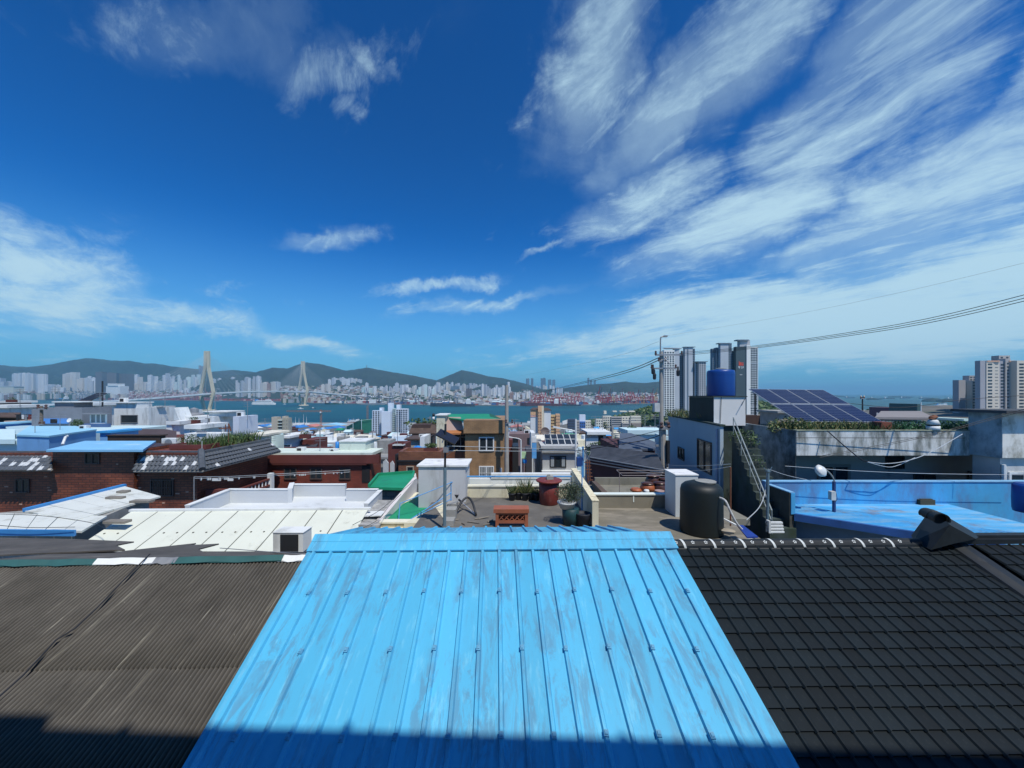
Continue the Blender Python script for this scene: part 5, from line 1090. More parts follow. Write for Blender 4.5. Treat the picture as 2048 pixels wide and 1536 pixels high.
    skirt((-14.7, 18.2, PZ(906, 18.2)), (-14.7, 23.2, PZ(906, 18.2)), (-13.95, 17.35, PZ(940, 17.35)), (-13.95, 23.2, PZ(940, 17.35)), 26, 4, lambda u, j: .06, 0)
    MB().tube([Vector((-14.72, 18.2, PZ(901, 18.2))), Vector((-13.93, 17.3, PZ(938, 17.35)))], .13, 8).build('hip_ridge', ROOFT, t)
    # roof garden
    z = PZ(906, Y) + .02
    g = thing('roof_garden', (-15.8, 20.5, z), 'row of tall green vegetables growing on the roof of the dark brick house', 'plants'); mb = MB(); mb.blades(-16.4, -14.95, 19.2, 22.9, z, .65, 700, .02, nm=2, lean=.5); mb.leaves((-15.6, 21.2, z + .2), (.8, 1.8, .25), 900, .06, nm=2); mb.leaves((-17.2, 20.5, z + .3), (.6, .5, .3), 200, .06, nm=2); mb.build('foliage', LEAFS, g)
    b = thing('planting_bed', (-17, 20, z), 'long red brown planting bed on the roof of the dark brick house', 'planter'); mb = MB(); Yb = 19.0; mb.box(PX(338, Yb), Yb, z, PX(412, Yb), Yb + .12, z + .22).box(PX(338, Yb), Yb + .8, z, PX(412, Yb), Yb + .9, z + .22).box(PX(338, Yb), Yb + .12, z, PX(338, Yb) + .1, Yb + .8, z + .22).box(PX(412, Yb) - .1, Yb + .12, z, PX(412, Yb), Yb + .8, z + .22); mb.build('sides', MAROON, b); MB().box(PX(338, Yb) + .1, Yb + .12, z, PX(412, Yb) - .1, Yb + .8, z + .17).build('soil', mat('soil', (.06, .04, .025), .95, .3, 4), b)
    Yb = 20.2; a = thing('air_conditioner', W(337, 895, Yb), 'white air conditioner unit on the roof of the dark brick house', 'air conditioner'); zz = z; MB().box(PX(323, Yb), Yb, zz + .1, PX(352, Yb), Yb + .32, PZ(877, Yb)).build('case', WHITE, a); MB().lathe(Vector((0, 0, 0)), [(.22, 0), (.22, .012)], 20).rot((0, 0, 0), 0)
    mb = MB(); mb.lathe((0, 0, 0), [(.2, 0), (.2, .015)], 20); M = Matrix.Rotation(R(90), 4, 'X'); c = W(337, 886, Yb); mb.v = [c + M @ p for p in mb.v]; mb.build('fan_grille', STEEL, a); mb = MB(); mb.box(PX(325, Yb), Yb + .03, zz, PX(328, Yb), Yb + .28, zz + .1).box(PX(347, Yb), Yb + .03, zz, PX(350, Yb), Yb + .28, zz + .1); mb.build('foot', STEEL, a)
    solo(MB().tube([W(404, 907, 18.4), W(404, 882, 18.4)], .018, 6), 'garden_stake', mat('pale_rail', (.45, .48, .46)), 'thin pale stake beside the planting bed on the dark brick roof', 'stake')
    n = thing('antenna', W(457, 876, 19.5), 'rusty roof antenna on the roof garden in front of the white stepped houses', 'antenna'); MB().tube([W(457, 885, 19.5), W(457, 846, 19.5)], .016, 6).build('mast', RUSTY, n)
    mb = MB(); mb.beam(W(438, 857, 19.5), W(460, 856, 19.5), .04, .06); mb.beam(W(451, 849, 19.5), W(451, 863, 19.5), .03); mb.beam(W(457, 848, 19.5), W(462, 862, 19.5), .05); mb.beam(W(453, 854, 19.5), W(466, 854, 19.5), .014); mb.build('crossbar', RUSTY, n)
    # porch in the shade of the side eave
    p = thing('porch', (-13.6, 20, -7), 'dark red porch with a white baluster railing in the shade beside the dark brick house', 'porch'); MB().box(-14.6, 18.3, -8, -12.6, 18.6, PZ(980, 18.3)).build('wall', MAROON, p)
    a, b_ = W(440, 992, 18.8), W(538, 958, 21.5)
    MB().beam(a, b_, .12, .08).build('rail', MAROON, p); MB().beam(a - Vector((0, 0, .35)), b_ - Vector((0, 0, .35)), .14, .1).build('lower_rail', MAROON, p)
    for i in range(14): q = a.lerp(b_, i / 13); MB().tube([q - Vector((0, 0, .35)), q], .035, 6).build('baluster', WHITE, p)
    MB().box(b_.x - .1, b_.y, -8, b_.x + .14, b_.y + .25, b_.z + .3).build('newel_post', WHITE2, p)
    st = thing('washing_line', W(388, 985, 14.2), 'washing line on a thin post with white pegs hanging in a row', 'washing line'); MB().tube([W(388, 1003, 14.2), W(388, 955, 14.2)], .02, 6).build('post', STEEL, st)
    l1 = [W(388, 957, 14.2), W(460, 956, 16.5), W(537, 952, 19.5), W(620, 948, 21), W(700, 944, 22)]; l2 = [W(388, 954, 14.2), W(460, 953, 16.5), W(537, 949, 19.5), W(700, 940, 22)]
    MB().tube(l1, .012, 4).tube(l2, .012, 4).build('line', WIREL, st)
    for i in range(26):
        q = rnd.random() * .98; k = min(3, int(q * 4)); c = l1[k].lerp(l1[k + 1], q * 4 - k); MB().box(c.x - .03, c.y - .01, c.z - .07, c.x + .03, c.y + .01, c.z + .02).build('peg', WHITE, st)
    for px, w_ in ((424, .35), (455, .22)): c = W(px, 959, 16); MB().box(c.x, c.y, c.z - .06, c.x + w_, c.y + .04, c.z + .03).build('cloth', WHITE, st)
brick_house_left()

# ================================================================== TOWN HOUSES (boxes with slabs, parapets and windows)
def house(label, px0, px1, pyt, Y, dep, wall, cat='house', slab=None, over=.25, sth=.18, par=0, wins=(), name='house', floor=None, side=None, extra=None, frame=WHITE, gl=None, zb=None, group=None):
    dep = min(dep, max(.3, .075 * Y)); x0, x1, zt = PX(px0, Y), PX(px1, Y), PZ(pyt, Y)
    if px1 < 960: x1 = min(x1 + .0, max(x0 + .3 * (x1 - x0), PX(px1, Y + dep)))
    if px0 > 1090: x0 = max(x0, min(x1 - .3 * (x1 - x0), PX(px0, Y + dep)))
    zb = tz((x0 + x1) / 2, Y) - 1.5 if zb is None else zb
    t = thing(name, ((x0 + x1) / 2, Y, zb), label, cat, group); b = zt - (sth if slab else 0)
    MB().box(x0, Y, zb, x1, Y + dep, b - par).build('wall', wall, t)
    if slab: MB().box(x0 - over, Y - over, b, x1 + over, Y + dep + over, zt).build('roof', slab, t)
    if par:
        mb = MB(); w = .16; mb.box(x0, Y, b - par, x1, Y + w, b).box(x0, Y + dep - w, b - par, x1, Y + dep, b).box(x0, Y + w, b - par, x0 + w, Y + dep - w, b).box(x1 - w, Y + w, b - par, x1, Y + dep - w, b); mb.build('parapet', wall, t)
        MB().box(x0 + w, Y + w, b - par - .01, x1 - w, Y + dep - w, b - par + .03).build('roof', floor or CONCL, t)
    for wd in wins: win(t, *wd[:4], Y, frame, gl or GLASS, *(wd[4:5] or (2,)), fw=.05 * max(1, Y / 30), bars=(wd[5] if len(wd) > 5 else 0))
    return t
GREENW = mat('mint_white_wall', (.60, .68, .60), .8, .06, .8, dirt=(.40, .44, .38), dirt_amt=.25)
PINKB = mat('pinkish_render', (.42, .31, .28), .85, .08, .6); BROWNR = mat('brown_tile_skirt', (.085, .055, .04), .7, .25, 1.5, dirt=(.15, .11, .09), dirt_amt=.3); TEALW = mat('pale_teal_wall', (.50, .66, .68), .8, .06, .5); PURPLE = mat('dark_maroon_wall', (.075, .030, .035), .85, .2, .6)
# red brick house in the middle left
t = house('long red brick house with three small windows, left of the green sloping roof', 470, 762, 905, 24, 7, BRICK_C, slab=GREENW, sth=.18, over=.12, wins=((570, 592, 938, 957), (622, 643, 938, 957), (680, 700, 938, 957)), frame=mat('brown_frame', (.09, .06, .05)))
Y = 24; MB().box(PX(505, Y), Y - .18, PZ(929, Y), PX(735, Y), Y, PZ(926, Y)).build('string_course', MAROON, t); MB().box(PX(724, Y), Y - .03, PZ(965, Y), PX(740, Y), Y + .02, PZ(930, Y)).build('door', DARK, t)
mb = MB(); mb.box(PX(505, Y), Y - .20, PZ(926, Y), PX(760, Y), Y - .0, PZ(909, Y)); mb.build('upper_band', MAROON, t)
Y = 25; t = thing('tank_house', W(706, 908, Y), 'pale mint white block on the roof of the long red brick house', 'rooftop box'); MB().box(PX(679, Y), Y, PZ(909, Y), PX(731, Y), Y + 1.6, PZ(884, Y)).build('wall', GREENW, t); MB().box(PX(678, Y), Y - .05, PZ(884, Y), PX(733, Y), Y + 1.7, PZ(884, Y) + .08).build('roof', WHITE, t)
Y = 24.6; a = thing('air_conditioner', W(666, 906, Y), 'small white air conditioner left of the mint white block on the red brick house', 'air conditioner'); MB().box(PX(658, Y), Y, PZ(907, Y), PX(674, Y), Y + .3, PZ(898, Y)).build('case', WHITE, a); mb = MB(); mb.lathe((0, 0, 0), [(.1, 0), (.1, .015)], 16); M = Matrix.Rotation(R(90), 4, 'X'); c = W(664, 902, Y); mb.v = [c + M @ p for p in mb.v]; mb.build('fan_grille', BLACKM, a)
Y = 25.5; c = W(674.5, 896, Y); b = thing('barrel', c, 'bright blue barrel behind the mint white block', 'barrel'); MB().lathe(c, [(.11, -.3), (.12, .1), (.11, .42)], 14).build('body', mat('bright_blue_plastic', (.02, .22, .60), .5), b, True)
Y = 27; solo(MB().box(PX(555, Y), Y, PZ(903, Y), PX(662, Y), Y + .12, PZ(896, Y)).box(PX(553, Y), Y - .05, PZ(896, Y), PX(664, Y), Y + .2, PZ(894.5, Y)), 'roof_railing', MAROON, 'dark red parapet band behind the white roof slab of the red brick house', 'railing')
t = house('tall pale mint wall pillar at the end of the tiled side roof', 543, 555, 872, 25.5, 1.2, GREENW, 'wall', name='wall_pillar', zb=-6)
house('white walled house under a thin cream slab behind the tip of the tiled side roof', 512, 560, 867, 34, 6, GREENW, slab=mat('cream_slab', (.70, .66, .54), .8), over=.6, sth=.16)
house('pale blue white house under a broad white roof slab, left of the dark brown roof', 564, 600, 871, 36, 6, mat('pale_blue_wall', (.55, .62, .68), .8, .06, .6), slab=WHITE, over=.55, sth=.2, wins=((567, 581, 890, 893, 1),))
t = house('house with a dark ribbed roof between the pale blue white house and the mint block', 602, 655, 880, 38, 4, MAROON)
a = [W(598, 893, 37), W(632, 893, 37), W(640, 879, 41), W(612, 879, 41)]; mb = MB(); mb.slab(a, .1); mb.build('roof', mat('dark_slate', (.05, .055, .065), .7, .3, 2), t)
# brown brick houses centre
t = house('orange brown brick house with one small window, left of the white stair box', 797, 892, 903, 21, 4.5, BRICK_O, par=.35, wins=((815, 826, 934, 942, 1),), frame=mat('sand_sill', (.40, .33, .25), .8)); Y = 21
MB().box(PX(796, Y), Y - .1, PZ(923, Y), PX(882, Y), Y, PZ(920, Y)).build('string_course', BLACKM, t);
MB().box(PX(788, Y), Y + .2, -8, PX(797, Y), Y + .6, PZ(910, Y)).build('doorway', DARK, t)
t = house('dark red brick block with a white capped parapet behind the orange brown house', 776, 822, 889, 24, 4, MAROON, par=.5); MB().box(PX(786, 24), 23.9, PZ(891, 24), PX(808, 24), 24.3, PZ(889, 24)).build('coping', WHITE, t)
t = thing('paddling_pool', W(834, 900, 23.4), 'bright blue tarpaulin covered tub on the roof of the orange brown brick house', 'tub'); mb = MB(); mb.box(PX(821, 23.4), 23.4, PZ(903, 23.4), PX(845, 23.4), 24.4, PZ(898, 23.4)); mb.build('tub', mat('light_blue_plastic', (.12, .42, .66), .5), t); mb = MB(); mb.blob(W(834, 897, 23.9), (.32, .4, .16), 10, 6, .15); mb.build('cover', mat('bright_blue_plastic', (.02, .22, .60)), t)
for i, (px0, px1, pt, pb, Y) in enumerate(((766, 776, 919, 950, 19.5), (780, 788, 922, 950, 19.8))):
    mb = MB(); x0, x1 = PX(px0, Y), PX(px1, Y); mb.wallp([(x0, Y, PZ(960, Y)), (x1, Y, PZ(960, Y)), (x1, Y, PZ(pt + 7, Y)), (x1 - .1, Y, PZ(pt, Y)) if i else (x0 + .12, Y, PZ(pt, Y)), (x0, Y, PZ(pt + 4, Y))], (0, -1, 0), .12); solo(mb, 'concrete_slab', CONCL, ('pale upright pointed slab, left one behind the green sloping roof', 'pale upright slanting slab, right one behind the green sloping roof')[i], 'slab')
t = house('dark brown house with a wide tiled skirt roof, left of the tan tile building', 824, 872, 849, 40, 8, mat('dark_brown_wall', (.07, .045, .04), .85), slab=None); Y = 40
mb = MB(); mb.slab([W(817, 866, Y - .8), W(876, 866, Y - .8), W(871, 849, Y + .6), W(825, 849, Y + .6)], .12); mb.build('skirt_roof', BROWNR, t)
mb = MB(); mb.leaves(W(845, 846, 42), (2.2, 1, .5), 200, .2, nm=2); g = thing('roof_plants', W(845, 849, 42), 'green plants on top of the dark brown skirt roof', 'plants'); mb.build('foliage', LEAFS, g)
v = thing('roof_vent', W(867, 842, 44), 'small white vent stack with a black cowl above the dark brown skirt roof', 'vent'); MB().lathe(W(867, 841, 44), [(.13, 0), (.13, .42)], 12).build('stack', WHITE, v, True); MB().lathe(W(867, 833, 44), [(.1, 0), (.15, .05), (.15, .3), (.06, .36)], 12).build('cowl', BLACKM, v, True)
# small tiled roof bits, walls behind the orange house
house('pale weathered shed on a roof, above the bright blue tub', 815, 862, 877, 30, 3, mat('weathered_grey', (.36, .35, .30), .9, .2, .8, dirt=(.5, .5, .45), dirt_amt=.4), slab=BROWNR, over=.2, sth=.1)
house('narrow white panel walled lean-to beside the dark brown house', 840, 861, 873, 29, 2, WHITE2)

# tan building
def tan_building():
    Y = 30.0; t = thing('apartment_house', (PX(950, Y), Y, -10), 'tan tiled three storey building with a green roof and white framed window in the centre', 'building')
    MB().box(PX(930, Y), Y, -11, PX(1008, Y), Y + 6, PZ(866, Y)).build('wall', TAN, t)
    MB().box(PX(928, Y), Y - .28, PZ(866, Y), PX(1010, Y), Y + 6, PZ(840, Y)).build('upper_wall', TAN, t); MB().box(PX(929, Y), Y - .16, PZ(868, Y), PX(1009, Y), Y, PZ(865, Y)).build('string_course', BLACKM, t)
    win(t, 960, 986, 876, 900, Y, WHITE, GLASS, 2, .09); win(t, 960, 986, 934, 958, Y, WHITE, glass('grey_glass', (.18, .2, .2)), 2, .08, 9)
    Y2 = 31.2; MB().box(PX(884, Y2), Y2 + .8, -11, PX(931, Y2), Y2 + 5, PZ(862, Y2)).build('recessed_wall', GLASS, t)
    mb = MB()
    for px in (885, 905, 918): mb.box(PX(px, Y2), Y2 + .7, -8, PX(px + 1.5, Y2), Y2 + .82, PZ(866, Y2))
    mb.box(PX(884, Y2), Y2 + .7, PZ(877, Y2), PX(930, Y2), Y2 + .8, PZ(875, Y2)); mb.build('balcony_frame', STEEL, t)
    MB().box(PX(880, Y2), Y2 - .2, -11, PX(931, Y2), Y2 + .7, PZ(903, Y2)).build('balcony_wall', BRICK_O, t)
    mb = MB(); mb.wallp([W(893, 862, Y2), W(927, 861, Y2), W(921, 834, Y2 + .5), W(892, 834, Y2 + .5)], (0, -1, .3), .3); mb.build('parapet', PINKB, t)
    mb = MB(); mb.slab([W(892, 867, Y2 - .5), W(929, 866, Y2 - .5), W(926, 859, Y2 + .1), W(893, 860, Y2 + .1)], .12); mb.build('skirt_roof', mat('orange_skirt', (.36, .14, .05), .8, .15, 1), t)
    MB().box(PX(873, 30.6), 30.6, -11, PX(890, 30.6), 32.5, PZ(831, 30.6)).build('stair_tower', CREAM, t); MB().box(PX(871, 30.6), 30.5, PZ(831, 30.6), PX(894, 30.6), 32.6, PZ(829, 30.6)).build('tower_slab', WHITE, t)
    mb = MB(); mb.slab([W(893, 835, Y2 + .6), W(931, 840, 30.4), W(1005, 840, 30.4), W(976, 827.5, 36.5), W(898, 828, 36.5)], .1); mb.build('roof', GREENP, t)
    mb = MB(); mb.wallp([W(978, 840.5, 30.5), W(1009, 840.5, 30.2), W(981, 827, 36.4), W(978, 828, 36.4)], (-1, -.4, .6), .12); mb.build('roof_gable', mat('dark_green_sheet', (.012, .10, .055), .7), t)
    mb = MB(); mb.box(PX(1000, Y), Y - .1, PZ(945, Y), PX(1004, Y), Y, PZ(936, Y)); mb.build('meter_box', WHITE, t)
tan_building()
# grey house with solar panels
def grey_house():
    Y = 33.0; t = house('light grey house with one wide dark window and black solar panels on its roof', 1085, 1152, 891, Y, 6, mat('light_grey_wall', (.46, .46, .44), .85, .06, .6, dirt=(.30, .30, .28), dirt_amt=.25), slab=CONCL, over=.15, sth=.25, wins=((1101, 1131, 913, 934, 3),), frame=BLACKM)
    MB().box(PX(1083, Y), Y - .3, PZ(905, Y), PX(1155, Y), Y, PZ(902, Y)).build('string_course', CONC, t)
    mb = MB()
    for a in (1101.5, 1123.5): mb.box(PX(a, Y), Y - .03, PZ(933, Y), PX(a + 6.5, Y), Y - .015, PZ(914, Y))
    mb.build('curtain', mat('curtain', (.28, .31, .32), .9), t); MB().box(PX(1083, Y), Y - .4, PZ(944, Y), PX(1160, Y), Y, PZ(940, Y)).build('ledge', WHITE, t)
    s = thing('solar_array', W(1120, 888, 34), 'ten black solar panels in two rows on the roof of the light grey house', 'solar panels'); A, B_, C_, D_ = W(1091, 889, 33.3), W(1158, 889, 33.3), W(1088, 868, 35.6), W(1150, 868, 35.6)
    n = (B_ - A).cross(C_ - A).normalized(); m = glass('black_cells', (.012, .014, .022), .25)
    def Q(u, v): return A.lerp(B_, u).lerp(C_.lerp(D_, u), v)
    for r in range(2):
        for c in range(5):
            u0, u1, v0, v1 = c / 5 + .004, (c + 1) / 5 - .004, r / 2 + .008, r / 2 + .492
            f = MB().wallp([Q(u0, v0), Q(u1, v0), Q(u1, v1), Q(u0, v1)], n, .05).build('panel_frame', WHITE, s); e = .018; MB().add([p + n * .006 for p in (Q(u0 + e * .5, v0 + e), Q(u1 - e * .5, v0 + e), Q(u1 - e * .5, v1 - e), Q(u0 + e * .5, v1 - e))], [(0, 1, 2, 3)]).build('panel', m, f)
    for u in (.05, .95):
        p = Q(u, .92); MB().beam(p - n * .06, Vector((p.x, p.y, A.z - .3)), .08).build('post', STEEL, s)
    d = thing('satellite_dish', W(1090, 872, 37), 'dark round satellite dish on a bracket behind the left end of the black solar panels', 'satellite dish'); mb = MB(); mb.lathe((0, 0, 0), [(.02, .0), (.25, .06), (.4, .16), (.42, .2), (.4, .18)], 18); M = Matrix.Rotation(R(65), 4, 'X'); c = W(1090, 864, 37); mb.v = [c + M @ p for p in mb.v]; mb.build('dish', mat('dark_dish', (.10, .075, .07), .6), d, True); MB().tube([c, W(1090, 885, 37)], .04, 6).build('mast', RUSTY, d)
grey_house()
house('small mauve brown house with two dark windows behind the alley', 1018, 1066, 868, 45, 6, mat('mauve_wall', (.20, .14, .14), .85, .1, .5), wins=((1027, 1035, 877, 887, 1), (1056, 1063, 877, 886, 1)), frame=BLACKM)
house('tall narrow cream block at the right side of the alley', 1062, 1070, 866, 40, 3, WHITE2)
t = thing('shop_sign', W(1068, 910, 31), 'upright signboard, white above and sky blue below, hanging in the alley', 'sign'); MB().box(PX(1064, 31), 31, PZ(885, 31), PX(1073, 31), 31.3, PZ(874, 31)).build('upper_panel', WHITE, t); MB().box(PX(1064, 31), 31, PZ(917, 31), PX(1073, 31), 31.3, PZ(886, 31)).build('lower_panel', mat('sign_blue', (.12, .38, .70), .5), t); MB().tube([W(1068, 885, 31.2), W(1068, 950, 31.2)], .05, 6).build('post', STEEL, t)
t = thing('shop_sign', W(1046, 910, 32), 'pale lime green signboard standing in the alley', 'sign'); MB().box(PX(1041, 32), 32, PZ(917, 32), PX(1052, 32), 32.2, PZ(904, 32)).build('panel', mat('lime_sign', (.45, .66, .38), .6), t); MB().tube([W(1046, 917, 32.1), W(1046, 950, 32.1)], .05, 6).build('post', STEEL, t)
solo(MB().lathe(W(1049, 926, 32), [(.18, 0), (.2, .1), (.18, .28)], 12), 'barrel', mat('bright_blue_plastic', (.02, .22, .60)), 'bright blue tub at the foot of the lime green signboard', 'tub')
for i, (px, pt, pb, Y, m, lb) in enumerate(((1018, 880, 950, 36, MAROON, 'dark wine red shed wall on the left side of the alley'), (1030, 893, 950, 34, BLACKM, 'dark metal gate panel in the middle of the alley'), (1078, 884, 950, 36, CONC, 'shaded grey house side at the right of the alley'), (1057, 900, 950, 33.5, mat('dark_door', (.05, .05, .06), .7), 'dark doorway block under the signboards in the alley'))):
    house(lb, px - 5, px + 7, pt, Y, 4, m, name='alley_house')
# white house right of the lamppost
t = house('white and grey house with a dark door, right of the white lamp post', 1170, 1212, 863, 48, 7, mat('mid_grey_wall', (.30, .32, .34), .85, .08, .4), slab=WHITE, over=.5, sth=.35); Y = 48
MB().box(PX(1172, Y), Y - .1, PZ(893, Y), PX(1196, Y), Y, PZ(876, Y)).build('white_panel', WHITE, t); MB().box(PX(1197, Y), Y - .08, PZ(890, Y), PX(1206, Y), Y, PZ(871, Y)).build('door', DARK, t); mb = MB(); mb.slab([W(1158, 866, Y), W(1210, 864, Y), W(1198, 857, Y + 4), W(1168, 858, Y + 4)], .2); mb.build('upper_roof', BROWNR, t)
g = thing('garden_bushes', W(1205, 900, 40), 'green garden bushes below the white and grey house', 'bushes'); mb = MB(); mb.leaves(W(1208, 897, 40), (1.9, 1.0, .75), 900, .14, nm=2); mb.leaves(W(1190, 906, 38), (1.0, .8, .4), 300, .12, nm=2); mb.build('foliage', LEAFS, g)
house('low white garden wall in front of the green bushes', 1186, 1232, 903, 36, .3, WHITE2, 'wall', name='garden_wall')
# dark maroon lean-tos
def leanto():
    t = thing('house', W(1245, 955, 20), 'dark maroon walled house with long pale gutter lines slanting down to the right', 'house')
    Y = 20; a, b = W(1180, 914, 24), W(1330, 940, 17.5); d = (b - a); n = Vector((d.y, -d.x, 0)); mb = MB(); up = Vector((0, 0, 1))
    mb.wallp([Vector((a.x, a.y, -7)), Vector((b.x, b.y, -7)), b, a], n, .2); mb.build('wall', PURPLE, t)
    for i, (dy, off) in enumerate(((0, .1), (5, .14), (11, .2))): MB().beam(a + Vector((0, 0, -.03 * dy)) + n.normalized() * off, b + Vector((0, 0, -.02 * dy)) + n.normalized() * off, .1, .05).build('gutter', STEEL, t)
    mb = MB(); c = a + Vector((.5, 2.2, .5)); e = b + Vector((.6, 2.6, .35)); mb.slab([a, b, e, c], .08); mb.build('roof', mat('dark_slate', (.05, .055, .065)), t)
    t = thing('house', W(1280, 930, 27), 'dark maroon house with a big sloping slate grey roof, left of the concrete pole', 'house'); Y = 27
    MB().box(PX(1240, Y), Y, -9, PX(1310, Y), Y + 6, PZ(897, Y)).build('wall', PURPLE, t)
    mb = MB(); mb.slab([W(1237, 898, Y - .3), W(1311, 897, Y - .3), W(1311, 884, Y + 2), W(1262, 866, Y + 5), W(1240, 866, Y + 5)], .14); mb.build('roof', mat('slate_blue_roof', (.075, .095, .13), .7, .15, .8), t)
    mb = MB(); mb.slab([W(1244, 905, Y - .7), W(1286, 905, Y - .7), W(1282, 895, Y), W(1240, 896, Y)], .06); mb.build('awning', mat('slate_blue_roof', (.075, .095, .13)), t)
    t = house('building with a pale teal white roof and green edge behind the slate grey roof', 1242, 1330, 860, 36, 9, TEALW, slab=mat('pale_teal_roof', (.55, .72, .74), .7, .05), over=.2, sth=.4)
    Y = 30; t = house('tall pale teal wall standing behind the lower concrete pole', 1312, 1339, 873, Y, 3, TEALW); MB().box(PX(1311, Y), Y - .1, PZ(893, Y), PX(1341, Y), Y, PZ(889, Y)).build('string_course', STEEL, t); win(t, 1330, 1336, 898, 935, Y, WHITE, DARK, 1, .06)
leanto()
# ---- left, behind the dark brick house
def left_town():
    # blue rendered block with a pale roof
    t = thing('house', W(110, 898, 24), 'sky blue rendered block with a pale blue flat roof behind the dark brick house', 'house')
    z = PZ(869, 23); P = [W(34, 869, 23), W(98, 869, 22.4), W(192, 861.5, 26.4), W(150, 860, 29), W(60, 861, 29)]
    P = [Vector((p.x, p.y, z)) for p in P]; mb = MB(); mb.slab([p - Vector((0, 0, .1)) for p in P], 5).build('wall', SKYB, t)
    c = sum(P, Vector()) / 5; mb = MB(); mb.slab([c + (p - c) * 1.02 for p in P], .1); mb.build('roof', mat('pale_blue_top', (.30, .58, .74), .6, .08, .6, dirt=(.45, .66, .74), dirt_amt=.4, dstretch=(1, 1, 1)), t)
    MB().tube([W(125, 889, 22), W(131, 874, 22.6), W(135, 872, 23)], .06, 7).build('drain_pipe', WHITE, t)
    mb = MB(); mb.slab([W(-10, 879, 26), W(30, 879, 26), W(30, 858, 36), W(-10, 858, 36)], .3); t = thing('house', W(0, 895, 26), 'house under a pale teal sheet roof at the far left edge', 'house'); mb.build('roof', mat('pale_teal_roof', (.55, .72, .74)), t); MB().box(PX(-20, 26), 26.3, -8, PX(28, 26), 33, PZ(882, 26)).build('wall', TEALW, t)
    t = thing('house', W(60, 870, 34), 'wide house under a pale teal patched roof around the first utility pole', 'house'); mb = MB(); mb.slab([W(20, 868, 32), W(190, 862, 33), W(170, 848, 44), W(10, 852, 44)], .3); mb.build('roof', mat('patched_teal', (.36, .52, .58), .8, .15, .4, dirt=(.62, .72, .72), dirt_amt=.5, dirt_scale=.5, dstretch=(1, 1, 1)), t); MB().box(PX(20, 34), 34, -10, PX(180, 34), 42, PZ(866, 34)).build('wall', TEALW, t)
    t = house('house with a peach coloured parapet under the hanging laundry', 8, 82, 842, 46, 6, mat('peach_wall', (.62, .46, .36), .8, .08, .5), par=.6)
    house('bright blue walled house at the left edge below the peach parapet', -20, 25, 846, 42, 6, mat('bright_blue_wall', (.09, .27, .62), .7, .1, .5), slab=mat('pale_blue_top', (1, 1, 1)), over=.3)
    l = thing('laundry_line', W(48, 840, 47), 'line of dark, white and red laundry on the far left rooftop', 'laundry'); MB().tube([W(30, 829, 47), W(66, 829, 47)], .03, 4).build('line', WIRE, l)
    for i, (px, m) in enumerate(((33, BLACKM), (38, BLACKM), (44, WHITE), (50, STEEL), (57, RED), (62, RED))): MB().box(PX(px, 47), 46.96, PZ(840 - (i % 3), 47), PX(px + 4, 47), 47.02, PZ(829.5, 47)).build('garment', m, l)
    # grey house with a window bay, pergola of solar panels on top
    Y = 40; t = house('blue grey house with a white framed window, below the tilted black solar panels', 88, 224, 815, Y, 8, GREYW, slab=None, par=.3); MB().box(PX(62, Y), Y + .05, -10, PX(90, Y), Y + 2, PZ(818, Y)).build('side_wing', GREYW, t)
    MB().box(PX(96, Y), Y + .6, PZ(818, Y), PX(134, Y), Y + 2.4, PZ(805, Y)).build('upper_wall', GREYW, t); MB().box(PX(94, Y), Y + .4, PZ(805, Y), PX(154, Y), Y + 2.6, PZ(803, Y)).build('upper_slab', WHITE, t)
    win(t, 183, 211, 829, 845, Y, WHITE, glass('curtained_glass', (.22, .26, .27)), 3, .12); MB().box(PX(172, Y), Y - .5, PZ(828, Y), PX(222, Y), Y, PZ(826, Y)).build('canopy', GREYW, t)
    mb = MB(); mb.box(PX(165, Y), Y - .25, PZ(862, Y), PX(222, Y), Y, PZ(847, Y)); mb.build('blue_band', mat('dark_blue_band', (.06, .12, .25), .7), t)
    MB().box(PX(86, Y), Y - .15, PZ(847, Y), PX(138, Y), Y - .0, PZ(837, Y)).build('blue_fence', mat('bright_blue_wall', (1, 1, 1)), t); MB().box(PX(105, Y), Y - .2, PZ(846, Y), PX(118, Y), Y - .15, PZ(838, Y)).build('opening', DARK, t)
    s = thing('solar_array', W(180, 815, 44), 'steeply tilted black solar panel frame on posts over the blue grey house', 'solar panels'); Y = 43; A, B_, C_, D_ = W(146, 805, Y), W(170, 805, Y), W(193, 786, Y + 4), W(214, 786, Y + 4); n = (B_ - A).cross(C_ - A).normalized()
    for i in range(4):
        u0, u1 = i / 4 + .02, (i + 1) / 4 - .02; mb = MB(); mb.wallp([A.lerp(B_, u0), A.lerp(B_, u1), C_.lerp(D_, u1), C_.lerp(D_, u0)], n if n.z > 0 else -n, .1); mb.build('panel', BLACKM, s)
    mb = MB(); mb.beam(W(160, 803, Y), W(160, 817, Y), .25); mb.beam(W(181, 801, Y + 1), W(181, 817, Y + 1), .25); mb.build('post', BLACKM, s); MB().tube([W(205, 762, Y), W(205, 817, Y)], .08, 6).build('mast', BLACKM, s)
    house('low white house roof behind the tilted black solar panels', 168, 232, 806, 60, 8, WHITE2, slab=WHITE, over=.5, sth=.4)
    house('white flat roofed house at the far left edge of the water', -30, 40, 802, 62, 9, GREYW, slab=WHITE, over=.5, sth=.35); house('long white house with a flat white slab and a dark brown lower roof, far left', -30, 86, 810, 52, 8, WHITE2, slab=WHITE, over=.4, sth=.4)
    mb = MB(); mb.slab([W(-20, 833, 49), W(36, 834, 49), W(42, 825, 51.5), W(-20, 825, 51.5)], .15); t = thing('porch_roof', W(10, 834, 50), 'brown lean-to roof along the front of the long white house, far left', 'roof'); mb.build('roof', BROWNR, t); MB().box(PX(-20, 50), 50, -12, PX(34, 50), 51.5, PZ(835, 50)).build('wall', DARK, t)
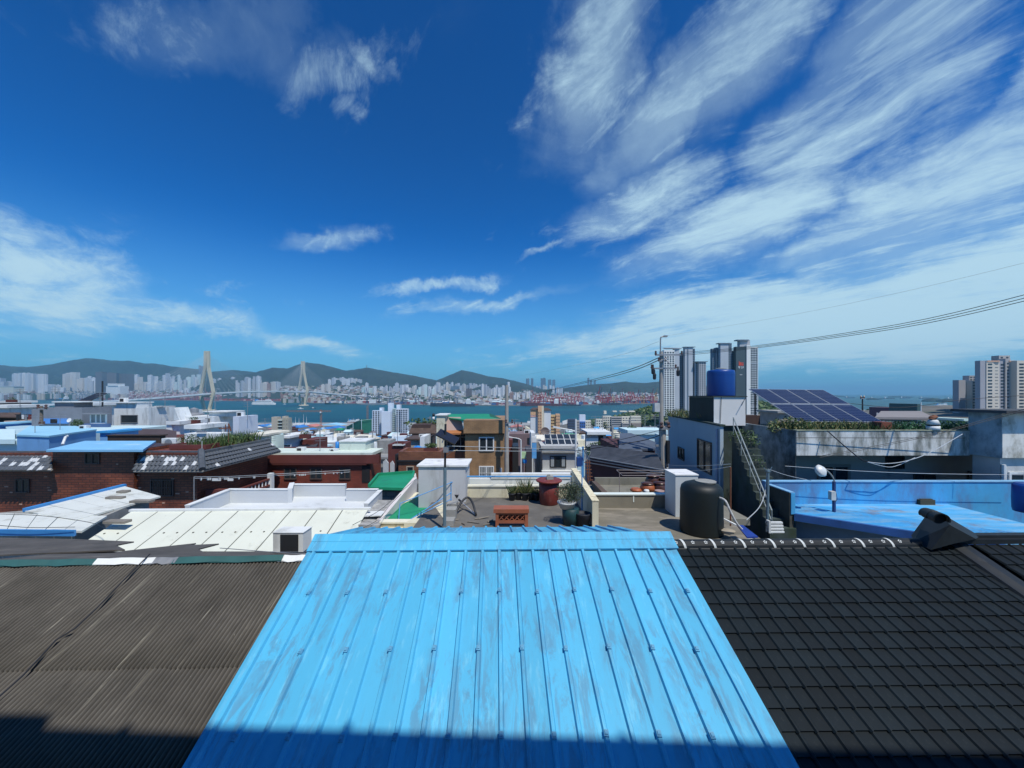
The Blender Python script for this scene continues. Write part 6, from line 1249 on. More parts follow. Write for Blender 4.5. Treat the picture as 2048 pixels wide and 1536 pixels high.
    d = thing('satellite_dish', W(140, 846, 38), 'white satellite dish left of the round green bush', 'satellite dish'); mb = MB(); mb.lathe((0, 0, 0), [(.01, 0), (.15, .03), (.22, .1), (.2, .09)], 16); M = Matrix.Rotation(R(70), 4, 'X'); c = W(140, 841, 38); mb.v = [c + M @ p for p in mb.v]; mb.build('dish', WHITE, d, True); MB().tube([c, W(140, 850, 38)], .025, 5).build('mast', STEEL, d)
    g = thing('round_bush', W(155, 857, 36), 'round dark green bush on the patched teal roof', 'bush'); mb = MB(); mb.leaves(W(155, 848, 36), (.45, .45, .48), 700, .07, nm=2); mb.build('foliage', LEAFS, g)
    t = house('house with a small bright blue roof between the blue block and the dark planter wall', 200, 270, 862, 30, 3, SKYB, slab=BLUEP, over=.15, sth=.15)
    solo(MB().box(PX(215, 25), 25, PZ(888, 25), PX(320, 25), 25.4, PZ(872, 25)).box(PX(213, 25), 24.95, PZ(872, 25), PX(322, 25), 25.5, PZ(870, 25)), 'planter_wall', mat('dark_wood', (.05, .032, .022), .8, .3, 2), 'dark brown timber planter wall behind the bright blue roof slab', 'planter')
    # big white house
    Y = 46; t = house('tall white house with a wide dark window, in front of the bridge', 228, 348, 815, Y, 9, WHITE2, wins=((243, 275, 831, 845, 1),), frame=STEEL, par=.3)
    MB().box(PX(232, Y), Y + .03, PZ(818, Y), PX(273, Y), Y + 2, PZ(806, Y)).build('upper_wall', WHITE2, t); MB().box(PX(226, Y), Y - .3, PZ(806, Y), PX(274, Y), Y + 2.2, PZ(804, Y)).build('upper_slab', WHITE, t)
    mb = MB(); x1 = PX(348, Y); mb.wallp([(x1, Y + .02, PZ(860, Y)), (PX(372, Y), Y + .02, PZ(860, Y)), (PX(358, Y), Y + .02, PZ(840, Y)), (x1, Y + .02, PZ(815, Y))], (0, -1, 0), 2); mb.build('buttress', WHITE2, t)
    mb = MB(); mb.box(PX(215, Y), Y + 1, -12, PX(228, Y), Y + 2, PZ(818, Y)); mb.build('side_wing', WHITE2, t); MB().box(PX(219, Y), Y + .9, PZ(840, Y), PX(225, Y), Y + 1, PZ(822, Y)).build('opening', GLASS, t)
    for px in (262, 292, 312): MB().box(PX(px, Y), Y + 1, PZ(815, Y), PX(px + 10, Y), Y + 2, PZ(812.5, Y)).build('roof_hatch', CONCL, t)
    t = thing('house', W(305, 878, 36), 'house with a dark brown curved metal mansard roof below the tall white house', 'house'); Y = 36; mb = MB(); mb.slab([W(258, 876, Y), W(353, 877, Y), W(353, 862, Y + 1.5), W(330, 858, Y + 1.5), W(250, 858, Y + 1.5)], .2); mb.build('roof', mat('dark_brown_metal', (.075, .055, .055), .6, .15, .8), t); MB().box(PX(258, Y), Y + .4, -10, PX(352, Y), Y + 4, PZ(878, Y)).build('wall', MAROON, t)
    house('small white block with a flat slab between the tall white house and the bridge tower', 350, 379, 821, 58, 5, WHITE2)
    # stepped white houses
    Y = 42; t = house('lowest white house of the stepped white group, with a thick roof slab, left one', 345, 392, 842, 40, 6, WHITE, slab=WHITE, over=.35, sth=.35); MB().box(PX(336, 40), 39.8, -12, PX(347, 40), 40.6, PZ(842, 40)).build('pillar', WHITE2, t)
    t = house('front white house of the stepped white group, with a low annexe', 383, 440, 849, 37, 6, WHITE, slab=WHITE, over=.4, sth=.4); MB().box(PX(372, 37), 36.8, -12, PX(383, 37), 37.6, PZ(850, 37)).build('pillar', WHITE2, t); MB().box(PX(394, 37), 35.6, -12, PX(462, 37), 37, PZ(864, 37)).build('annexe', WHITE, t); MB().box(PX(420, 37), 35.4, PZ(862, 37), PX(437, 37), 35.6, PZ(859, 37)).build('canopy', STEEL, t)
    t = house('big white house of the stepped white group with two tiny dark windows', 362, 470, 833, 47, 9, WHITE, wins=((412, 414, 838, 843, 1), (416, 418, 838, 843, 1)), frame=BLACKM, gl=DARK); MB().box(PX(405, 47), 48, PZ(834, 47), PX(445, 47), 50, PZ(825, 47)).build('upper_wall', WHITE2, t); MB().box(PX(398, 47), 47.5, PZ(825, 47), PX(450, 47), 50.5, PZ(823, 47)).build('upper_slab', WHITE, t)
    mb = MB(); mb.lathe(W(388, 832, 50), [(.3, 0), (1.2, .2), (1.0, .35), (.5, .45), (.5, .9), (.1, 1.1)], 14); mb.build('roof_vent', STEEL, t)
    house('right end of the stepped white group, tall plain white house front', 466, 505, 833, 44, 8, mat('bluish_white_wall', (.62, .67, .74), .8, .05, .6))
    house('small white block with a slab standing right of the upper white roof', 449, 462, 829, 52, 3, WHITE, slab=WHITE, over=.2)
left_town()

# ================================================================== POLES AND WIRES
def pole(label, px, y0, y1, Y, r=.13, m=None, arms=(), name='utility_pole'):
    b = W(px, y1, Y); t = thing(name, b, label, 'utility pole', None); MB().tube([b, W(px, (y0 + y1) / 2, Y), W(px, y0, Y)], r, 10, r * .7).build('post', m or mat('concrete_pole', (.36, .34, .30), .9, .12, 2, dirt=(.2, .19, .17), dirt_amt=.3), t)
    for (dx0, dx1, py, w) in arms:
        MB().beam(W(px + dx0, py, Y - r), W(px + dx1, py - .5, Y - r), w, w).build('cross_arm', STEEL, t)
        for q in (dx0 + 1, dx1 - 1): MB().lathe(W(px + q, py, Y - r), [(w * .5, 0), (w * .9, w * .8), (w * .5, w * 1.6), (w * .8, w * 2.2), (w * .3, w * 2.8)], 8).build('insulator', mat('brown_porcelain', (.10, .06, .05), .3), t)
    return t
YP = 26.0
t = pole('tall concrete utility pole with a thin lamp arm, in front of the high rise towers', 1322.5, 703, 900, YP, .17, arms=((-12, 42, 710, .10), (-20, 30, 737, .10), (-6, 10, 722, .09)))
MB().tube(smoothp([W(1321, 705, YP), W(1321, 680, YP), W(1323, 674, YP), W(1331, 672, YP)]), .045, 7).build('lamp_arm', STEEL, t); MB().box(PX(1327, YP), YP - .12, PZ(674, YP), PX(1334, YP), YP + .12, PZ(671, YP)).build('lamp_head', STEEL, t)
for px, py in ((1309, 752), (1356, 745), (1306, 741)): MB().lathe(W(px, py, YP - .2), [(.04, -.25), (.11, -.2), (.12, .1), (.06, .2), (.05, .4)], 8).build('fuse_hanger', BLACKM, t)
MB().box(PX(1304, YP), YP - .5, PZ(823, YP), PX(1314, YP), YP - .1, PZ(806, YP)).build('meter_box', mat('pale_grey_box', (.5, .52, .5)), t); MB().tube([W(1328, 715, YP - .3), W(1340, 728, YP - .5)], .05, 6).build('brace', STEEL, t)
pole('bare concrete utility pole right of the tan tile building', 1013.5, 770, 950, 29, .17, arms=((-2, 12, 846, .1),))
MB().box(PX(1010, 29), 28.7, PZ(925, 29), PX(1015, 29), 28.9, PZ(912, 29))
t = pole('worn concrete pole standing in front of the tall pale teal wall', 1326, 853, 965, 19.5, .2, arms=((-4, 12, 857, .12),)); MB().box(PX(1330, 19.5), 19.2, PZ(925, 19.5), PX(1335, 19.5), 19.4, PZ(880, 19.5)).build('cable_bundle', BLACKM, t)
pole('brown grey utility pole with a wide cross arm above the patched teal roof', 83, 812, 875, 33, .14, mat('brown_pole', (.16, .13, .10), .9, .2, 3), arms=((-8, 10, 818, .14), (-5, 6, 849, .1)))
pole('thin dark pole with a short cross arm at the back of the alley', 1036, 846, 890, 60, .12, BLACKM, arms=((-8, 8, 848, .12),))
t = thing('street_lamp', W(1152, 940, 24), 'white lamp post with a long arm reaching left, in front of the light grey house', 'street lamp'); MB().tube([W(1152, 942, 24), W(1151.5, 838, 24)], .075, 8, .055).build('post', WHITE, t); MB().tube(smoothp([W(1151.5, 863, 24), W(1140, 860, 24), W(1118, 856, 24)]), .045, 7).build('arm', WHITE, t); MB().beam(W(1106, 853.5, 24), W(1122, 857, 24), .22, .10).build('lamp_head', WHITE, t)
mb = MB(); mb.beam(W(1145, 896, 24), W(1154, 894, 24), .1); mb.build('bracket', STEEL, t)
t = thing('street_lamp', W(1042, 945, 30), 'small white street lamp with a short arm to the left in the alley', 'street lamp'); MB().tube([W(1042, 945, 30), W(1042, 880, 30)], .05, 7).build('post', WHITE, t); MB().tube(smoothp([W(1042, 880, 30), W(1036, 877, 30), W(1022, 875, 30)]), .04, 6).build('arm', WHITE, t); MB().beam(W(1014, 873, 30), W(1024, 875, 30), .16, .08).build('lamp_head', WHITE, t)
t = thing('cable_pole', W(1164, 940, 22), 'slim pole with a thick knot of pale cables, right of the white lamp post', 'utility pole'); MB().tube([W(1166, 955, 22), W(1166, 893, 22)], .05, 7).build('post', BLUEPIPE, t); mb = MB()
for i in range(16): a = W(rnd.uniform(1156, 1172), rnd.uniform(893, 905), 22); mb.tube(smoothp([a, a + Vector((rnd.uniform(-.1, .2), 0, -.2)), a + Vector((rnd.uniform(-.2, .3), 0, rnd.uniform(-.4, -.1))), W(1172, 922, 22)], 3), .014, 4)
mb.build('cable_knot', WIREL, t); MB().box(PX(1153, 22), 21.8, PZ(932, 22), PX(1164, 22), 22.1, PZ(914, 22)).build('blue_box', mat('navy_box', (.02, .07, .24), .6), t)
t = thing('iron_stair', W(1176, 955, 18), 'rusty red iron stair frame behind the cream side wall', 'stairs'); mb = MB(); mb.tube([W(1176, 965, 18), W(1174, 920, 18)], .03, 6); mb.tube([W(1180, 962, 18), W(1178, 920, 18)], .03, 6); mb.build('post', RUSTY, t)
for i in range(6): MB().beam(W(1168 + i * 1.5, 925 + i * 7, 18), W(1181 + i, 925 + i * 7, 18), .05, .03).build('tread', RUSTY, t)

def cable(label, pts, r, m=WIRE, sag=0, group=None):
    """pts: (px, py, distance)"""
    P = [W(*p) for p in pts]
    if len(P) == 2:
        P = [P[0].lerp(P[1], i / 16) - Vector((0, 0, sag * 4 * (i / 16) * (1 - i / 16))) for i in range(17)]
    else: P = smoothp(P, 6)
    return solo(MB().tube(P, r, 5), 'power_cable', m, label, 'cable', group)
for i, (y0, y1) in enumerate(((589, 703), (596, 706), (602, 709))):
    cable(('topmost of the three black cables rising from the tall pole to the right edge', 'middle one of the three black cables rising from the tall pole to the right edge', 'lowest of the three black cables rising from the tall pole to the right edge')[i], [(2075, y0 - 6, 12), (1800, 648 + i * 4, 15.5), (1500, 693 + i * 2.2, 21), (1362, y1 + 2, 25.8)], .012)
for i, (dy, dx) in enumerate(((0, 0), (5, -2))):
    cable(('upper of the two black cables sagging from the tall pole down left towards the harbour', 'lower of the two black cables sagging from the tall pole down left towards the harbour')[i], [(1318, 715 + dy, 25.8), (1262, 738 + dy * .9, 33), (1190, 758 + dy * .6, 48), (1100, 780 + dy * .2, 95), (1066, 789, 130)], .03)
cable('hair thin wire crossing the sky from the lamp arm to the right edge', [(1331, 672, 25.8), (1560, 634, 20), (1800, 585, 15), (2080, 518, 12)], .004, STEEL)
cable('hair thin wire from the tall pole down left before the far hills', [(1318, 683, 25.8), (1200, 720, 40), (1040, 752, 80)], .008, STEEL)
for i, y in enumerate((0, 4)):
    cable(('upper of two pale wires stretched from the solar lamp post across to the cable knot', 'lower of two pale wires stretched from the solar lamp post across to the cable knot')[i], [(893, 892 + i * 9, 9.8), (1000, 895 + i * 7, 12), (1080, 897 + i * 5, 16), (1160, 897 + i * 2, 21.9)], .009, WIREL)
cable('black wire sagging across the concrete pole from the maroon houses', [(1150, 902, 22), (1230, 890, 21), (1290, 880, 20.5), (1326, 868, 19.4)], .022)
cable('second black wire rising to the top of the concrete pole', [(1165, 896, 22), (1230, 882, 21), (1326, 859, 19.4)], .014)
cable('pale wire running from the concrete pole to the rusty pipe', [(1326, 930, 19.4), (1390, 932, 15), (1461, 928, 9.9)], .008, WIREL); cable('second pale wire just below, from the maroon house to the rusty pipe', [(1300, 943, 18), (1400, 941, 14), (1461, 933, 9.9)], .008, WIREL)
cable('thick dark cable hanging diagonally over the stained white fascia', [(1655, 862, 14.8), (1690, 893, 14), (1720, 917, 13.4), (1735, 924, 13)], .02)
cable('pale cable sagging in a long curve under the stained white fascia', [(1735, 924, 13), (1772, 927, 13), (1812, 922, 13), (1860, 905, 13.4), (1925, 868, 14)], .012, WIREL); cable('second pale cable sagging slightly lower under the stained white fascia', [(1735, 924, 13), (1775, 934, 13), (1800, 929, 13), (1830, 915, 13.2)], .009, WIREL)
for i in range(2): cable(('upper of a pair of black wires crossing the stained white fascia towards the right tower', 'lower of a pair of black wires crossing the stained white fascia towards the right tower')[i], [(1640, 912 + i * 3, 13.5), (1760, 890 + i * 3, 13.2), (1880, 864 + i * 3, 13), (2010, 828 + i * 4, 12.5), (2080, 812 + i * 4, 12)], .009)
cable('straight black wire stretched along the stained white fascia', [(1592, 875.5, 14.9), (1930, 876, 14.7)], .012, WIRE, .0)
cable('pale straight wire in front of the dark windows above the worn blue roof', [(1570, 932, 13), (1700, 941, 13), (1850, 947, 13), (2060, 950, 13)], .008, WIREL); cable('pale wire from the cable post down to the blue parapet', [(1536, 938, 12), (1575, 951, 12.4), (1622, 961, 12.8)], .008, WIREL)
cable('black wire crossing low over the right hand sea view in front of the beige towers', [(1670, 803, 30), (1800, 815, 30), (1920, 800, 30), (2060, 790, 30)], .02); cable('beaded pale cable hanging from the cable post down beside the mossy stair', [(1534, 945, 12), (1530, 985, 12), (1518, 1015, 11.5), (1493, 1040, 10.6)], .012, WIREL)
for i, pts in enumerate(([(0, 1028, 9), (90, 1032, 9.2), (180, 1045, 9.4), (212, 1058, 9)], [(-20, 1049, 9), (60, 1055, 9), (150, 1054, 9)], [(440, 1096, 7), (640, 1108, 6.2), (700, 1088, 7)], [(705, 1050, 9.5), (760, 1020, 10.4), (800, 985, 11.5), (832, 958, 13)], [(712, 1062, 9.5), (755, 1040, 10), (780, 1010, 11), (802, 988, 11.5)])):
    cable(('dark wire drooping over the left part of the patchy white roof', 'dark wire lying along the lower blue edge of the patchy white roof', 'grey wire running from the air conditioner along the sky blue roof', 'upper dark wire along the pink white landing wall', 'lower dark wire along the pink white landing wall')[i], pts, .007, WIRE if i != 2 else STEEL)

# ================================================================== APARTMENT BLOCKS
def block(t, px0, px1, py0, Y, dep, m, wm, rows, cols, fh=2.75, mw=.55, mh=.5, zb=None, skip=0, sides=False, nm='wall', wframe=None, y0=0):
    """one wing: a wall box with a grid of separate windows"""
    dep = min(dep, 5); x0, x1, zt = PX(px0, Y), PX(px1, Y), PZ(py0, Y); zb = t['_o'][2] if zb is None else zb
    MB().box(x0, Y, zb, x1, Y + dep, zt).build(nm, m, t)
    if not rows: return
    w = (x1 - x0) / cols; mb = MB(); mb.box(-w * mw / 2, -.12, -fh * mh / 2, w * mw / 2, .05, fh * mh / 2); me = mb.mesh('window', wm)
    if (zt - zb) / rows < fh: fh = (zt - zb) / rows
    for r in range(rows):
        for c in range(cols): inst(me, 'window', t, (x0 + w * (c + .5), Y, zt - fh * (r + .75) - skip))
        if mh > .6: pass
WINM = glass('flat_window', (.045, .06, .075), .3); BAL = mat('balcony_white', (.70, .73, .75), .7, .05, .2)
def white_apartments():
    Y = 360; t = thing('apartment_block', (PX(780, Y), Y, -45), 'white slim apartment block with stair towers standing before the harbour water', 'apartment block'); B = mat('bluish_white_paint', (.66, .73, .80), .7, .04, .1)
    block(t, 744.5, 760, 821, Y, 14, B, WINM, 17, 3, 2.65, .55, .45); block(t, 759, 765, 815.5, Y + 5, 10, B, None, 0, 0); block(t, 763, 781, 823, Y - 6, 20, B, WINM, 0, 0); block(t, 776, 785, 806, Y + 4, 9, B, WINM, 0, 0)
    block(t, 784.8, 791, 817, Y + 2, 12, mat('mint_wing', (.52, .66, .64), .7, .05, .1), WINM, 17, 2, 2.65, .6, .45); block(t, 792, 801, 818, Y - 2, 12, B, WINM, 17, 2, 2.65, .6, .5); block(t, 800.5, 815, 817.5, Y - 4, 12, B, WINM, 17, 3, 2.65, .75, .4); block(t, 793, 799.8, 809.5, Y + 8, 8, B, WINM, 0, 0)
white_apartments()
def orange_apartments():
    Y = 330; t = thing('apartment_block', (PX(1090, Y), Y, -42), 'orange and white apartment block with a column of small dark windows', 'apartment block'); O = mat('orange_paint', (.66, .40, .22), .75, .05, .1); WH = mat('white_side', (.66, .68, .68), .75, .04, .1)
    block(t, 1061, 1075.5, 819, Y, 16, WH, WINM, 0, 0); Yf = Y - .05
    MB().box(PX(1061, Y), Y - .3, PZ(830, Y), PX(1075.5, Y), Y, PZ(821, Y)).build('orange_band', O, t); MB().box(PX(1061, Y), Y - .3, PZ(834, Y), PX(1075.5, Y), Y, PZ(830.8, Y)).build('pink_band', mat('pink_band', (.62, .36, .30), .8), t)
    block(t, 1076, 1083.5, 812, Y - 3, 8, O, WINM, 11, 2, 2.5, .42, .55, skip=3.8); block(t, 1083.3, 1087.5, 812, Y - 2.7, 8, mat('cream_band', (.70, .62, .46), .8), None, 0, 0); block(t, 1088, 1101.5, 820, Y, 18, WH, None, 0, 0)
    block(t, 1101.8, 1112, 830, Y + 3, 14, mat('yellow_orange_paint', (.60, .42, .20), .75, .05, .1), WINM, 9, 3, 2.6, .3, .4); block(t, 1112, 1120, 828, Y + 1, 14, O, WINM, 9, 2, 2.6, .4, .35)
    mb = MB(); mb.slab([W(1060, 819, Y - 1), W(1103, 820, Y - 1), W(1096, 815.5, Y + 10), W(1066, 815, Y + 10)], .5); mb.build('roof', BROWNR, t)
    for i in range(11): MB().box(PX(1101.8, Y), Y + 2.6, PZ(830, Y) - 2.6 * i - 2.2, PX(1112, Y), Y + 3, PZ(830, Y) - 2.6 * i - 1.9).build('floor_line', RUSTY, t)
orange_apartments()
def tan_block():
    Y = 300; t = thing('apartment_block', (PX(560, Y), Y, -40), 'tan grey apartment block with a recessed stack of balconies at the left before the harbour', 'apartment block'); T_ = mat('tan_grey_paint', (.47, .42, .33), .8, .06, .1)
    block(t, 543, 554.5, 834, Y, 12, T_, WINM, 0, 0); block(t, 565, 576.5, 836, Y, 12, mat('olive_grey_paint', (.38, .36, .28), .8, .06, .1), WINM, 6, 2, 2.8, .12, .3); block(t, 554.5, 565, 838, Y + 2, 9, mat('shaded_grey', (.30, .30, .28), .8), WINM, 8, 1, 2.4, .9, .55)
    for i in range(9): MB().box(PX(554.5, Y), Y + .4, PZ(840, Y) - 2.4 * i - .6, PX(563, Y), Y + 2, PZ(840, Y) - 2.4 * i).build('balcony', mat('mint_balcony', (.55, .62, .56), .7), t)
    MB().box(PX(561, Y), Y + 2, PZ(838, Y), PX(567, Y), Y + 7, PZ(833, Y)).build('roof_hut', T_, t)
tan_block()
def cream_apartments():
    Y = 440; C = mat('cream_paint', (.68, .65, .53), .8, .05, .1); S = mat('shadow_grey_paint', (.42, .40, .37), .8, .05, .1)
    t = thing('apartment_block', (PX(1235, Y), Y, -45), 'cluster of cream apartment wings with grey balcony bands below the wooded hill', 'apartment block')
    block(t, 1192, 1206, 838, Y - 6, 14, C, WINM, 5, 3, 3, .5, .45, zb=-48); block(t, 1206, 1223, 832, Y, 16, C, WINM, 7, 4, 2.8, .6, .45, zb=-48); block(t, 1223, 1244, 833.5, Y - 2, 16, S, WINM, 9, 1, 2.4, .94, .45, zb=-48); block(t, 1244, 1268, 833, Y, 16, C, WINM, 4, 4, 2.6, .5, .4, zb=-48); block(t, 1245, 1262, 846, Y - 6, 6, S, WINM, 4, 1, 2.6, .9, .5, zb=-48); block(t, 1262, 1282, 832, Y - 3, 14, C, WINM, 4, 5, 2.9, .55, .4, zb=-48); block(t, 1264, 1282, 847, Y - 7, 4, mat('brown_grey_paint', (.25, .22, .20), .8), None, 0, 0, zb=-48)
    for px0, px1, py in ((1208, 1213, 828), (1226, 1234, 824), (1240, 1254, 824), (1258, 1270, 824)): block(t, px0, px1, py, Y + 3, 8, C, None, 0, 0, zb=-20, nm='stair_hut')
    t = thing('apartment_block', (PX(1180, 400), 400, -48), 'white and royal blue office block left of the cream apartment cluster', 'office block'); Bl = mat('royal_blue_cladding', (.05, .14, .38), .6, .1, .1); block(t, 1159, 1171, 829.5, 400, 9, mat('bluish_white_paint', (1, 1, 1)), None, 0, 0); block(t, 1159, 1171, 843, 398, 3, Bl, WINM, 4, 3, 2.7, .6, .4); block(t, 1171, 1182, 841, 404, 9, C, WINM, 4, 3, 2.8, .4, .4)
    t = thing('apartment_block', (PX(1140, 380), 380, -48), 'dark blue banded building with a bright white slanted gable, right of the orange apartments', 'office block'); block(t, 1136, 1150, 838, 380, 12, mat('navy_bands', (.06, .09, .15), .6), WINM, 7, 1, 2.6, .9, .4); mb = MB(); mb.wallp([W(1125, 850, 379), W(1135.5, 847, 381), W(1135.5, 839, 381), W(1125, 842, 379)], (0, -1, .2), 5); mb.build('gable', WHITE, t); block(t, 1150, 1159, 841, 384, 8, S, WINM, 5, 3, 2.6, .5, .5)
cream_apartments()
def high_rises():
    Y = 430; G = mat('grey_cladding', (.44, .48, .51), .7, .06, .05); DK = mat('dark_blue_grey', (.15, .20, .25), .6, .06, .05); WH = mat('tower_white', (.78, .79, .74), .75, .04, .05); DG = mat('dark_green_grey', (.055, .085, .095), .6, .05, .05)
    t = thing('apartment_tower', (PX(1365, Y), Y, -25), 'high rise tower with a white window grid and grey shafts, behind the concrete pole', 'apartment tower')
    block(t, 1324, 1328.5, 703, Y + 2, 18, WH, WINM, 32, 1, 3, .4, .5); block(t, 1328, 1349, 700, Y, 20, WH, WINM, 30, 4, 3, .62, .55, skip=1); block(t, 1349, 1359, 696.5, Y + 3, 20, G, WINM, 0, 0)
    mb = MB(); P = [W(1325, 703, Y + 1), W(1333, 698.5, Y), W(1345, 696, Y), W(1364, 697, Y + 3), W(1360, 695, Y + 8), W(1330, 696, Y + 8)]; z = PZ(697, Y); mb.slab([Vector((p.x, p.y, z + 1)) for p in P], .8); mb.build('roof_canopy', G, t)
    block(t, 1358, 1371, 706, Y + 8, 16, DK, WINM, 30, 3, 3, .55, .55); block(t, 1370, 1385.5, 694, Y + 2, 18, G, WINM, 0, 0); block(t, 1374.5, 1377, 694.3, Y + 1.6, 4, DK, None, 0, 0); block(t, 1384, 1390, 697, Y + 5, 16, DK, WINM, 30, 1, 3, .6, .5)
    block(t, 1390, 1398, 724, Y + 2, 14, G, WINM, 24, 1, 3, .5, .6); block(t, 1398, 1412, 723.5, Y - 2, 14, mat('pale_grey_cladding', (.40, .41, .42), .75, .05, .05), WINM, 24, 3, 3, .4, .55); MB().box(PX(1369, Y), Y + 1, PZ(694, Y), PX(1392, Y), Y + 7, PZ(693, Y)).build('roof_cap', DK, t); MB().box(PX(1390, Y), Y - 3, PZ(724, Y), PX(1413, Y), Y + 4, PZ(723, Y)).build('roof_cap', DK, t)
    t = thing('apartment_tower', (PX(1470, Y), Y, -25), 'high rise tower with a dark green blank side carrying a red emblem', 'apartment tower')
    block(t, 1425, 1432, 697, Y + 10, 14, DK, WINM, 30, 2, 3, .5, .5); block(t, 1432, 1441, 695, Y + 8, 14, DK, WINM, 30, 2, 3, .6, .6); block(t, 1441, 1457, 687, Y + 4, 14, G, None, 0, 0); block(t, 1456.5, 1463.5, 686, Y + 6, 12, DK, WINM, 30, 2, 3, .5, .6); MB().box(PX(1440, Y), Y + 3, PZ(686.5, Y), PX(1464, Y), Y + 9, PZ(685, Y)).build('roof_cap', DK, t); block(t, 1463, 1474, 701, Y + 8, 12, DK, WINM, 28, 2, 3, .5, .6)
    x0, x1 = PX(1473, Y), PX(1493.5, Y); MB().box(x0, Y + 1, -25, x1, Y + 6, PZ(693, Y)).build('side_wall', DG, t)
    block(t, 1493.4, 1501, 690.5, Y, 18, WH, None, 0, 0); block(t, 1501, 1515.5, 694, Y + .6, 17, WH, WINM, 30, 3, 3, .82, .62); block(t, 1479.5, 1500, 680, Y + 6, 10, mat('pale_grey_cladding', (1, 1, 1)), None, 0, 0); MB().box(PX(1479, Y), Y + 4, PZ(680, Y), PX(1502.5, Y), Y + 11, PZ(678, Y)).build('roof_cap', DK, t)
    for k in range(5): MB().box(PX(1501, Y), Y + .2, PZ(697 + k * 29, Y), PX(1516, Y), Y + .6, PZ(696 + k * 29, Y)).build('floor_band', WHITE, t)
    MB().box(PX(1515, Y), Y, -25, PX(1516.3, Y), Y + 5, PZ(694, Y)).build('corner_band', WHITE, t)
    # emblem and lettering
    R_ = mat('emblem_red', (.60, .07, .03), .6, .03); yy = Y + .94
    def stroke(nm, m, segs):
        mb = MB()
        for a, b, c, d in segs: mb.box(PX(a, Y), yy - .06, PZ(d, Y), PX(c, Y), yy + .04, PZ(b, Y))
        mb.build(nm, m, t)
    stroke('emblem', R_, ((1478.6, 722, 1480, 731), (1480, 724.5, 1484, 731), (1484.5, 725, 1488, 727), (1484.5, 728, 1488, 731)))
    stroke('lettering', WHITE, ((1477.5, 732.5, 1481.5, 733.4), (1477.5, 734.2, 1481.5, 735), (1479, 735, 1480, 737), (1484, 732.5, 1485, 734.4), (1486, 732.5, 1488.4, 733.3), (1487.6, 732.5, 1488.4, 735), (1484, 735.3, 1488.4, 736), (1484, 736, 1484.8, 737.2), (1480.5, 749, 1485.5, 749.9)))
    # beige pair at the right edge
    Y = 320; BG = mat('beige_paint', (.62, .57, .48), .8, .05, .1); SH = mat('shaded_beige_paint', (.36, .36, .38), .8, .05, .1); PK = mat('salmon_band', (.58, .36, .25), .8)  # SH: the beige greyed down, shade put into the colour
    t = thing('apartment_tower', (PX(1940, Y), Y, -20), 'shorter beige apartment tower at the right edge, left of the taller one', 'apartment tower')
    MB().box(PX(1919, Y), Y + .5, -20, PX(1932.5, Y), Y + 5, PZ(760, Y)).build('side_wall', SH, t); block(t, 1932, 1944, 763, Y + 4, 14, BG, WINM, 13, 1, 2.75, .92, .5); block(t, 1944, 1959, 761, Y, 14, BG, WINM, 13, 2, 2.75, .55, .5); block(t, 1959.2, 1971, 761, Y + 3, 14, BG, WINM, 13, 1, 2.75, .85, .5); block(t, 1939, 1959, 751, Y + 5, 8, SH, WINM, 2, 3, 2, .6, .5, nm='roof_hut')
    t = thing('apartment_tower', (PX(2005, Y), Y - 20, -20), 'taller beige apartment tower with salmon top bands at the right edge', 'apartment tower'); Y = 300
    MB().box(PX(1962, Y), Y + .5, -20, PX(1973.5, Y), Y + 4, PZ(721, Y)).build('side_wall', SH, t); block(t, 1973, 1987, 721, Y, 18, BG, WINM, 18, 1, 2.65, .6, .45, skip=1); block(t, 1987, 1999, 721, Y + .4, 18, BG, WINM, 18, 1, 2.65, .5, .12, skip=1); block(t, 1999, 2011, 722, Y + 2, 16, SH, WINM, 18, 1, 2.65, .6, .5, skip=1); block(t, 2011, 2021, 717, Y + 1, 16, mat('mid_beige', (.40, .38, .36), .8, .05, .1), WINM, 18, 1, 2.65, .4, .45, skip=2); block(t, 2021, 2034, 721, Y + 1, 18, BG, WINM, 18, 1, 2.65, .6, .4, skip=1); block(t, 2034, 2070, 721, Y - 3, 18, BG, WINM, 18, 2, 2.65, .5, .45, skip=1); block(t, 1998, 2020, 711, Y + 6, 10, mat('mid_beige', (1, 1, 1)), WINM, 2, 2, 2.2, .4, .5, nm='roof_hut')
    MB().box(PX(1974, Y), Y - .25, PZ(724, Y), PX(1999, Y), Y + .3, PZ(721, Y)).build('top_band', PK, t); MB().box(PX(2021, Y), Y + .6, PZ(724, Y), PX(2034, Y), Y + .98, PZ(721, Y)).build('top_band', PK, t)
    # taller neighbour out of the picture, whose shade falls across the pair
    t = thing('apartment_tower', (PX(2120, 290), 288, -20), 'beige apartment tower just outside the right edge, shading its neighbour', 'apartment tower'); block(t, 2120, 2190, 690, 285, 16, BG, WINM, 18, 4, 2.65, .5, .45)
high_rises()
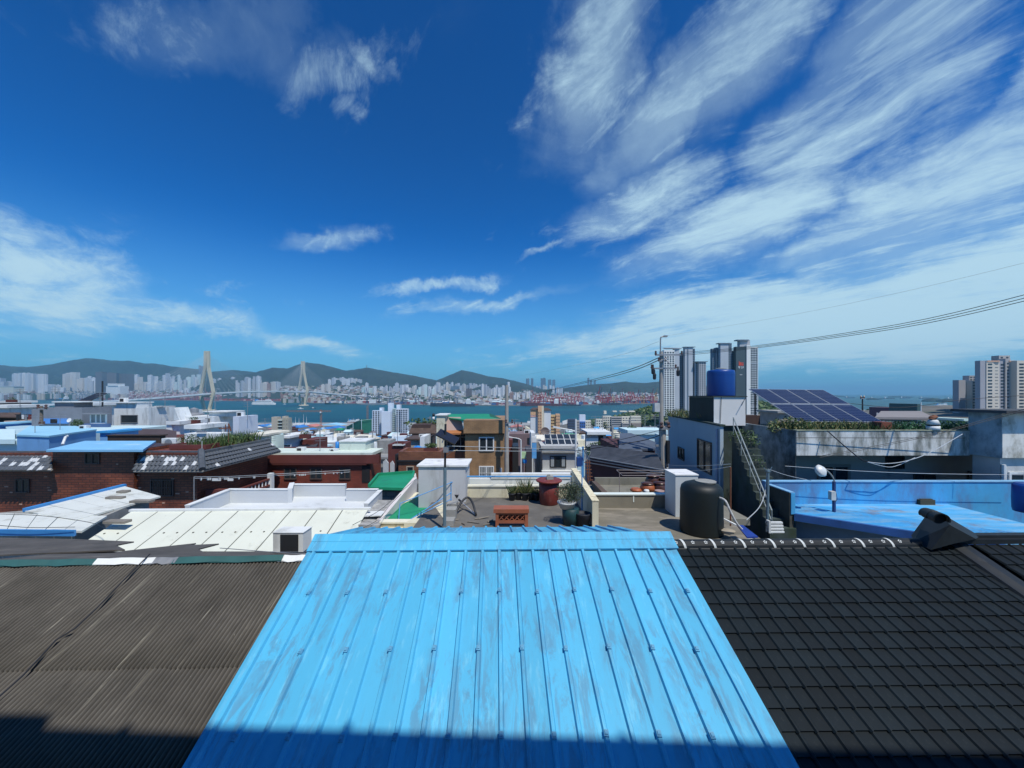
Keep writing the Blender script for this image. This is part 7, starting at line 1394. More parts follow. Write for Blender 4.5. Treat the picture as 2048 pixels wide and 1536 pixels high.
# ================================================================== TOWN ON THE SLOPE BEHIND
def slope_town():
    kinds = [('white', WHITE2, WHITE, 'small white walled flat roofed house packed on the slope towards the harbour'), ('blue', WHITE2, BLUEP, 'small house with a bright blue roof packed on the slope towards the harbour'), ('grey', CONC, mat('grey_flat_roof', (.27, .27, .26), .9, .2, .3), 'small house with a grey roof packed on the slope towards the harbour'), ('brown', MAROON, BROWNR, 'small dark brick house packed on the slope towards the harbour'), ('green', CREAM, GREENP, 'small cream house with a green painted roof packed on the slope towards the harbour'), ('cream', CREAM, mat('cream_slab', (.70, .66, .54)), 'small cream house with a cream roof packed on the slope towards the harbour'), ('teal', TEALW, mat('pale_teal_roof', (.55, .72, .74)), 'small pale teal house packed on the slope towards the harbour')]
    rn = random.Random(11); protos = []
    for nm, wall, roof, lab in kinds:
        for v in range(3):
            w, d, h = rn.uniform(5.5, 9), rn.uniform(6, 9), rn.uniform(5, 9); t = thing('town_house', (0, 0, 0), lab, 'house', 'small houses packed on the slope'); t['_o'] = (0, 0, 0)
            MB().box(-w / 2, -d / 2, -6, w / 2, d / 2, h).build('wall', wall, t)
            if v < 2: MB().box(-w / 2 - .3, -d / 2 - .3, h, w / 2 + .3, d / 2 + .3, h + .3).build('roof', roof, t); MB().box(-w * .1, -d * .1, h + .3, w * .25, d * .25, h + 2.3).build('roof_hut', wall, t)
            else:
                mb = MB(); mb.add([(-w / 2 - .4, -d / 2 - .4, h), (w / 2 + .4, -d / 2 - .4, h), (w / 2 + .4, d / 2 + .4, h), (-w / 2 - .4, d / 2 + .4, h), (-w / 2, 0, h + 1.8), (w / 2, 0, h + 1.8)], [(0, 1, 5, 4), (2, 3, 4, 5), (1, 2, 5), (3, 0, 4), (3, 2, 1, 0)]); mb.build('roof', roof, t)
            me = MB().box(-.75, -.08, -.6, .75, .06, .6).mesh('window', WINM)
            for q in (-.28, .25):
                for lv in (h - 1.8, h - 4.6): inst(me, 'window', t, (w * q, -d / 2, lv))
            protos.append(t)
    wts = (5, 2.6, 3.4, 3, 1, 2.4, 2); used = [False] * len(protos); n = 0
    for row, (Y, step) in enumerate(((62, 13), (78, 13), (96, 13), (118, 13), (142, 14), (170, 14), (200, 14), (232, 15), (268, 15), (305, 16), (345, 17), (388, 18), (432, 19))):
        x = PX(-60, Y) if Y > 120 else PX(480, Y); xe = PX(1330, Y) if Y < 300 else PX(1250, Y)
        while x < xe:
            X = x + rn.uniform(-2, 2); x += step * rn.uniform(.8, 1.25); px = CX + F * X / Y
            if px < 500 and Y < 330 and rn.random() < .75: continue
            if px < 470 and rn.random() < .8: continue
            if 1005 < px < 1075 and Y < 200: continue
            if Y > 290 and (735 < px < 822 or 1052 < px < 1128 or 535 < px < 582): continue
            z = tz(X, Y)
            if n > 230: break
            i = rn.choices(range(7), wts)[0] * 3 + rn.randrange(3); p = protos[i]; loc = (X, Y + rn.uniform(-3, 3), z - .5); rot = rn.uniform(-.35, .35)
            top = max(c.bound_box[6][2] for c in p.children); zlim = PZ(871 - (Y - 60) / 370 * 18, Y)
            if loc[2] + top > zlim: loc = (loc[0], loc[1], zlim - top - rn.uniform(0, 1.5))
            if not used[i]: used[i] = True; p.location = loc; p.rotation_euler = (0, 0, rot)
            else: copy_tree(p, loc, rotz=rot)
            n += 1
    for p, u in zip(protos, used):
        if not u:
            for c in list(p.children): bpy.data.objects.remove(c)
            bpy.data.objects.remove(p)
    # utility poles poking out of the roofs
    for k, (px, py, Y) in enumerate(((590, 880, 70), (640, 858, 110), (690, 874, 90), (745, 868, 120), (820, 862, 90), (1045, 858, 100), (1128, 866, 80), (1260, 845, 70), (1225, 858, 60), (1300, 858, 55), (520, 868, 90), (860, 840, 120))):
        t = thing('utility_pole', W(px, py + 18, Y), 'thin utility pole among the small houses on the slope', 'utility pole', 'thin utility poles among the slope houses'); MB().tube([W(px, py + 22, Y), W(px, py - 7, Y)], .16, 6).build('post', CONC, t); MB().beam(W(px, py - 4, Y) - Vector((1, 0, 0)), W(px, py - 4, Y) + Vector((1, 0, 0)), .15).build('cross_arm', STEEL, t)
    # trees in the gaps
    for k in range(26):
        px, Y = rn.uniform(520, 1330), rn.uniform(70, 330); X = PX(px, Y); z = tz(X, Y)
        if 1000 < px < 1075 and Y < 200: continue
        t = thing('small_tree', (X, Y, z), 'small dark green tree among the houses on the slope', 'tree', 'small trees among the slope houses'); h = rn.uniform(4, 6.5); zl = PZ(874 - (Y - 60) / 370 * 18, Y); z = min(z, zl - h); MB().tube([(X, Y, z - 4), (X, Y, z + h * .6)], .2, 5).build('trunk', mat('bark', (.06, .045, .03), .9), t)
        mb = MB(); mb.leaves((X, Y, z + h * .7), (h * .38, h * .38, h * .34), 160, h * .075, rn, nm=2); mb.build('crown', LEAFS, t)
slope_town()
def clutter():
    rn = random.Random(8); kinds = ('antenna', 'tub', 'antenna', 'air')
    for i, (px, py, Y) in enumerate(((120, 861, 26), (165, 859, 27), (70, 866, 24), (40, 808, 52), (20, 800, 62), (110, 803, 42), (200, 814, 40.5), (245, 804, 47), (300, 814, 47), (330, 815, 47), (385, 842, 41), (415, 849, 37.5), (430, 823, 49), (480, 832, 45), (495, 833, 45), (580, 871, 37), (608, 871, 37), (530, 867, 35), (540, 904, 24.6), (600, 904, 24.7), (640, 904, 24.6), (795, 889, 24.6), (860, 902, 21.5), (880, 902, 21.8), (1030, 868, 46), (1055, 868, 46), (1190, 862, 50), (1205, 862, 50), (1265, 860, 38), (1290, 859, 39), (1310, 858, 38), (845, 877, 31), (1100, 890, 34))):
        c = W(px, py + 2, Y); k = kinds[(i * 7 + i // 3) % 4]; s = max(.6, min(1.2, Y / 45))
        if k == 'antenna': t = thing('antenna', c, 'thin television antenna on a town roof', 'antenna', 'antennas on town roofs'); MB().tube([c - Vector((0, 0, .3)), c + Vector((0, 0, 1.9 * s))], .03 * s, 5).build('mast', STEEL, t); mb = MB(); [mb.beam(c + Vector((-.5 * s, 0, z * s)), c + Vector((.5 * s, .1, z * s)), .03 * s) for z in (1.3, 1.55, 1.8)]; mb.build('crossbar', STEEL, t)
        elif k == 'air': t = thing('air_conditioner', c, 'small white air conditioner unit on a town roof', 'air conditioner', 'air conditioners on town roofs'); MB().box(c.x - .42 * s, c.y, c.z - .2, c.x + .42 * s, c.y + .3, c.z + .6 * s).build('case', WHITE, t); MB().box(c.x - .3 * s, c.y - .02, c.z + .02, c.x + .12 * s, c.y, c.z + .5 * s).build('grille', BLACKM, t)
        else: t = thing('planter', c, 'planting tub with green leaves on a town roof', 'planter', 'planting tubs on town roofs'); MB().box(c.x - .6 * s, c.y, c.z - .2, c.x + .6 * s, c.y + .4, c.z + .2).build('tub', MAROON, t); mb = MB(); mb.leaves(c + Vector((0, .2, .35)), (.6 * s, .25, .25 * s), 160, .07, rn, nm=2); mb.build('foliage', LEAFS, t)
clutter()

# the roofs and yards in front of the right hand sea view
t = house('long low house with a plain grey pitched roof, right of the solar panels', 1765, 1880, 845, 52, 8, mat('white_wall_band', (.68, .70, .68), .8), zb=-9); Y = 52
mb = MB(); mb.slab([W(1750, 834, Y - .5), W(1868, 835, Y - .5), W(1842, 822, Y + 8), W(1762, 822, Y + 8)], .3); mb.build('roof', mat('plain_grey_roof', (.24, .22, .21), .8, .06, .3), t); mb = MB(); mb.wallp([W(1753, 845, Y), W(1778, 836, Y + .2), W(1753, 825, Y + 5)], (-1, -.6, 0), .2); mb.build('gable', GREYW, t); MB().box(PX(1776, Y), Y - .1, PZ(840, Y), PX(1870, Y), Y + .3, PZ(836, Y)).build('dark_band', GREYW, t)
house('low pale green roofed shed between the grey roofed house and the right tower', 1885, 1945, 838, 48, 8, mat('green_grey_wall', (.22, .32, .30), .8), slab=mat('pale_green_roof', (.46, .60, .55), .7), over=.2, sth=.25)
house('dark green low block with a small vent behind the grey roofed house', 1815, 1843, 808, 110, 10, mat('dark_green_block', (.05, .11, .11), .7), zb=-22); house('long dark red roofed shed behind the grey roofed house', 1745, 1812, 816, 120, 12, mat('plum_wall', (.13, .07, .10), .8), zb=-22)
house('grey brown house with a pale parapet seen under the solar panels', 1520, 1602, 822, 34, 6, mat('brown_grey_wall', (.30, .27, .25), .85), slab=CONC, zb=-8)
for i, (px, y0, y1, Y) in enumerate(((1725, 794, 830, 60), (1842, 804, 822, 100))): pole(('dark pole standing at the right end of the solar panels before the sea', 'thin white pole behind the grey roofed house')[i], px, y0, y1, Y, .12, BLACKM if not i else WHITE, arms=((-4, 4, y0 + 3, .15),) if not i else ())
# breakwater and flat quays on the right, down by the sea
mb = MB(); zq = SEA + 2.5
mb.slab([(PX(1700, 900), 900, zq), (PX(1930, 700), 700, zq), (PX(1990, 760), 760, zq), (PX(1740, 1050), 1050, zq)], 8); mb.slab([(PX(1600, 1250), 1250, zq), (PX(1880, 1100), 1100, zq), (PX(1890, 1150), 1150, zq), (PX(1600, 1320), 1320, zq)], 8)
struct(mb, 'quay', mat('quay_concrete', (.30, .31, .30), .9, .2, .02))
rq = random.Random(5)
for i in range(14):
    Y = rq.uniform(760, 1000); px = rq.uniform(1730, 1925); x = PX(px, Y); w = rq.uniform(12, 40); solo(MB().box(x, Y, zq, x + w, Y + rq.uniform(10, 25), zq + rq.uniform(4, 9)), 'warehouse', rq.choice((WHITE2, MAROON, GREYW, TEALW)), 'low warehouse on the flat quay below the right hand sea', 'warehouse', 'warehouses on the right hand quay')

# wooded rise on the right, far wood read as one mass
def wood():
    rn = random.Random(3); mb = MB()
    for _ in range(2100):
        x, y = rn.gauss(290, 75), rn.uniform(455, 660)
        if bump(x, y) < 5 : continue
        px = CX + F * x / y; r = rn.uniform(2.2, 4.6); z = tz(x, y)
        mb.blob((x, y, z + r * .6), (r, r, r * rn.uniform(.7, 1.1)), 6, 4, .3, rn); k = len(mb.f)
        m_ = rn.randrange(2)
        for q in range(24): mb.m[-1 - q] = m_
    o = mb.build('wood', LEAFS); o['kind'] = 'stuff'
wood()
for k in range(7):
    X, Y = (105 + k * 9, 440 + (k * 37) % 60); z = tz(X, Y); t = thing('broad_tree', (X, Y, z), 'dark broad tree at the left foot of the wooded hill above the cream apartments', 'tree', 'trees at the foot of the wooded hill'); MB().tube([(X, Y, z - 2), (X, Y, z + 6)], .5, 6).build('trunk', mat('bark', (.06, .045, .03)), t); mb = MB(); mb.leaves((X, Y, z + 8), (5, 5, 5), 260, 1.0, nm=2); mb.build('crown', LEAFS, t)

# ================================================================== SHIPYARD, GOLF NET, CRANES
def shipyard():
    rn = random.Random(21); zb = SEA + 2; ROOFB = mat('shed_blue_roof', (.04, .20, .52), .6, .15, .1); ROOFR = mat('shed_coral_roof', (.55, .20, .16), .7, .1, .1)
    mb = MB(); mb.box(PX(470, 640), 560, zb - 6, PX(1130, 690), 700, zb); struct(mb, 'shipyard_quay', mat('quay_concrete', (.30, .31, .30)))
    for i, (px0, px1, py, Y, r) in enumerate(((508, 530, 851, 600, ROOFB), (530, 544, 858, 560, ROOFR), (533, 545, 851, 590, TEALW), (576, 600, 853, 580, ROOFB), (592, 622, 860, 530, ROOFB), (602, 630, 851, 610, ROOFR), (628, 654, 858, 545, ROOFB), (640, 682, 855, 570, ROOFB), (655, 690, 862, 520, ROOFB), (632, 684, 848.5, 640, mat('pale_blue_top', (1, 1, 1))), (482, 508, 857, 560, WHITE), (700, 730, 866, 480, TEALW), (560, 590, 864, 500, ROOFB), (1080, 1110, 850, 560, GREENP), (1022, 1048, 852, 580, ROOFR), (1046, 1060, 856, 540, CREAM))):
        x0, x1, z1 = PX(px0, Y), PX(px1, Y), PZ(py, Y); t = thing('shipyard_shed', ((x0 + x1) / 2, Y, zb), ('%s roofed shed in the shipyard at the near waterline' % ('blue' if r is ROOFB else 'coral red' if r is ROOFR else 'pale')), 'shed', 'sheds of the shipyard'); d = 26
        MB().box(x0, Y, zb - 2, x1, Y + d, z1 - 2).build('wall', WHITE2, t); xm = (x0 + x1) / 2; mb = MB(); mb.add([(x0 - .5, Y - .5, z1 - 2), (xm, Y - .5, z1 + 1), (x1 + .5, Y - .5, z1 - 2), (x0 - .5, Y + d, z1 - 2), (xm, Y + d, z1 + 1), (x1 + .5, Y + d, z1 - 2)], [(0, 1, 4, 3), (1, 2, 5, 4), (0, 2, 1)]); mb.build('roof', r, t)
    # green practice net
    t = thing('golf_net', W(716, 866, 470), 'green netted golf practice cage with pale poles in front of the harbour', 'net'); Y = 470; NET = mat('green_net', (.02, .17, .11), .9, .2, .3)
    MB().add([W(690, 855, Y + 30), W(722, 838, Y), W(745, 838, Y), W(745, 865, Y), W(722, 866, Y), W(692, 866, Y + 30)], [(0, 1, 2, 3, 4, 5)]).build('netting', NET, t); MB().add([W(722, 841, Y - .5), W(745, 841, Y - .5), W(745, 866, Y - .5), W(722, 866, Y - .5)], [(0, 1, 2, 3)]).build('front_netting', NET, t)
    for px, p0 in ((692, 852), (706, 846), (723, 839), (744, 838)): MB().tube([W(px, p0, Y - 2), W(px, 868, Y - 2)], .35, 6).build('pole', TEALW, t)
    MB().tube([W(706, 843, Y - 2), W(745, 838, Y - 2)], .2, 5).build('top_rail', TEALW, t)
    for i, (px, pt, pb, j0, j1, jy, Y) in enumerate(((642, 819, 855, 573, 662, 823.5, 520), (735, 813, 842, 700, 738, 813, 620))):
        t = thing('tower_crane', W(px, pb, Y), ('brown orange tower crane with a long level jib over the water, by the blue sheds' if not i else 'thin brown tower crane behind the green golf net'), 'crane'); m = mat('crane_orange', (.36, .15, .07), .7); mb = MB()
        for sx in (-1, 1): mb.beam(W(px, pt, Y) + Vector((sx, 0, 0)), W(px, pb, Y) + Vector((sx, 0, 0)), .4)
        for k in range(9):
            a = W(px, pt + (pb - pt) * k / 9, Y); b = W(px, pt + (pb - pt) * (k + 1) / 9, Y); s = 1 if k % 2 else -1; mb.beam(a + Vector((s, 0, 0)), b - Vector((s, 0, 0)), .25)
        mb.build('mast', m, t); mb = MB()
        if not i:
            for dz in (0, 1.6): mb.beam(W(j0, jy, Y + 8) + Vector((0, 0, dz)), W(j1, jy, Y - 4) + Vector((0, 0, dz)), .4)
            for k in range(22): a = W(j0, jy, Y + 8).lerp(W(j1, jy, Y - 4), k / 22); b = W(j0, jy, Y + 8).lerp(W(j1, jy, Y - 4), (k + 1) / 22); mb.beam(a + Vector((0, 0, 1.6 * (k % 2))), b + Vector((0, 0, 1.6 * (1 - k % 2))), .2)
            mb.build('jib', m, t); MB().box(PX(px, Y) - 1, Y - 1.6, PZ(826, Y), PX(px, Y) + 1, Y + 1, PZ(823, Y)).build('cab', WHITE, t)
        else: mb.beam(W(px - 2, jy, Y), W(px + 2, jy - 2, Y), .6); mb.build('jib', m, t)
    for i, (px, Y, h) in enumerate(((591, 640, 10), (598, 640, 9), (607, 640, 15), (613, 640, 11))):
        t = thing('moored_boat', W(px, 849.5, Y), 'white masted boat moored at the shipyard quay', 'boat', 'masted boats moored at the shipyard'); c = W(px, 850, Y); mb = MB(); mb.slab([c + Vector((-3, -2, 3)), c + Vector((3, -2, 3)), c + Vector((5, 0, 3.4)), c + Vector((3, 2, 3)), c + Vector((-3, 2, 3))], 3); mb.build('hull', WHITE, t); MB().tube([c + Vector((0, 0, 3)), c + Vector((0, 0, 3 + h))], .35, 5, .12).build('mast', WHITE, t)
shipyard()

# ================================================================== CABLE STAYED BRIDGE
def bridge():
    t = thing('cable_stayed_bridge', (PX(412, 1217), 1217, SEA), 'white cable stayed bridge with two diamond shaped concrete pylons across the bay', 'bridge'); m = mat('bridge_concrete', (.56, .51, .38), .85, .06, .01); dk = mat('deck_white', (.62, .64, .64), .7, .05, .01)
    A, B_ = Vector((PX(414, 1217), 1217, 0)), Vector((PX(606, 1739), 1739, 0)); d = (B_ - A).normalized(); s = Vector((d.y, -d.x, 0)) * 1; 
    def deckz(q): # q: 0 at pylon A, 1 at pylon B
        return lerp_tab([(-1.1, -32), (-.6, -22), (-.3, -12), (0, 0), (.3, 7), (.6, 9.5), (1, 8), (1.35, -3), (1.8, -17), (2.4, -34)], q)
    for base, pyt in ((A, 703), (B_, 723)):
        zt = PZ(pyt, base.y); zd = deckz(0 if base is A else 1)
        p = thing('pylon', base, None, None); p.parent = t; p.location = base - Vector(t['_o']); 
        for sg in (-1, 1):
            mb = MB(); P = [base + s * sg * 7 + Vector((0, 0, SEA - 4)), base + s * sg * 10 + Vector((0, 0, SEA + 12)), base + s * sg * 20.0 + Vector((0, 0, zd - 8)), base + s * sg * 21.0 + Vector((0, 0, zd + 4)), base + s * sg * 15 + Vector((0, 0, zd + 34)), base + s * sg * 5.2 + Vector((0, 0, zt - 50)), base + s * sg * 4.2 + Vector((0, 0, zt))]
            for a, b in zip(P, P[1:]): mb.beam(a, b + (b - a).normalized() * 1.2, 6.4, 7.6, up=s)
            o = mb.build('pylon_leg', m, t)
        mb = MB(); mb.beam(base - s * 20 + Vector((0, 0, zd - 9)), base + s * 20 + Vector((0, 0, zd - 9)), 6, 5); mb.beam(base - s * 5 + Vector((0, 0, zt - 2)), base + s * 5 + Vector((0, 0, zt - 2)), 7, 5); mb.beam(base - s * 5 + Vector((0, 0, zt - 32)), base + s * 5 + Vector((0, 0, zt - 32)), 5, 4); mb.build('cross_beam', m, t)
        mb = MB(); mb.lathe(base + Vector((0, 0, SEA - 3)), [(24, 0), (24, 6), (20, 7)], 16); mb.build('pile_cap', m, t)
        bpy.data.objects.remove(p)
        for sg in (-1, 1):
            for k in range(1, 13):
                for side in (-1, 1):
                    q = (0 if base is A else 1) + sg * k * .5 / 13; D = A + d * 566 * q + s * side * 11; D.z = deckz(q) + 1.5
                    mb = MB(); mb.beam(base + s * side * 3.5 + Vector((0, 0, zt - 6 - (13 - k) * 3.2)), D, .22, .22); mb.build('stay_cable', dk, t)
    qs = [-1.1 + 3.5 * i / 40 for i in range(41)]; mb = MB(); vs = []
    for q in qs:
        c = A + d * 566 * q
        if q < 0: c = A + d * 566 * q + s * (-(q) ** 2 * 40)
        if q > 1: c = A + d * 566 * q + s * ((q - 1) ** 2 * 150)
        z = deckz(q); vs += [c - s * 13 + Vector((0, 0, z)), c + s * 13 + Vector((0, 0, z)), c + s * 11 + Vector((0, 0, z - 4)), c - s * 11 + Vector((0, 0, z - 4))]
    mb.add(vs, [(i * 4 + j, i * 4 + (j + 1) % 4, i * 4 + 4 + (j + 1) % 4, i * 4 + 4 + j) for i in range(40) for j in range(4)]); mb.build('deck', dk, t)
    mb = MB()
    for i in range(41):
        a = vs[i * 4 + 1]; MB
        if i < 40: b = vs[i * 4 + 5]; mb.beam(a + Vector((.6, 0, .2)), b + Vector((.6, 0, .2)), .8, 4.2)
    mb.build('parapet', mat('bridge_white', (.80, .82, .82), .6, .03, .01), t)
    for q in (-.95, -.8, -.65, -.5, 1.5, 1.65, 1.8, 1.95, 2.1):
        c = A + d * 566 * q
        if q < 0: c += s * (-(q) ** 2 * 40)
        if q > 1: c += s * ((q - 1) ** 2 * 150)
        MB().box(c.x - 3, c.y - 3, SEA - 3, c.x + 3, c.y + 3, deckz(q) - 3.6).build('pier', m, t)
    lampm = MB(); lampm.beam((0, 0, 0), (0, 0, 9), .5); lampm.beam((0, 0, 9), (2.5, 0, 9.4), .5); me = lampm.mesh('lamp_post', dk)
    for i in range(0, 41, 1):
        inst(me, 'lamp_post', t, vs[i * 4 + 1] + Vector((0, 0, 1)))
bridge()

# ================================================================== SHIPS
def ship(label, px, py, D, L_, hullm, kind='cargo', flip=1, cat='ship'):
    c = Vector((PX(px, D), D, SEA)); t = thing('ship' if cat == 'ship' else 'boat', c, label, cat); f = flip; w = L_ * .07; h = L_ * .055
    out = [(-.5, -.6), (-.5, .6), (-.42, 1), (.36, 1), (.5, 0), (.36, -1), (-.42, -1)]
    mb = MB(); mb.slab([c + Vector((a * L_ * f, b * w, h + (.02 * L_ if a > .3 else 0))) for a, b in out], h + .02 * L_); mb.build('hull', hullm, t)
    if kind == 'cargo':
        a = -.36; mb = MB(); mb.box(c.x + f * L_ * (a - .05), c.y - w * .8, c.z + h, c.x + f * L_ * (a + .05), c.y + w * .8, c.z + h + L_ * .09); mb.box(c.x + f * L_ * (a - .03), c.y - w * .5, c.z + h + L_ * .09, c.x + f * L_ * (a + .03), c.y + w * .5, c.z + h + L_ * .12); mb.build('bridge_house', WHITE, t)
        for k in range(4): q = -.22 + k * .15; MB().box(c.x + f * L_ * q, c.y - w * .7, c.z + h, c.x + f * L_ * (q + .11), c.y + w * .7, c.z + h + L_ * rnd.uniform(.012, .04)).build('cargo_stack', rnd.choice((RUSTY, MAROON, BLUEP, STEEL)), t)
    elif kind == 'ferry':
        for k, (a, b, zz, hh, y) in enumerate(((-.46, .40, 0, .05, .85), (-.42, .34, .05, .04, .8), (-.30, .30, .09, .035, .7), (.08, .28, .125, .04, .6), (-.36, -.26, .09, .08, .4))):
            MB().box(c.x + f * L_ * a, c.y - w * y, c.z + h + L_ * zz, c.x + f * L_ * b, c.y + w * y, c.z + h + L_ * (zz + hh)).build('superstructure' if k < 4 else 'funnel', WHITE2 if k < 4 else BLUEP, t)
        for q in (-.42, -.1, .2): MB().tube([c + Vector((f * L_ * q, 0, h)), c + Vector((f * L_ * q, 0, h + L_ * .24))], L_ * .008, 5).build('mast', WHITE, t)
        mb = MB()
        for k in range(18): q = -.42 + k * .043; mb.box(c.x + f * L_ * q, c.y - w * .87, c.z + h + L_ * .065, c.x + f * L_ * (q + .028), c.y - w * .8, c.z + h + L_ * .082)
        mb.build('window_row', WINM, t)
    else:
        MB().box(c.x - L_ * .12, c.y - w * .6, c.z + h, c.x + L_ * .14, c.y + w * .6, c.z + h + L_ * .16).build('wheelhouse', WHITE, t); MB().tube([c + Vector((0, 0, h)), c + Vector((0, 0, h + L_ * .4))], L_ * .012, 5).build('mast', STEEL, t)
NAVYH = mat('navy_hull', (.03, .04, .06), .6, .1, .02); REDH = mat('dark_red_hull', (.10, .03, .035), .6, .1, .02); GREENH = mat('green_hull', (.03, .09, .07), .6, .1, .02)
ship('large white ferry with stacked decks sailing left of the second bridge pylon', 528, 806, 1900, 118, WHITE, 'ferry', 1)
ship('small white boat below the second bridge pylon', 601, 817, 1380, 22, WHITE, 'boat', cat='boat'); ship('tiny white launch right behind the large ferry', 569, 806, 1950, 18, WHITE, 'boat', cat='boat')
ship('small white boat at the left edge of the bay, in front of the cream warehouse', 60, 795, 2700, 34, WHITE, 'boat', cat='boat'); ship('white tug moored left of the orange and white apartments', 1058, 848, 690, 26, WHITE, 'boat', cat='boat'); ship('dark small tug right of the boat under the second pylon', 626, 816, 1400, 22, NAVYH, 'boat', cat='boat')
ship('dark cargo ship with a white bridge house berthed at the left quay', 115, 796, 3050, 190, NAVYH, 'cargo', -1); ship('dark freighter with a tall white bridge house at the centre quay', 905, 812, 1640, 190, NAVYH, 'cargo', -1)
ship('long dark red container ship berthed by the first red cranes', 1082, 811, 1700, 185, REDH, 'cargo', -1); ship('dark cargo ship with white bridge house in front of the red crane rows', 1137, 810, 1720, 110, NAVYH, 'cargo', -1); ship('dark freighter lying at the right hand red cranes', 1215, 809, 1850, 130, NAVYH, 'cargo', 1); ship('green hulled coaster near the second bridge pylon', 668, 806, 1960, 95, GREENH, 'cargo', -1); ship('grey barge at the quay right of the green coaster', 745, 808, 1880, 120, STEEL, 'boat', cat='boat')
ship('rust coloured workboat with a high superstructure behind the golf net', 710, 842, 720, 30, RUSTY, 'ferry', 1); ship('white excursion ship far out on the right hand sea', 1884, 803, 1600, 60, WHITE, 'ferry', 1)
for i, (px, D) in enumerate(((1752, 3600), (1778, 3900), (1810, 4300), (1700, 4600), (1850, 4000), (1905, 3500))): ship('distant anchored ship, a small dark speck on the right hand sea', px, 793, D, 120, NAVYH, 'cargo', 1); 
for o in list(COL.objects):
    if o.get('label', '').startswith('distant anchored'): o['group'] = 'ships anchored far out'

# ================================================================== FAR SHORE: CRANES, SHEDS, CONTAINERS, CITY
def gantry(m, nm):
    mb = MB(); 
    for x in (-9, 9):
        for y in (-8, 8): mb.beam((x, y, 0), (x, y, 38), 2.0)
        mb.beam((x, -8, 14), (x, 8, 14), 1.6); mb.beam((x, -8, 36), (x, 8, 36), 1.6)
    for y in (-8, 8): mb.beam((-9, y, 36), (9, y, 36), 2); mb.beam((-9, y, 2), (9, y, 2), 1.6); mb.beam((-9, y, 14), (9, y, 36), 1.2)
    return mb
def far_cranes():
    RED_ = mat('crane_red', (.42, .045, .05), .7, .1, .02); PNK = mat('crane_pink', (.45, .16, .16), .7, .1, .02); BLU = mat('crane_blue_grey', (.10, .14, .20), .7, .1, .02); ORG = mat('crane_yellow', (.50, .30, .08), .7, .1, .02); rn = random.Random(9)
    protos = {}
    for nm, m in (('red', RED_), ('pink', PNK), ('blue grey', BLU), ('yellow orange', ORG)):
        for up in (0, 1):
            t = thing('quay_crane', (0, 0, 0), '', 'crane', None); t['_o'] = (0, 0, 0); gantry(m, nm).build('frame', m, t); mb = MB(); 
            if up: mb.beam((0, -8, 38), (0, -26, 86), 2); mb.beam((0, -8, 38), (0, 26, 38), 2.2)
            else: mb.beam((0, -46, 38), (0, 26, 38), 2.2)
            mb.build('boom', m, t); mb = MB(); mb.beam((-5, -8, 38), (0, -6, 60), 1.4); mb.beam((5, -8, 38), (0, -6, 60), 1.4); mb.beam((0, -6, 60), (0, 24, 39), .8); mb.beam((0, -6, 60), (0, -44 if not up else -24, 39 if not up else 84), .7); mb.build('stay_frame', m, t); MB().box(-4, 12, 39, 4, 22, 45).build('machine_house', WHITE, t); protos[nm, up] = [t, False]
    spots = []
    for k in range(24): spots.append((1196 + k * 4.9 + rn.uniform(-1.5, 1.5), 'red' if rn.random() < .75 else 'yellow orange', rn.random() < .35, 60, 'red quay cranes in the right hand port'))
    for k in range(17): spots.append((1066 + k * 6.2 + rn.uniform(-1.5, 1.5), 'red' if rn.random() < .6 else 'pink', rn.random() < .25, 70, 'red quay cranes at the middle of the bay'))
    for k in range(26): spots.append((262 + k * 7.2 + rn.uniform(-2, 2), 'pink', rn.random() < .2, 110, 'pinkish cranes in the left hand port'))
    for k in range(9): spots.append((132 + k * 8 + rn.uniform(-2, 2), 'blue grey', rn.random() < .6, 90, 'blue grey cranes at the left quay'))
    for k in range(10): spots.append((690 + k * 24 + rn.uniform(-6, 6), 'blue grey', rn.random() < .4, 60, 'blue grey cranes along the centre quay'))
    for k in range(5): spots.append((1192 + k * 8, 'blue grey', True, 420, 'blue grey cranes behind the right hand port'))
    LAB = {'red quay cranes in the right hand port': '%s quay crane in the right hand port rows', 'red quay cranes at the middle of the bay': '%s quay crane in the rows left of the right hand port', 'pinkish cranes in the left hand port': '%s yard crane in the long rows of the left hand port', 'blue grey cranes at the left quay': '%s quay crane over the left cargo ship', 'blue grey cranes along the centre quay': '%s crane on the quay between bridge and freighter', 'blue grey cranes behind the right hand port': '%s crane standing behind the right hand port rows'}
    for px, c, up, off, grp in spots:
        D = lerp_tab(SHORE, px) + off * rn.uniform(.3, 1.3); pr = protos[c, int(up)]; loc = (PX(px, D), D, SEA + 3); sc = rn.uniform(.75, 1.05) * (1 if px > 600 else 1.15); lab = LAB[grp] % c + (' with its boom raised' if up else ' with its boom level'); rz = rn.uniform(-.3, .3)
        if not pr[1]: pr[1] = True; o = pr[0]; o.location = loc; o.rotation_euler.z = rz; o.scale = (sc,) * 3; o['label'] = lab
        else: o = copy_tree(pr[0], loc, lab, None, rz, (sc,) * 3)
        o['group'] = grp
    for t, u in protos.values():
        if not u:
            for c in list(t.children): bpy.data.objects.remove(c)
            bpy.data.objects.remove(t)
far_cranes()
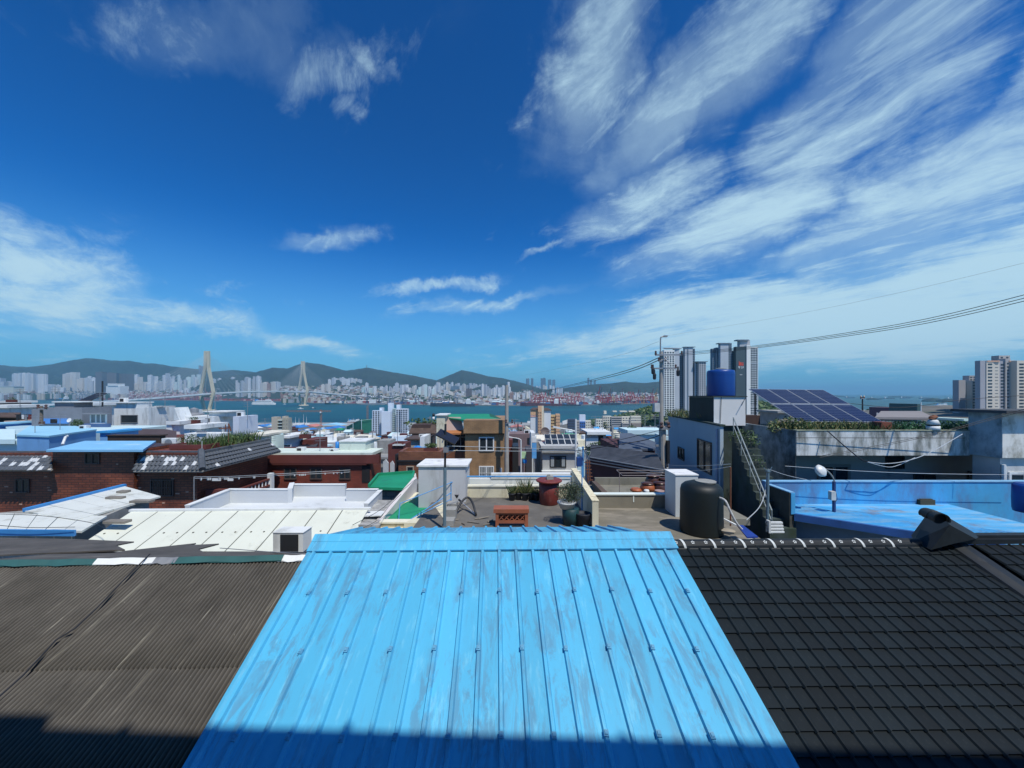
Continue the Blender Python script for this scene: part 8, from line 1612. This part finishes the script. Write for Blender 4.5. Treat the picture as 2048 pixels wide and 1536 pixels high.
def far_shore_stuff():
    rn = random.Random(4); mats = [mat('container_red', (.30, .05, .045), .7), mat('container_brown', (.17, .08, .06), .7), mat('container_blue', (.05, .12, .28), .7), mat('container_grey', (.35, .36, .36), .7), mat('container_plum', (.20, .07, .10), .7), mat('container_white', (.6, .6, .58), .7)]
    def yard(p0, p1, n, d0, d1, wts):
        mb = MB()
        for _ in range(n):
            px = rn.uniform(p0, p1); D = lerp_tab(SHORE, px) + rn.uniform(d0, d1); mb.mi = rn.choices(range(6), wts)[0]; x = PX(px, D); w = rn.choice((6, 12, 24, 30)); h = rn.choice((2.6, 5.2, 7.8, 10.4, 13)); mb.box(x, D, SEA + 3, x + w, D + 5, SEA + 3 + h)
        o = mb.build('container_stacks', mats); o['kind'] = 'stuff'
    yard(1040, 1330, 900, 25, 420, (5, 3, 2, 2, 5, 1.5)); yard(40, 420, 800, 30, 700, (7, 4, 1, 1, 4, 1)); yard(850, 1060, 320, 15, 160, (1, 3, 2, 4, 1, 3)); yard(420, 600, 220, 20, 300, (7, 4, 1, 1, 3, 1)); yard(620, 860, 300, 15, 200, (1, 3, 2, 5, 1, 4))
    # quay sheds one by one
    for k in range(70):
        px = rn.choice((rn.uniform(620, 1050), rn.uniform(1050, 1320), rn.uniform(0, 420))); D = lerp_tab(SHORE, px) + rn.uniform(60, 520); x = PX(px, D); w = rn.uniform(25, 75); h = rn.uniform(9, 17); i = rn.randrange(4); m, nm = ((WHITE2, 'white'), (mat('shed_grey', (.34, .37, .38), .8), 'grey'), (TEALW, 'pale teal'), (mat('shed_brown', (.25, .20, .17), .8), 'brown'))[i]
        d = rn.uniform(25, 50); z = SEA + 3; t = thing('warehouse', (x, D, z), '%s warehouse on the quay across the bay, %s' % (nm, 'left port' if px < 430 else 'centre quay' if px < 1050 else 'right hand port'), 'warehouse', 'warehouses along the far quays')
        MB().box(x, D, z - 1, x + w, D + d, z + h).build('wall', m, t); mb = MB(); mb.add([(x - 1, D - 1, z + h), (x + w + 1, D - 1, z + h), (x + w + 1, D + d, z + h), (x - 1, D + d, z + h), (x - 1, D + d / 2, z + h + 4), (x + w + 1, D + d / 2, z + h + 4)], [(0, 1, 5, 4), (2, 3, 4, 5), (1, 2, 5), (3, 0, 4)]); mb.build('roof', rn.choice((WHITE, STEEL, TEALW)), t)
    t = thing('warehouse', (PX(0, 3650), 3650, SEA), 'big cream warehouse at the left end of the far quay', 'warehouse'); D = 3650; MB().box(PX(-40, D), D, SEA, PX(27, D), D + 80, PZ(773, D)).build('wall', mat('cream_warehouse', (.60, .58, .46), .8), t); MB().box(PX(-42, D), D - 3, PZ(773, D), PX(28, D), D + 82, PZ(772, D)).build('roof', WHITE, t)
    t = thing('stadium_roof', (PX(226, 3400), 3400, SEA), 'bright white terminal with stepped roofs on the left far shore', 'terminal'); D = 3400; MB().box(PX(212, D), D, SEA, PX(240, D), D + 80, PZ(772, D)).build('hall', WHITE2, t); MB().box(PX(216, D), D - 4, PZ(772, D), PX(236, D), D + 60, PZ(767, D)).build('upper_roof', WHITE, t)
far_shore_stuff()
def far_city():
    rn = random.Random(17); FC = {'white': facade('far_white', (.70, .71, .70), (.34, .39, .44)), 'cream': facade('far_cream', (.74, .69, .60), (.40, .40, .38)), 'grey': facade('far_grey', (.52, .54, .56), (.26, .30, .34)), 'dark': facade('far_dark', (.15, .125, .12), (.07, .07, .08)), 'blue grey': facade('far_blue', (.16, .22, .28), (.08, .11, .15)), 'brick red': facade('far_red', (.34, .20, .15), (.18, .15, .14)), 'mint': facade('far_mint', (.62, .74, .71), (.34, .44, .45))}
    C = [ # px0, px1, base, top lo, top hi, n, D, width px, colours, where
        (-10, 26, 786, 752, 766, 4, 3900, 9, ('cream', 'grey'), 'at the far left edge of the bay'), (24, 64, 787, 746, 748, 5, 3900, 9, ('grey', 'white'), 'in the left slab row across the bay'), (68, 90, 787, 747, 749, 3, 3900, 9, ('grey', 'white'), 'in the second slab row across the bay'), (88, 126, 786, 768, 778, 6, 3800, 7, ('white', 'cream'), 'low under the small green hill'), (126, 150, 782, 744, 748, 3, 4100, 9, ('cream',), 'in the tall cream row left of the dark towers'), (150, 190, 786, 750, 764, 8, 4000, 6, ('cream', 'white', 'grey'), 'left of the dark towers'), (191, 203, 787, 744, 745, 1, 3800, 13, ('dark',), 'with the antenna, leftmost of the three dark towers'), (211, 230, 787, 745, 746, 1, 3800, 20, ('dark',), 'middle of the three dark towers, widest'), (235, 256, 787, 746, 748, 1, 3800, 20, ('dark',), 'right one of the three dark towers'), (256, 300, 787, 748, 768, 9, 4100, 6, ('cream', 'white'), 'between the dark towers and the bridge'), (300, 345, 785, 746, 768, 10, 4300, 5, ('white', 'grey'), 'left of the first pylon'), (345, 398, 787, 748, 770, 12, 4200, 5, ('grey', 'white', 'mint'), 'just left of the first pylon'), (396, 406, 785, 730, 732, 2, 4600, 4, ('blue grey',), 'slim tall twin behind the first pylon'), (420, 470, 786, 752, 766, 13, 4100, 5, ('grey', 'mint', 'white'), 'just right of the first pylon'), (470, 520, 788, 752, 766, 11, 3300, 5, ('white', 'grey'), 'between the two pylons, taller row'), (516, 546, 780, 756, 768, 6, 3300, 6, ('cream', 'brick red'), 'cream row left of the second pylon'), (546, 556, 774, 762, 764, 2, 3400, 6, ('white',), 'pair on the slope left of the second pylon'), (562, 580, 764, 756, 758, 3, 4400, 5, ('white',), 'high on the slope by the second pylon'), (655, 722, 770, 755, 759, 11, 3700, 7, ('cream', 'white'), 'in the long cream row high on the centre hill'), (642, 656, 790, 767, 772, 2, 3000, 6, ('cream',), 'below the left end of the hillside row'), (722, 752, 791, 766, 780, 7, 2900, 6, ('white', 'mint'), 'white cluster below the centre hill'), (758, 800, 790, 766, 779, 9, 3000, 6, ('white', 'grey'), 'in the middle of the centre shore'), (800, 832, 789, 766, 778, 8, 3000, 6, ('white', 'cream'), 'right of the middle of the centre shore'), (832, 872, 796, 768, 782, 9, 2600, 6, ('mint', 'white'), 'pale mint group on the centre shore'), (868, 905, 786, 764, 774, 8, 3400, 5, ('white', 'cream'), 'at the left foot of the pointed hill'), (900, 960, 784, 764, 774, 12, 3600, 5, ('white', 'cream', 'grey'), 'below the pointed hill'), (903, 918, 780, 772, 773, 1, 3300, 15, ('blue grey',), 'wide low royal blue grey slab below the pointed hill'), (932, 944, 797, 776, 778, 2, 2500, 6, ('dark',), 'dark brown pair on the centre shore'), (880, 965, 795, 780, 787, 12, 2700, 6, ('white', 'grey', 'cream'), 'low row behind the freighter'), (964, 1022, 796, 768, 780, 13, 2500, 5, ('white', 'grey'), 'in the dense white cluster right of the pointed hill'), (1014, 1021, 778, 763, 764, 1, 2700, 5, ('white',), 'single tall one at the top of the dense white cluster'), (1052, 1068, 782, 756, 758, 2, 5000, 5, ('blue grey',), 'left pair of the hazy dark towers on the horizon'), (1080, 1092, 782, 756, 757, 1, 5000, 11, ('blue grey',), 'widest of the hazy dark towers on the horizon'), (1095, 1112, 782, 758, 760, 2, 5000, 6, ('blue grey',), 'right pair of the hazy dark towers on the horizon'), (1174, 1194, 780, 754, 761, 3, 5200, 4, ('blue grey',), 'slim hazy towers over the right hand hill'), (1050, 1110, 783, 769, 775, 9, 4700, 4, ('white', 'cream'), 'pale row at the foot of the hazy dark towers'), (1106, 1126, 786, 774, 777, 4, 2900, 5, ('white',), 'white group above the first red cranes'), (1020, 1060, 800, 782, 792, 12, 2200, 4, ('white', 'cream', 'brick red'), 'small hillside group right of the dense white cluster'), (585, 650, 796, 778, 788, 11, 2700, 5, ('white', 'cream', 'brick red'), 'small group by the second pylon'), (655, 740, 789, 772, 782, 16, 3200, 5, ('brick red', 'cream', 'white'), 'small terrace rows on the centre hillside'), (1130, 1250, 795, 783, 790, 14, 2900, 8, ('white', 'mint', 'grey'), 'low pale hall behind the red cranes'), (1200, 1320, 797, 787, 793, 12, 2700, 8, ('white', 'grey'), 'low pale hall among the right hand cranes'), (360, 520, 790, 776, 784, 16, 3700, 7, ('white', 'grey'), 'low pale block under the bridge deck')]
    for px0, px1, base, t0, t1, n, D, wpx, cols, where in C:
        for i in range(n):
            px = px0 + (px1 - px0) * (i + .5) / n + (rn.uniform(-.3, .3) * (px1 - px0) / n if n > 2 else 0); Dd = D * rn.uniform(.97, 1.03); w = wpx * rn.uniform(.75, 1.15) / F * Dd; x = PX(px, Dd); zt = PZ(rn.uniform(t0, t1), Dd); zb = min(PZ(base, Dd) - 40, SEA + 3); dp = w * rn.uniform(.6, 1.2); col = rn.choice(cols); m = FC[col]
            lab = '%s %s %s' % (col, 'tower block' if t1 < 772 else 'apartment block', where); grp = 'city blocks ' + where
            zmin = max(zb, PZ(base, Dd) - 60)
            mb = MB(); mb.box(x - w / 2, Dd, zmin, x + w / 2, Dd + dp, zt)
            if rn.random() < .6: a = rn.uniform(-.3, .1) * w; mb.box(x + a, Dd + dp * .2, zt, x + a + w * .3, Dd + dp * .7, zt + rn.uniform(3, 7))
            mb.rot((x, Dd, 0), rn.uniform(-.5, .5)); o = mb.build('city_block', m); tag(o, lab, 'apartment block', grp)
    # the countless small houses between them
    mats = [mat('tiny_white', (.60, .61, .59), .8), mat('tiny_cream', (.52, .47, .38), .8), mat('tiny_brick', (.28, .16, .12), .8), mat('tiny_grey', (.34, .35, .35), .8), mat('tiny_green', (.05, .09, .045), .9)]
    def small(p0, p1, q0, q1, n, D0, D1, wts):
        mb = MB()
        for _ in range(n):
            u = rn.random(); D = D0 + (D1 - D0) * u; px = rn.uniform(p0, p1); py = q0 + (q1 - q0) * u + rn.uniform(-2, 2); x, z = PX(px, D), PZ(py, D); mb.mi = rn.choices(range(5), wts)[0]; w = rn.uniform(10, 26); h = rn.uniform(6, 20)
            mb.box(x, D, max(z - 60, SEA), x + w, D + 14, max(z, SEA + 4) + h * .4)
        o = mb.build('distant_houses', mats); o['kind'] = 'stuff'
    small(560, 760, 800, 772, 900, 2250, 3500, (3, 3, 3, 3, 5)); small(760, 1060, 803, 781, 1100, 2000, 3200, (4, 3, 2, 4, 5)); small(1020, 1330, 801, 787, 800, 2150, 2900, (4, 2, 1.5, 3, 3)); small(-40, 560, 790, 780, 1300, 3300, 4300, (4, 3, 3, 4, 4)); small(860, 1010, 776, 766, 160, 3600, 4600, (5, 4, 1, 3, 0))
    m = thing('radio_mast', W(733, 735, 4200), 'tiny radio mast on the crest of the centre hill', 'mast'); MB().beam(W(733.5, 737, 4200), W(733.5, 730, 4200), 5).build('mast', STEEL, m)
far_city()
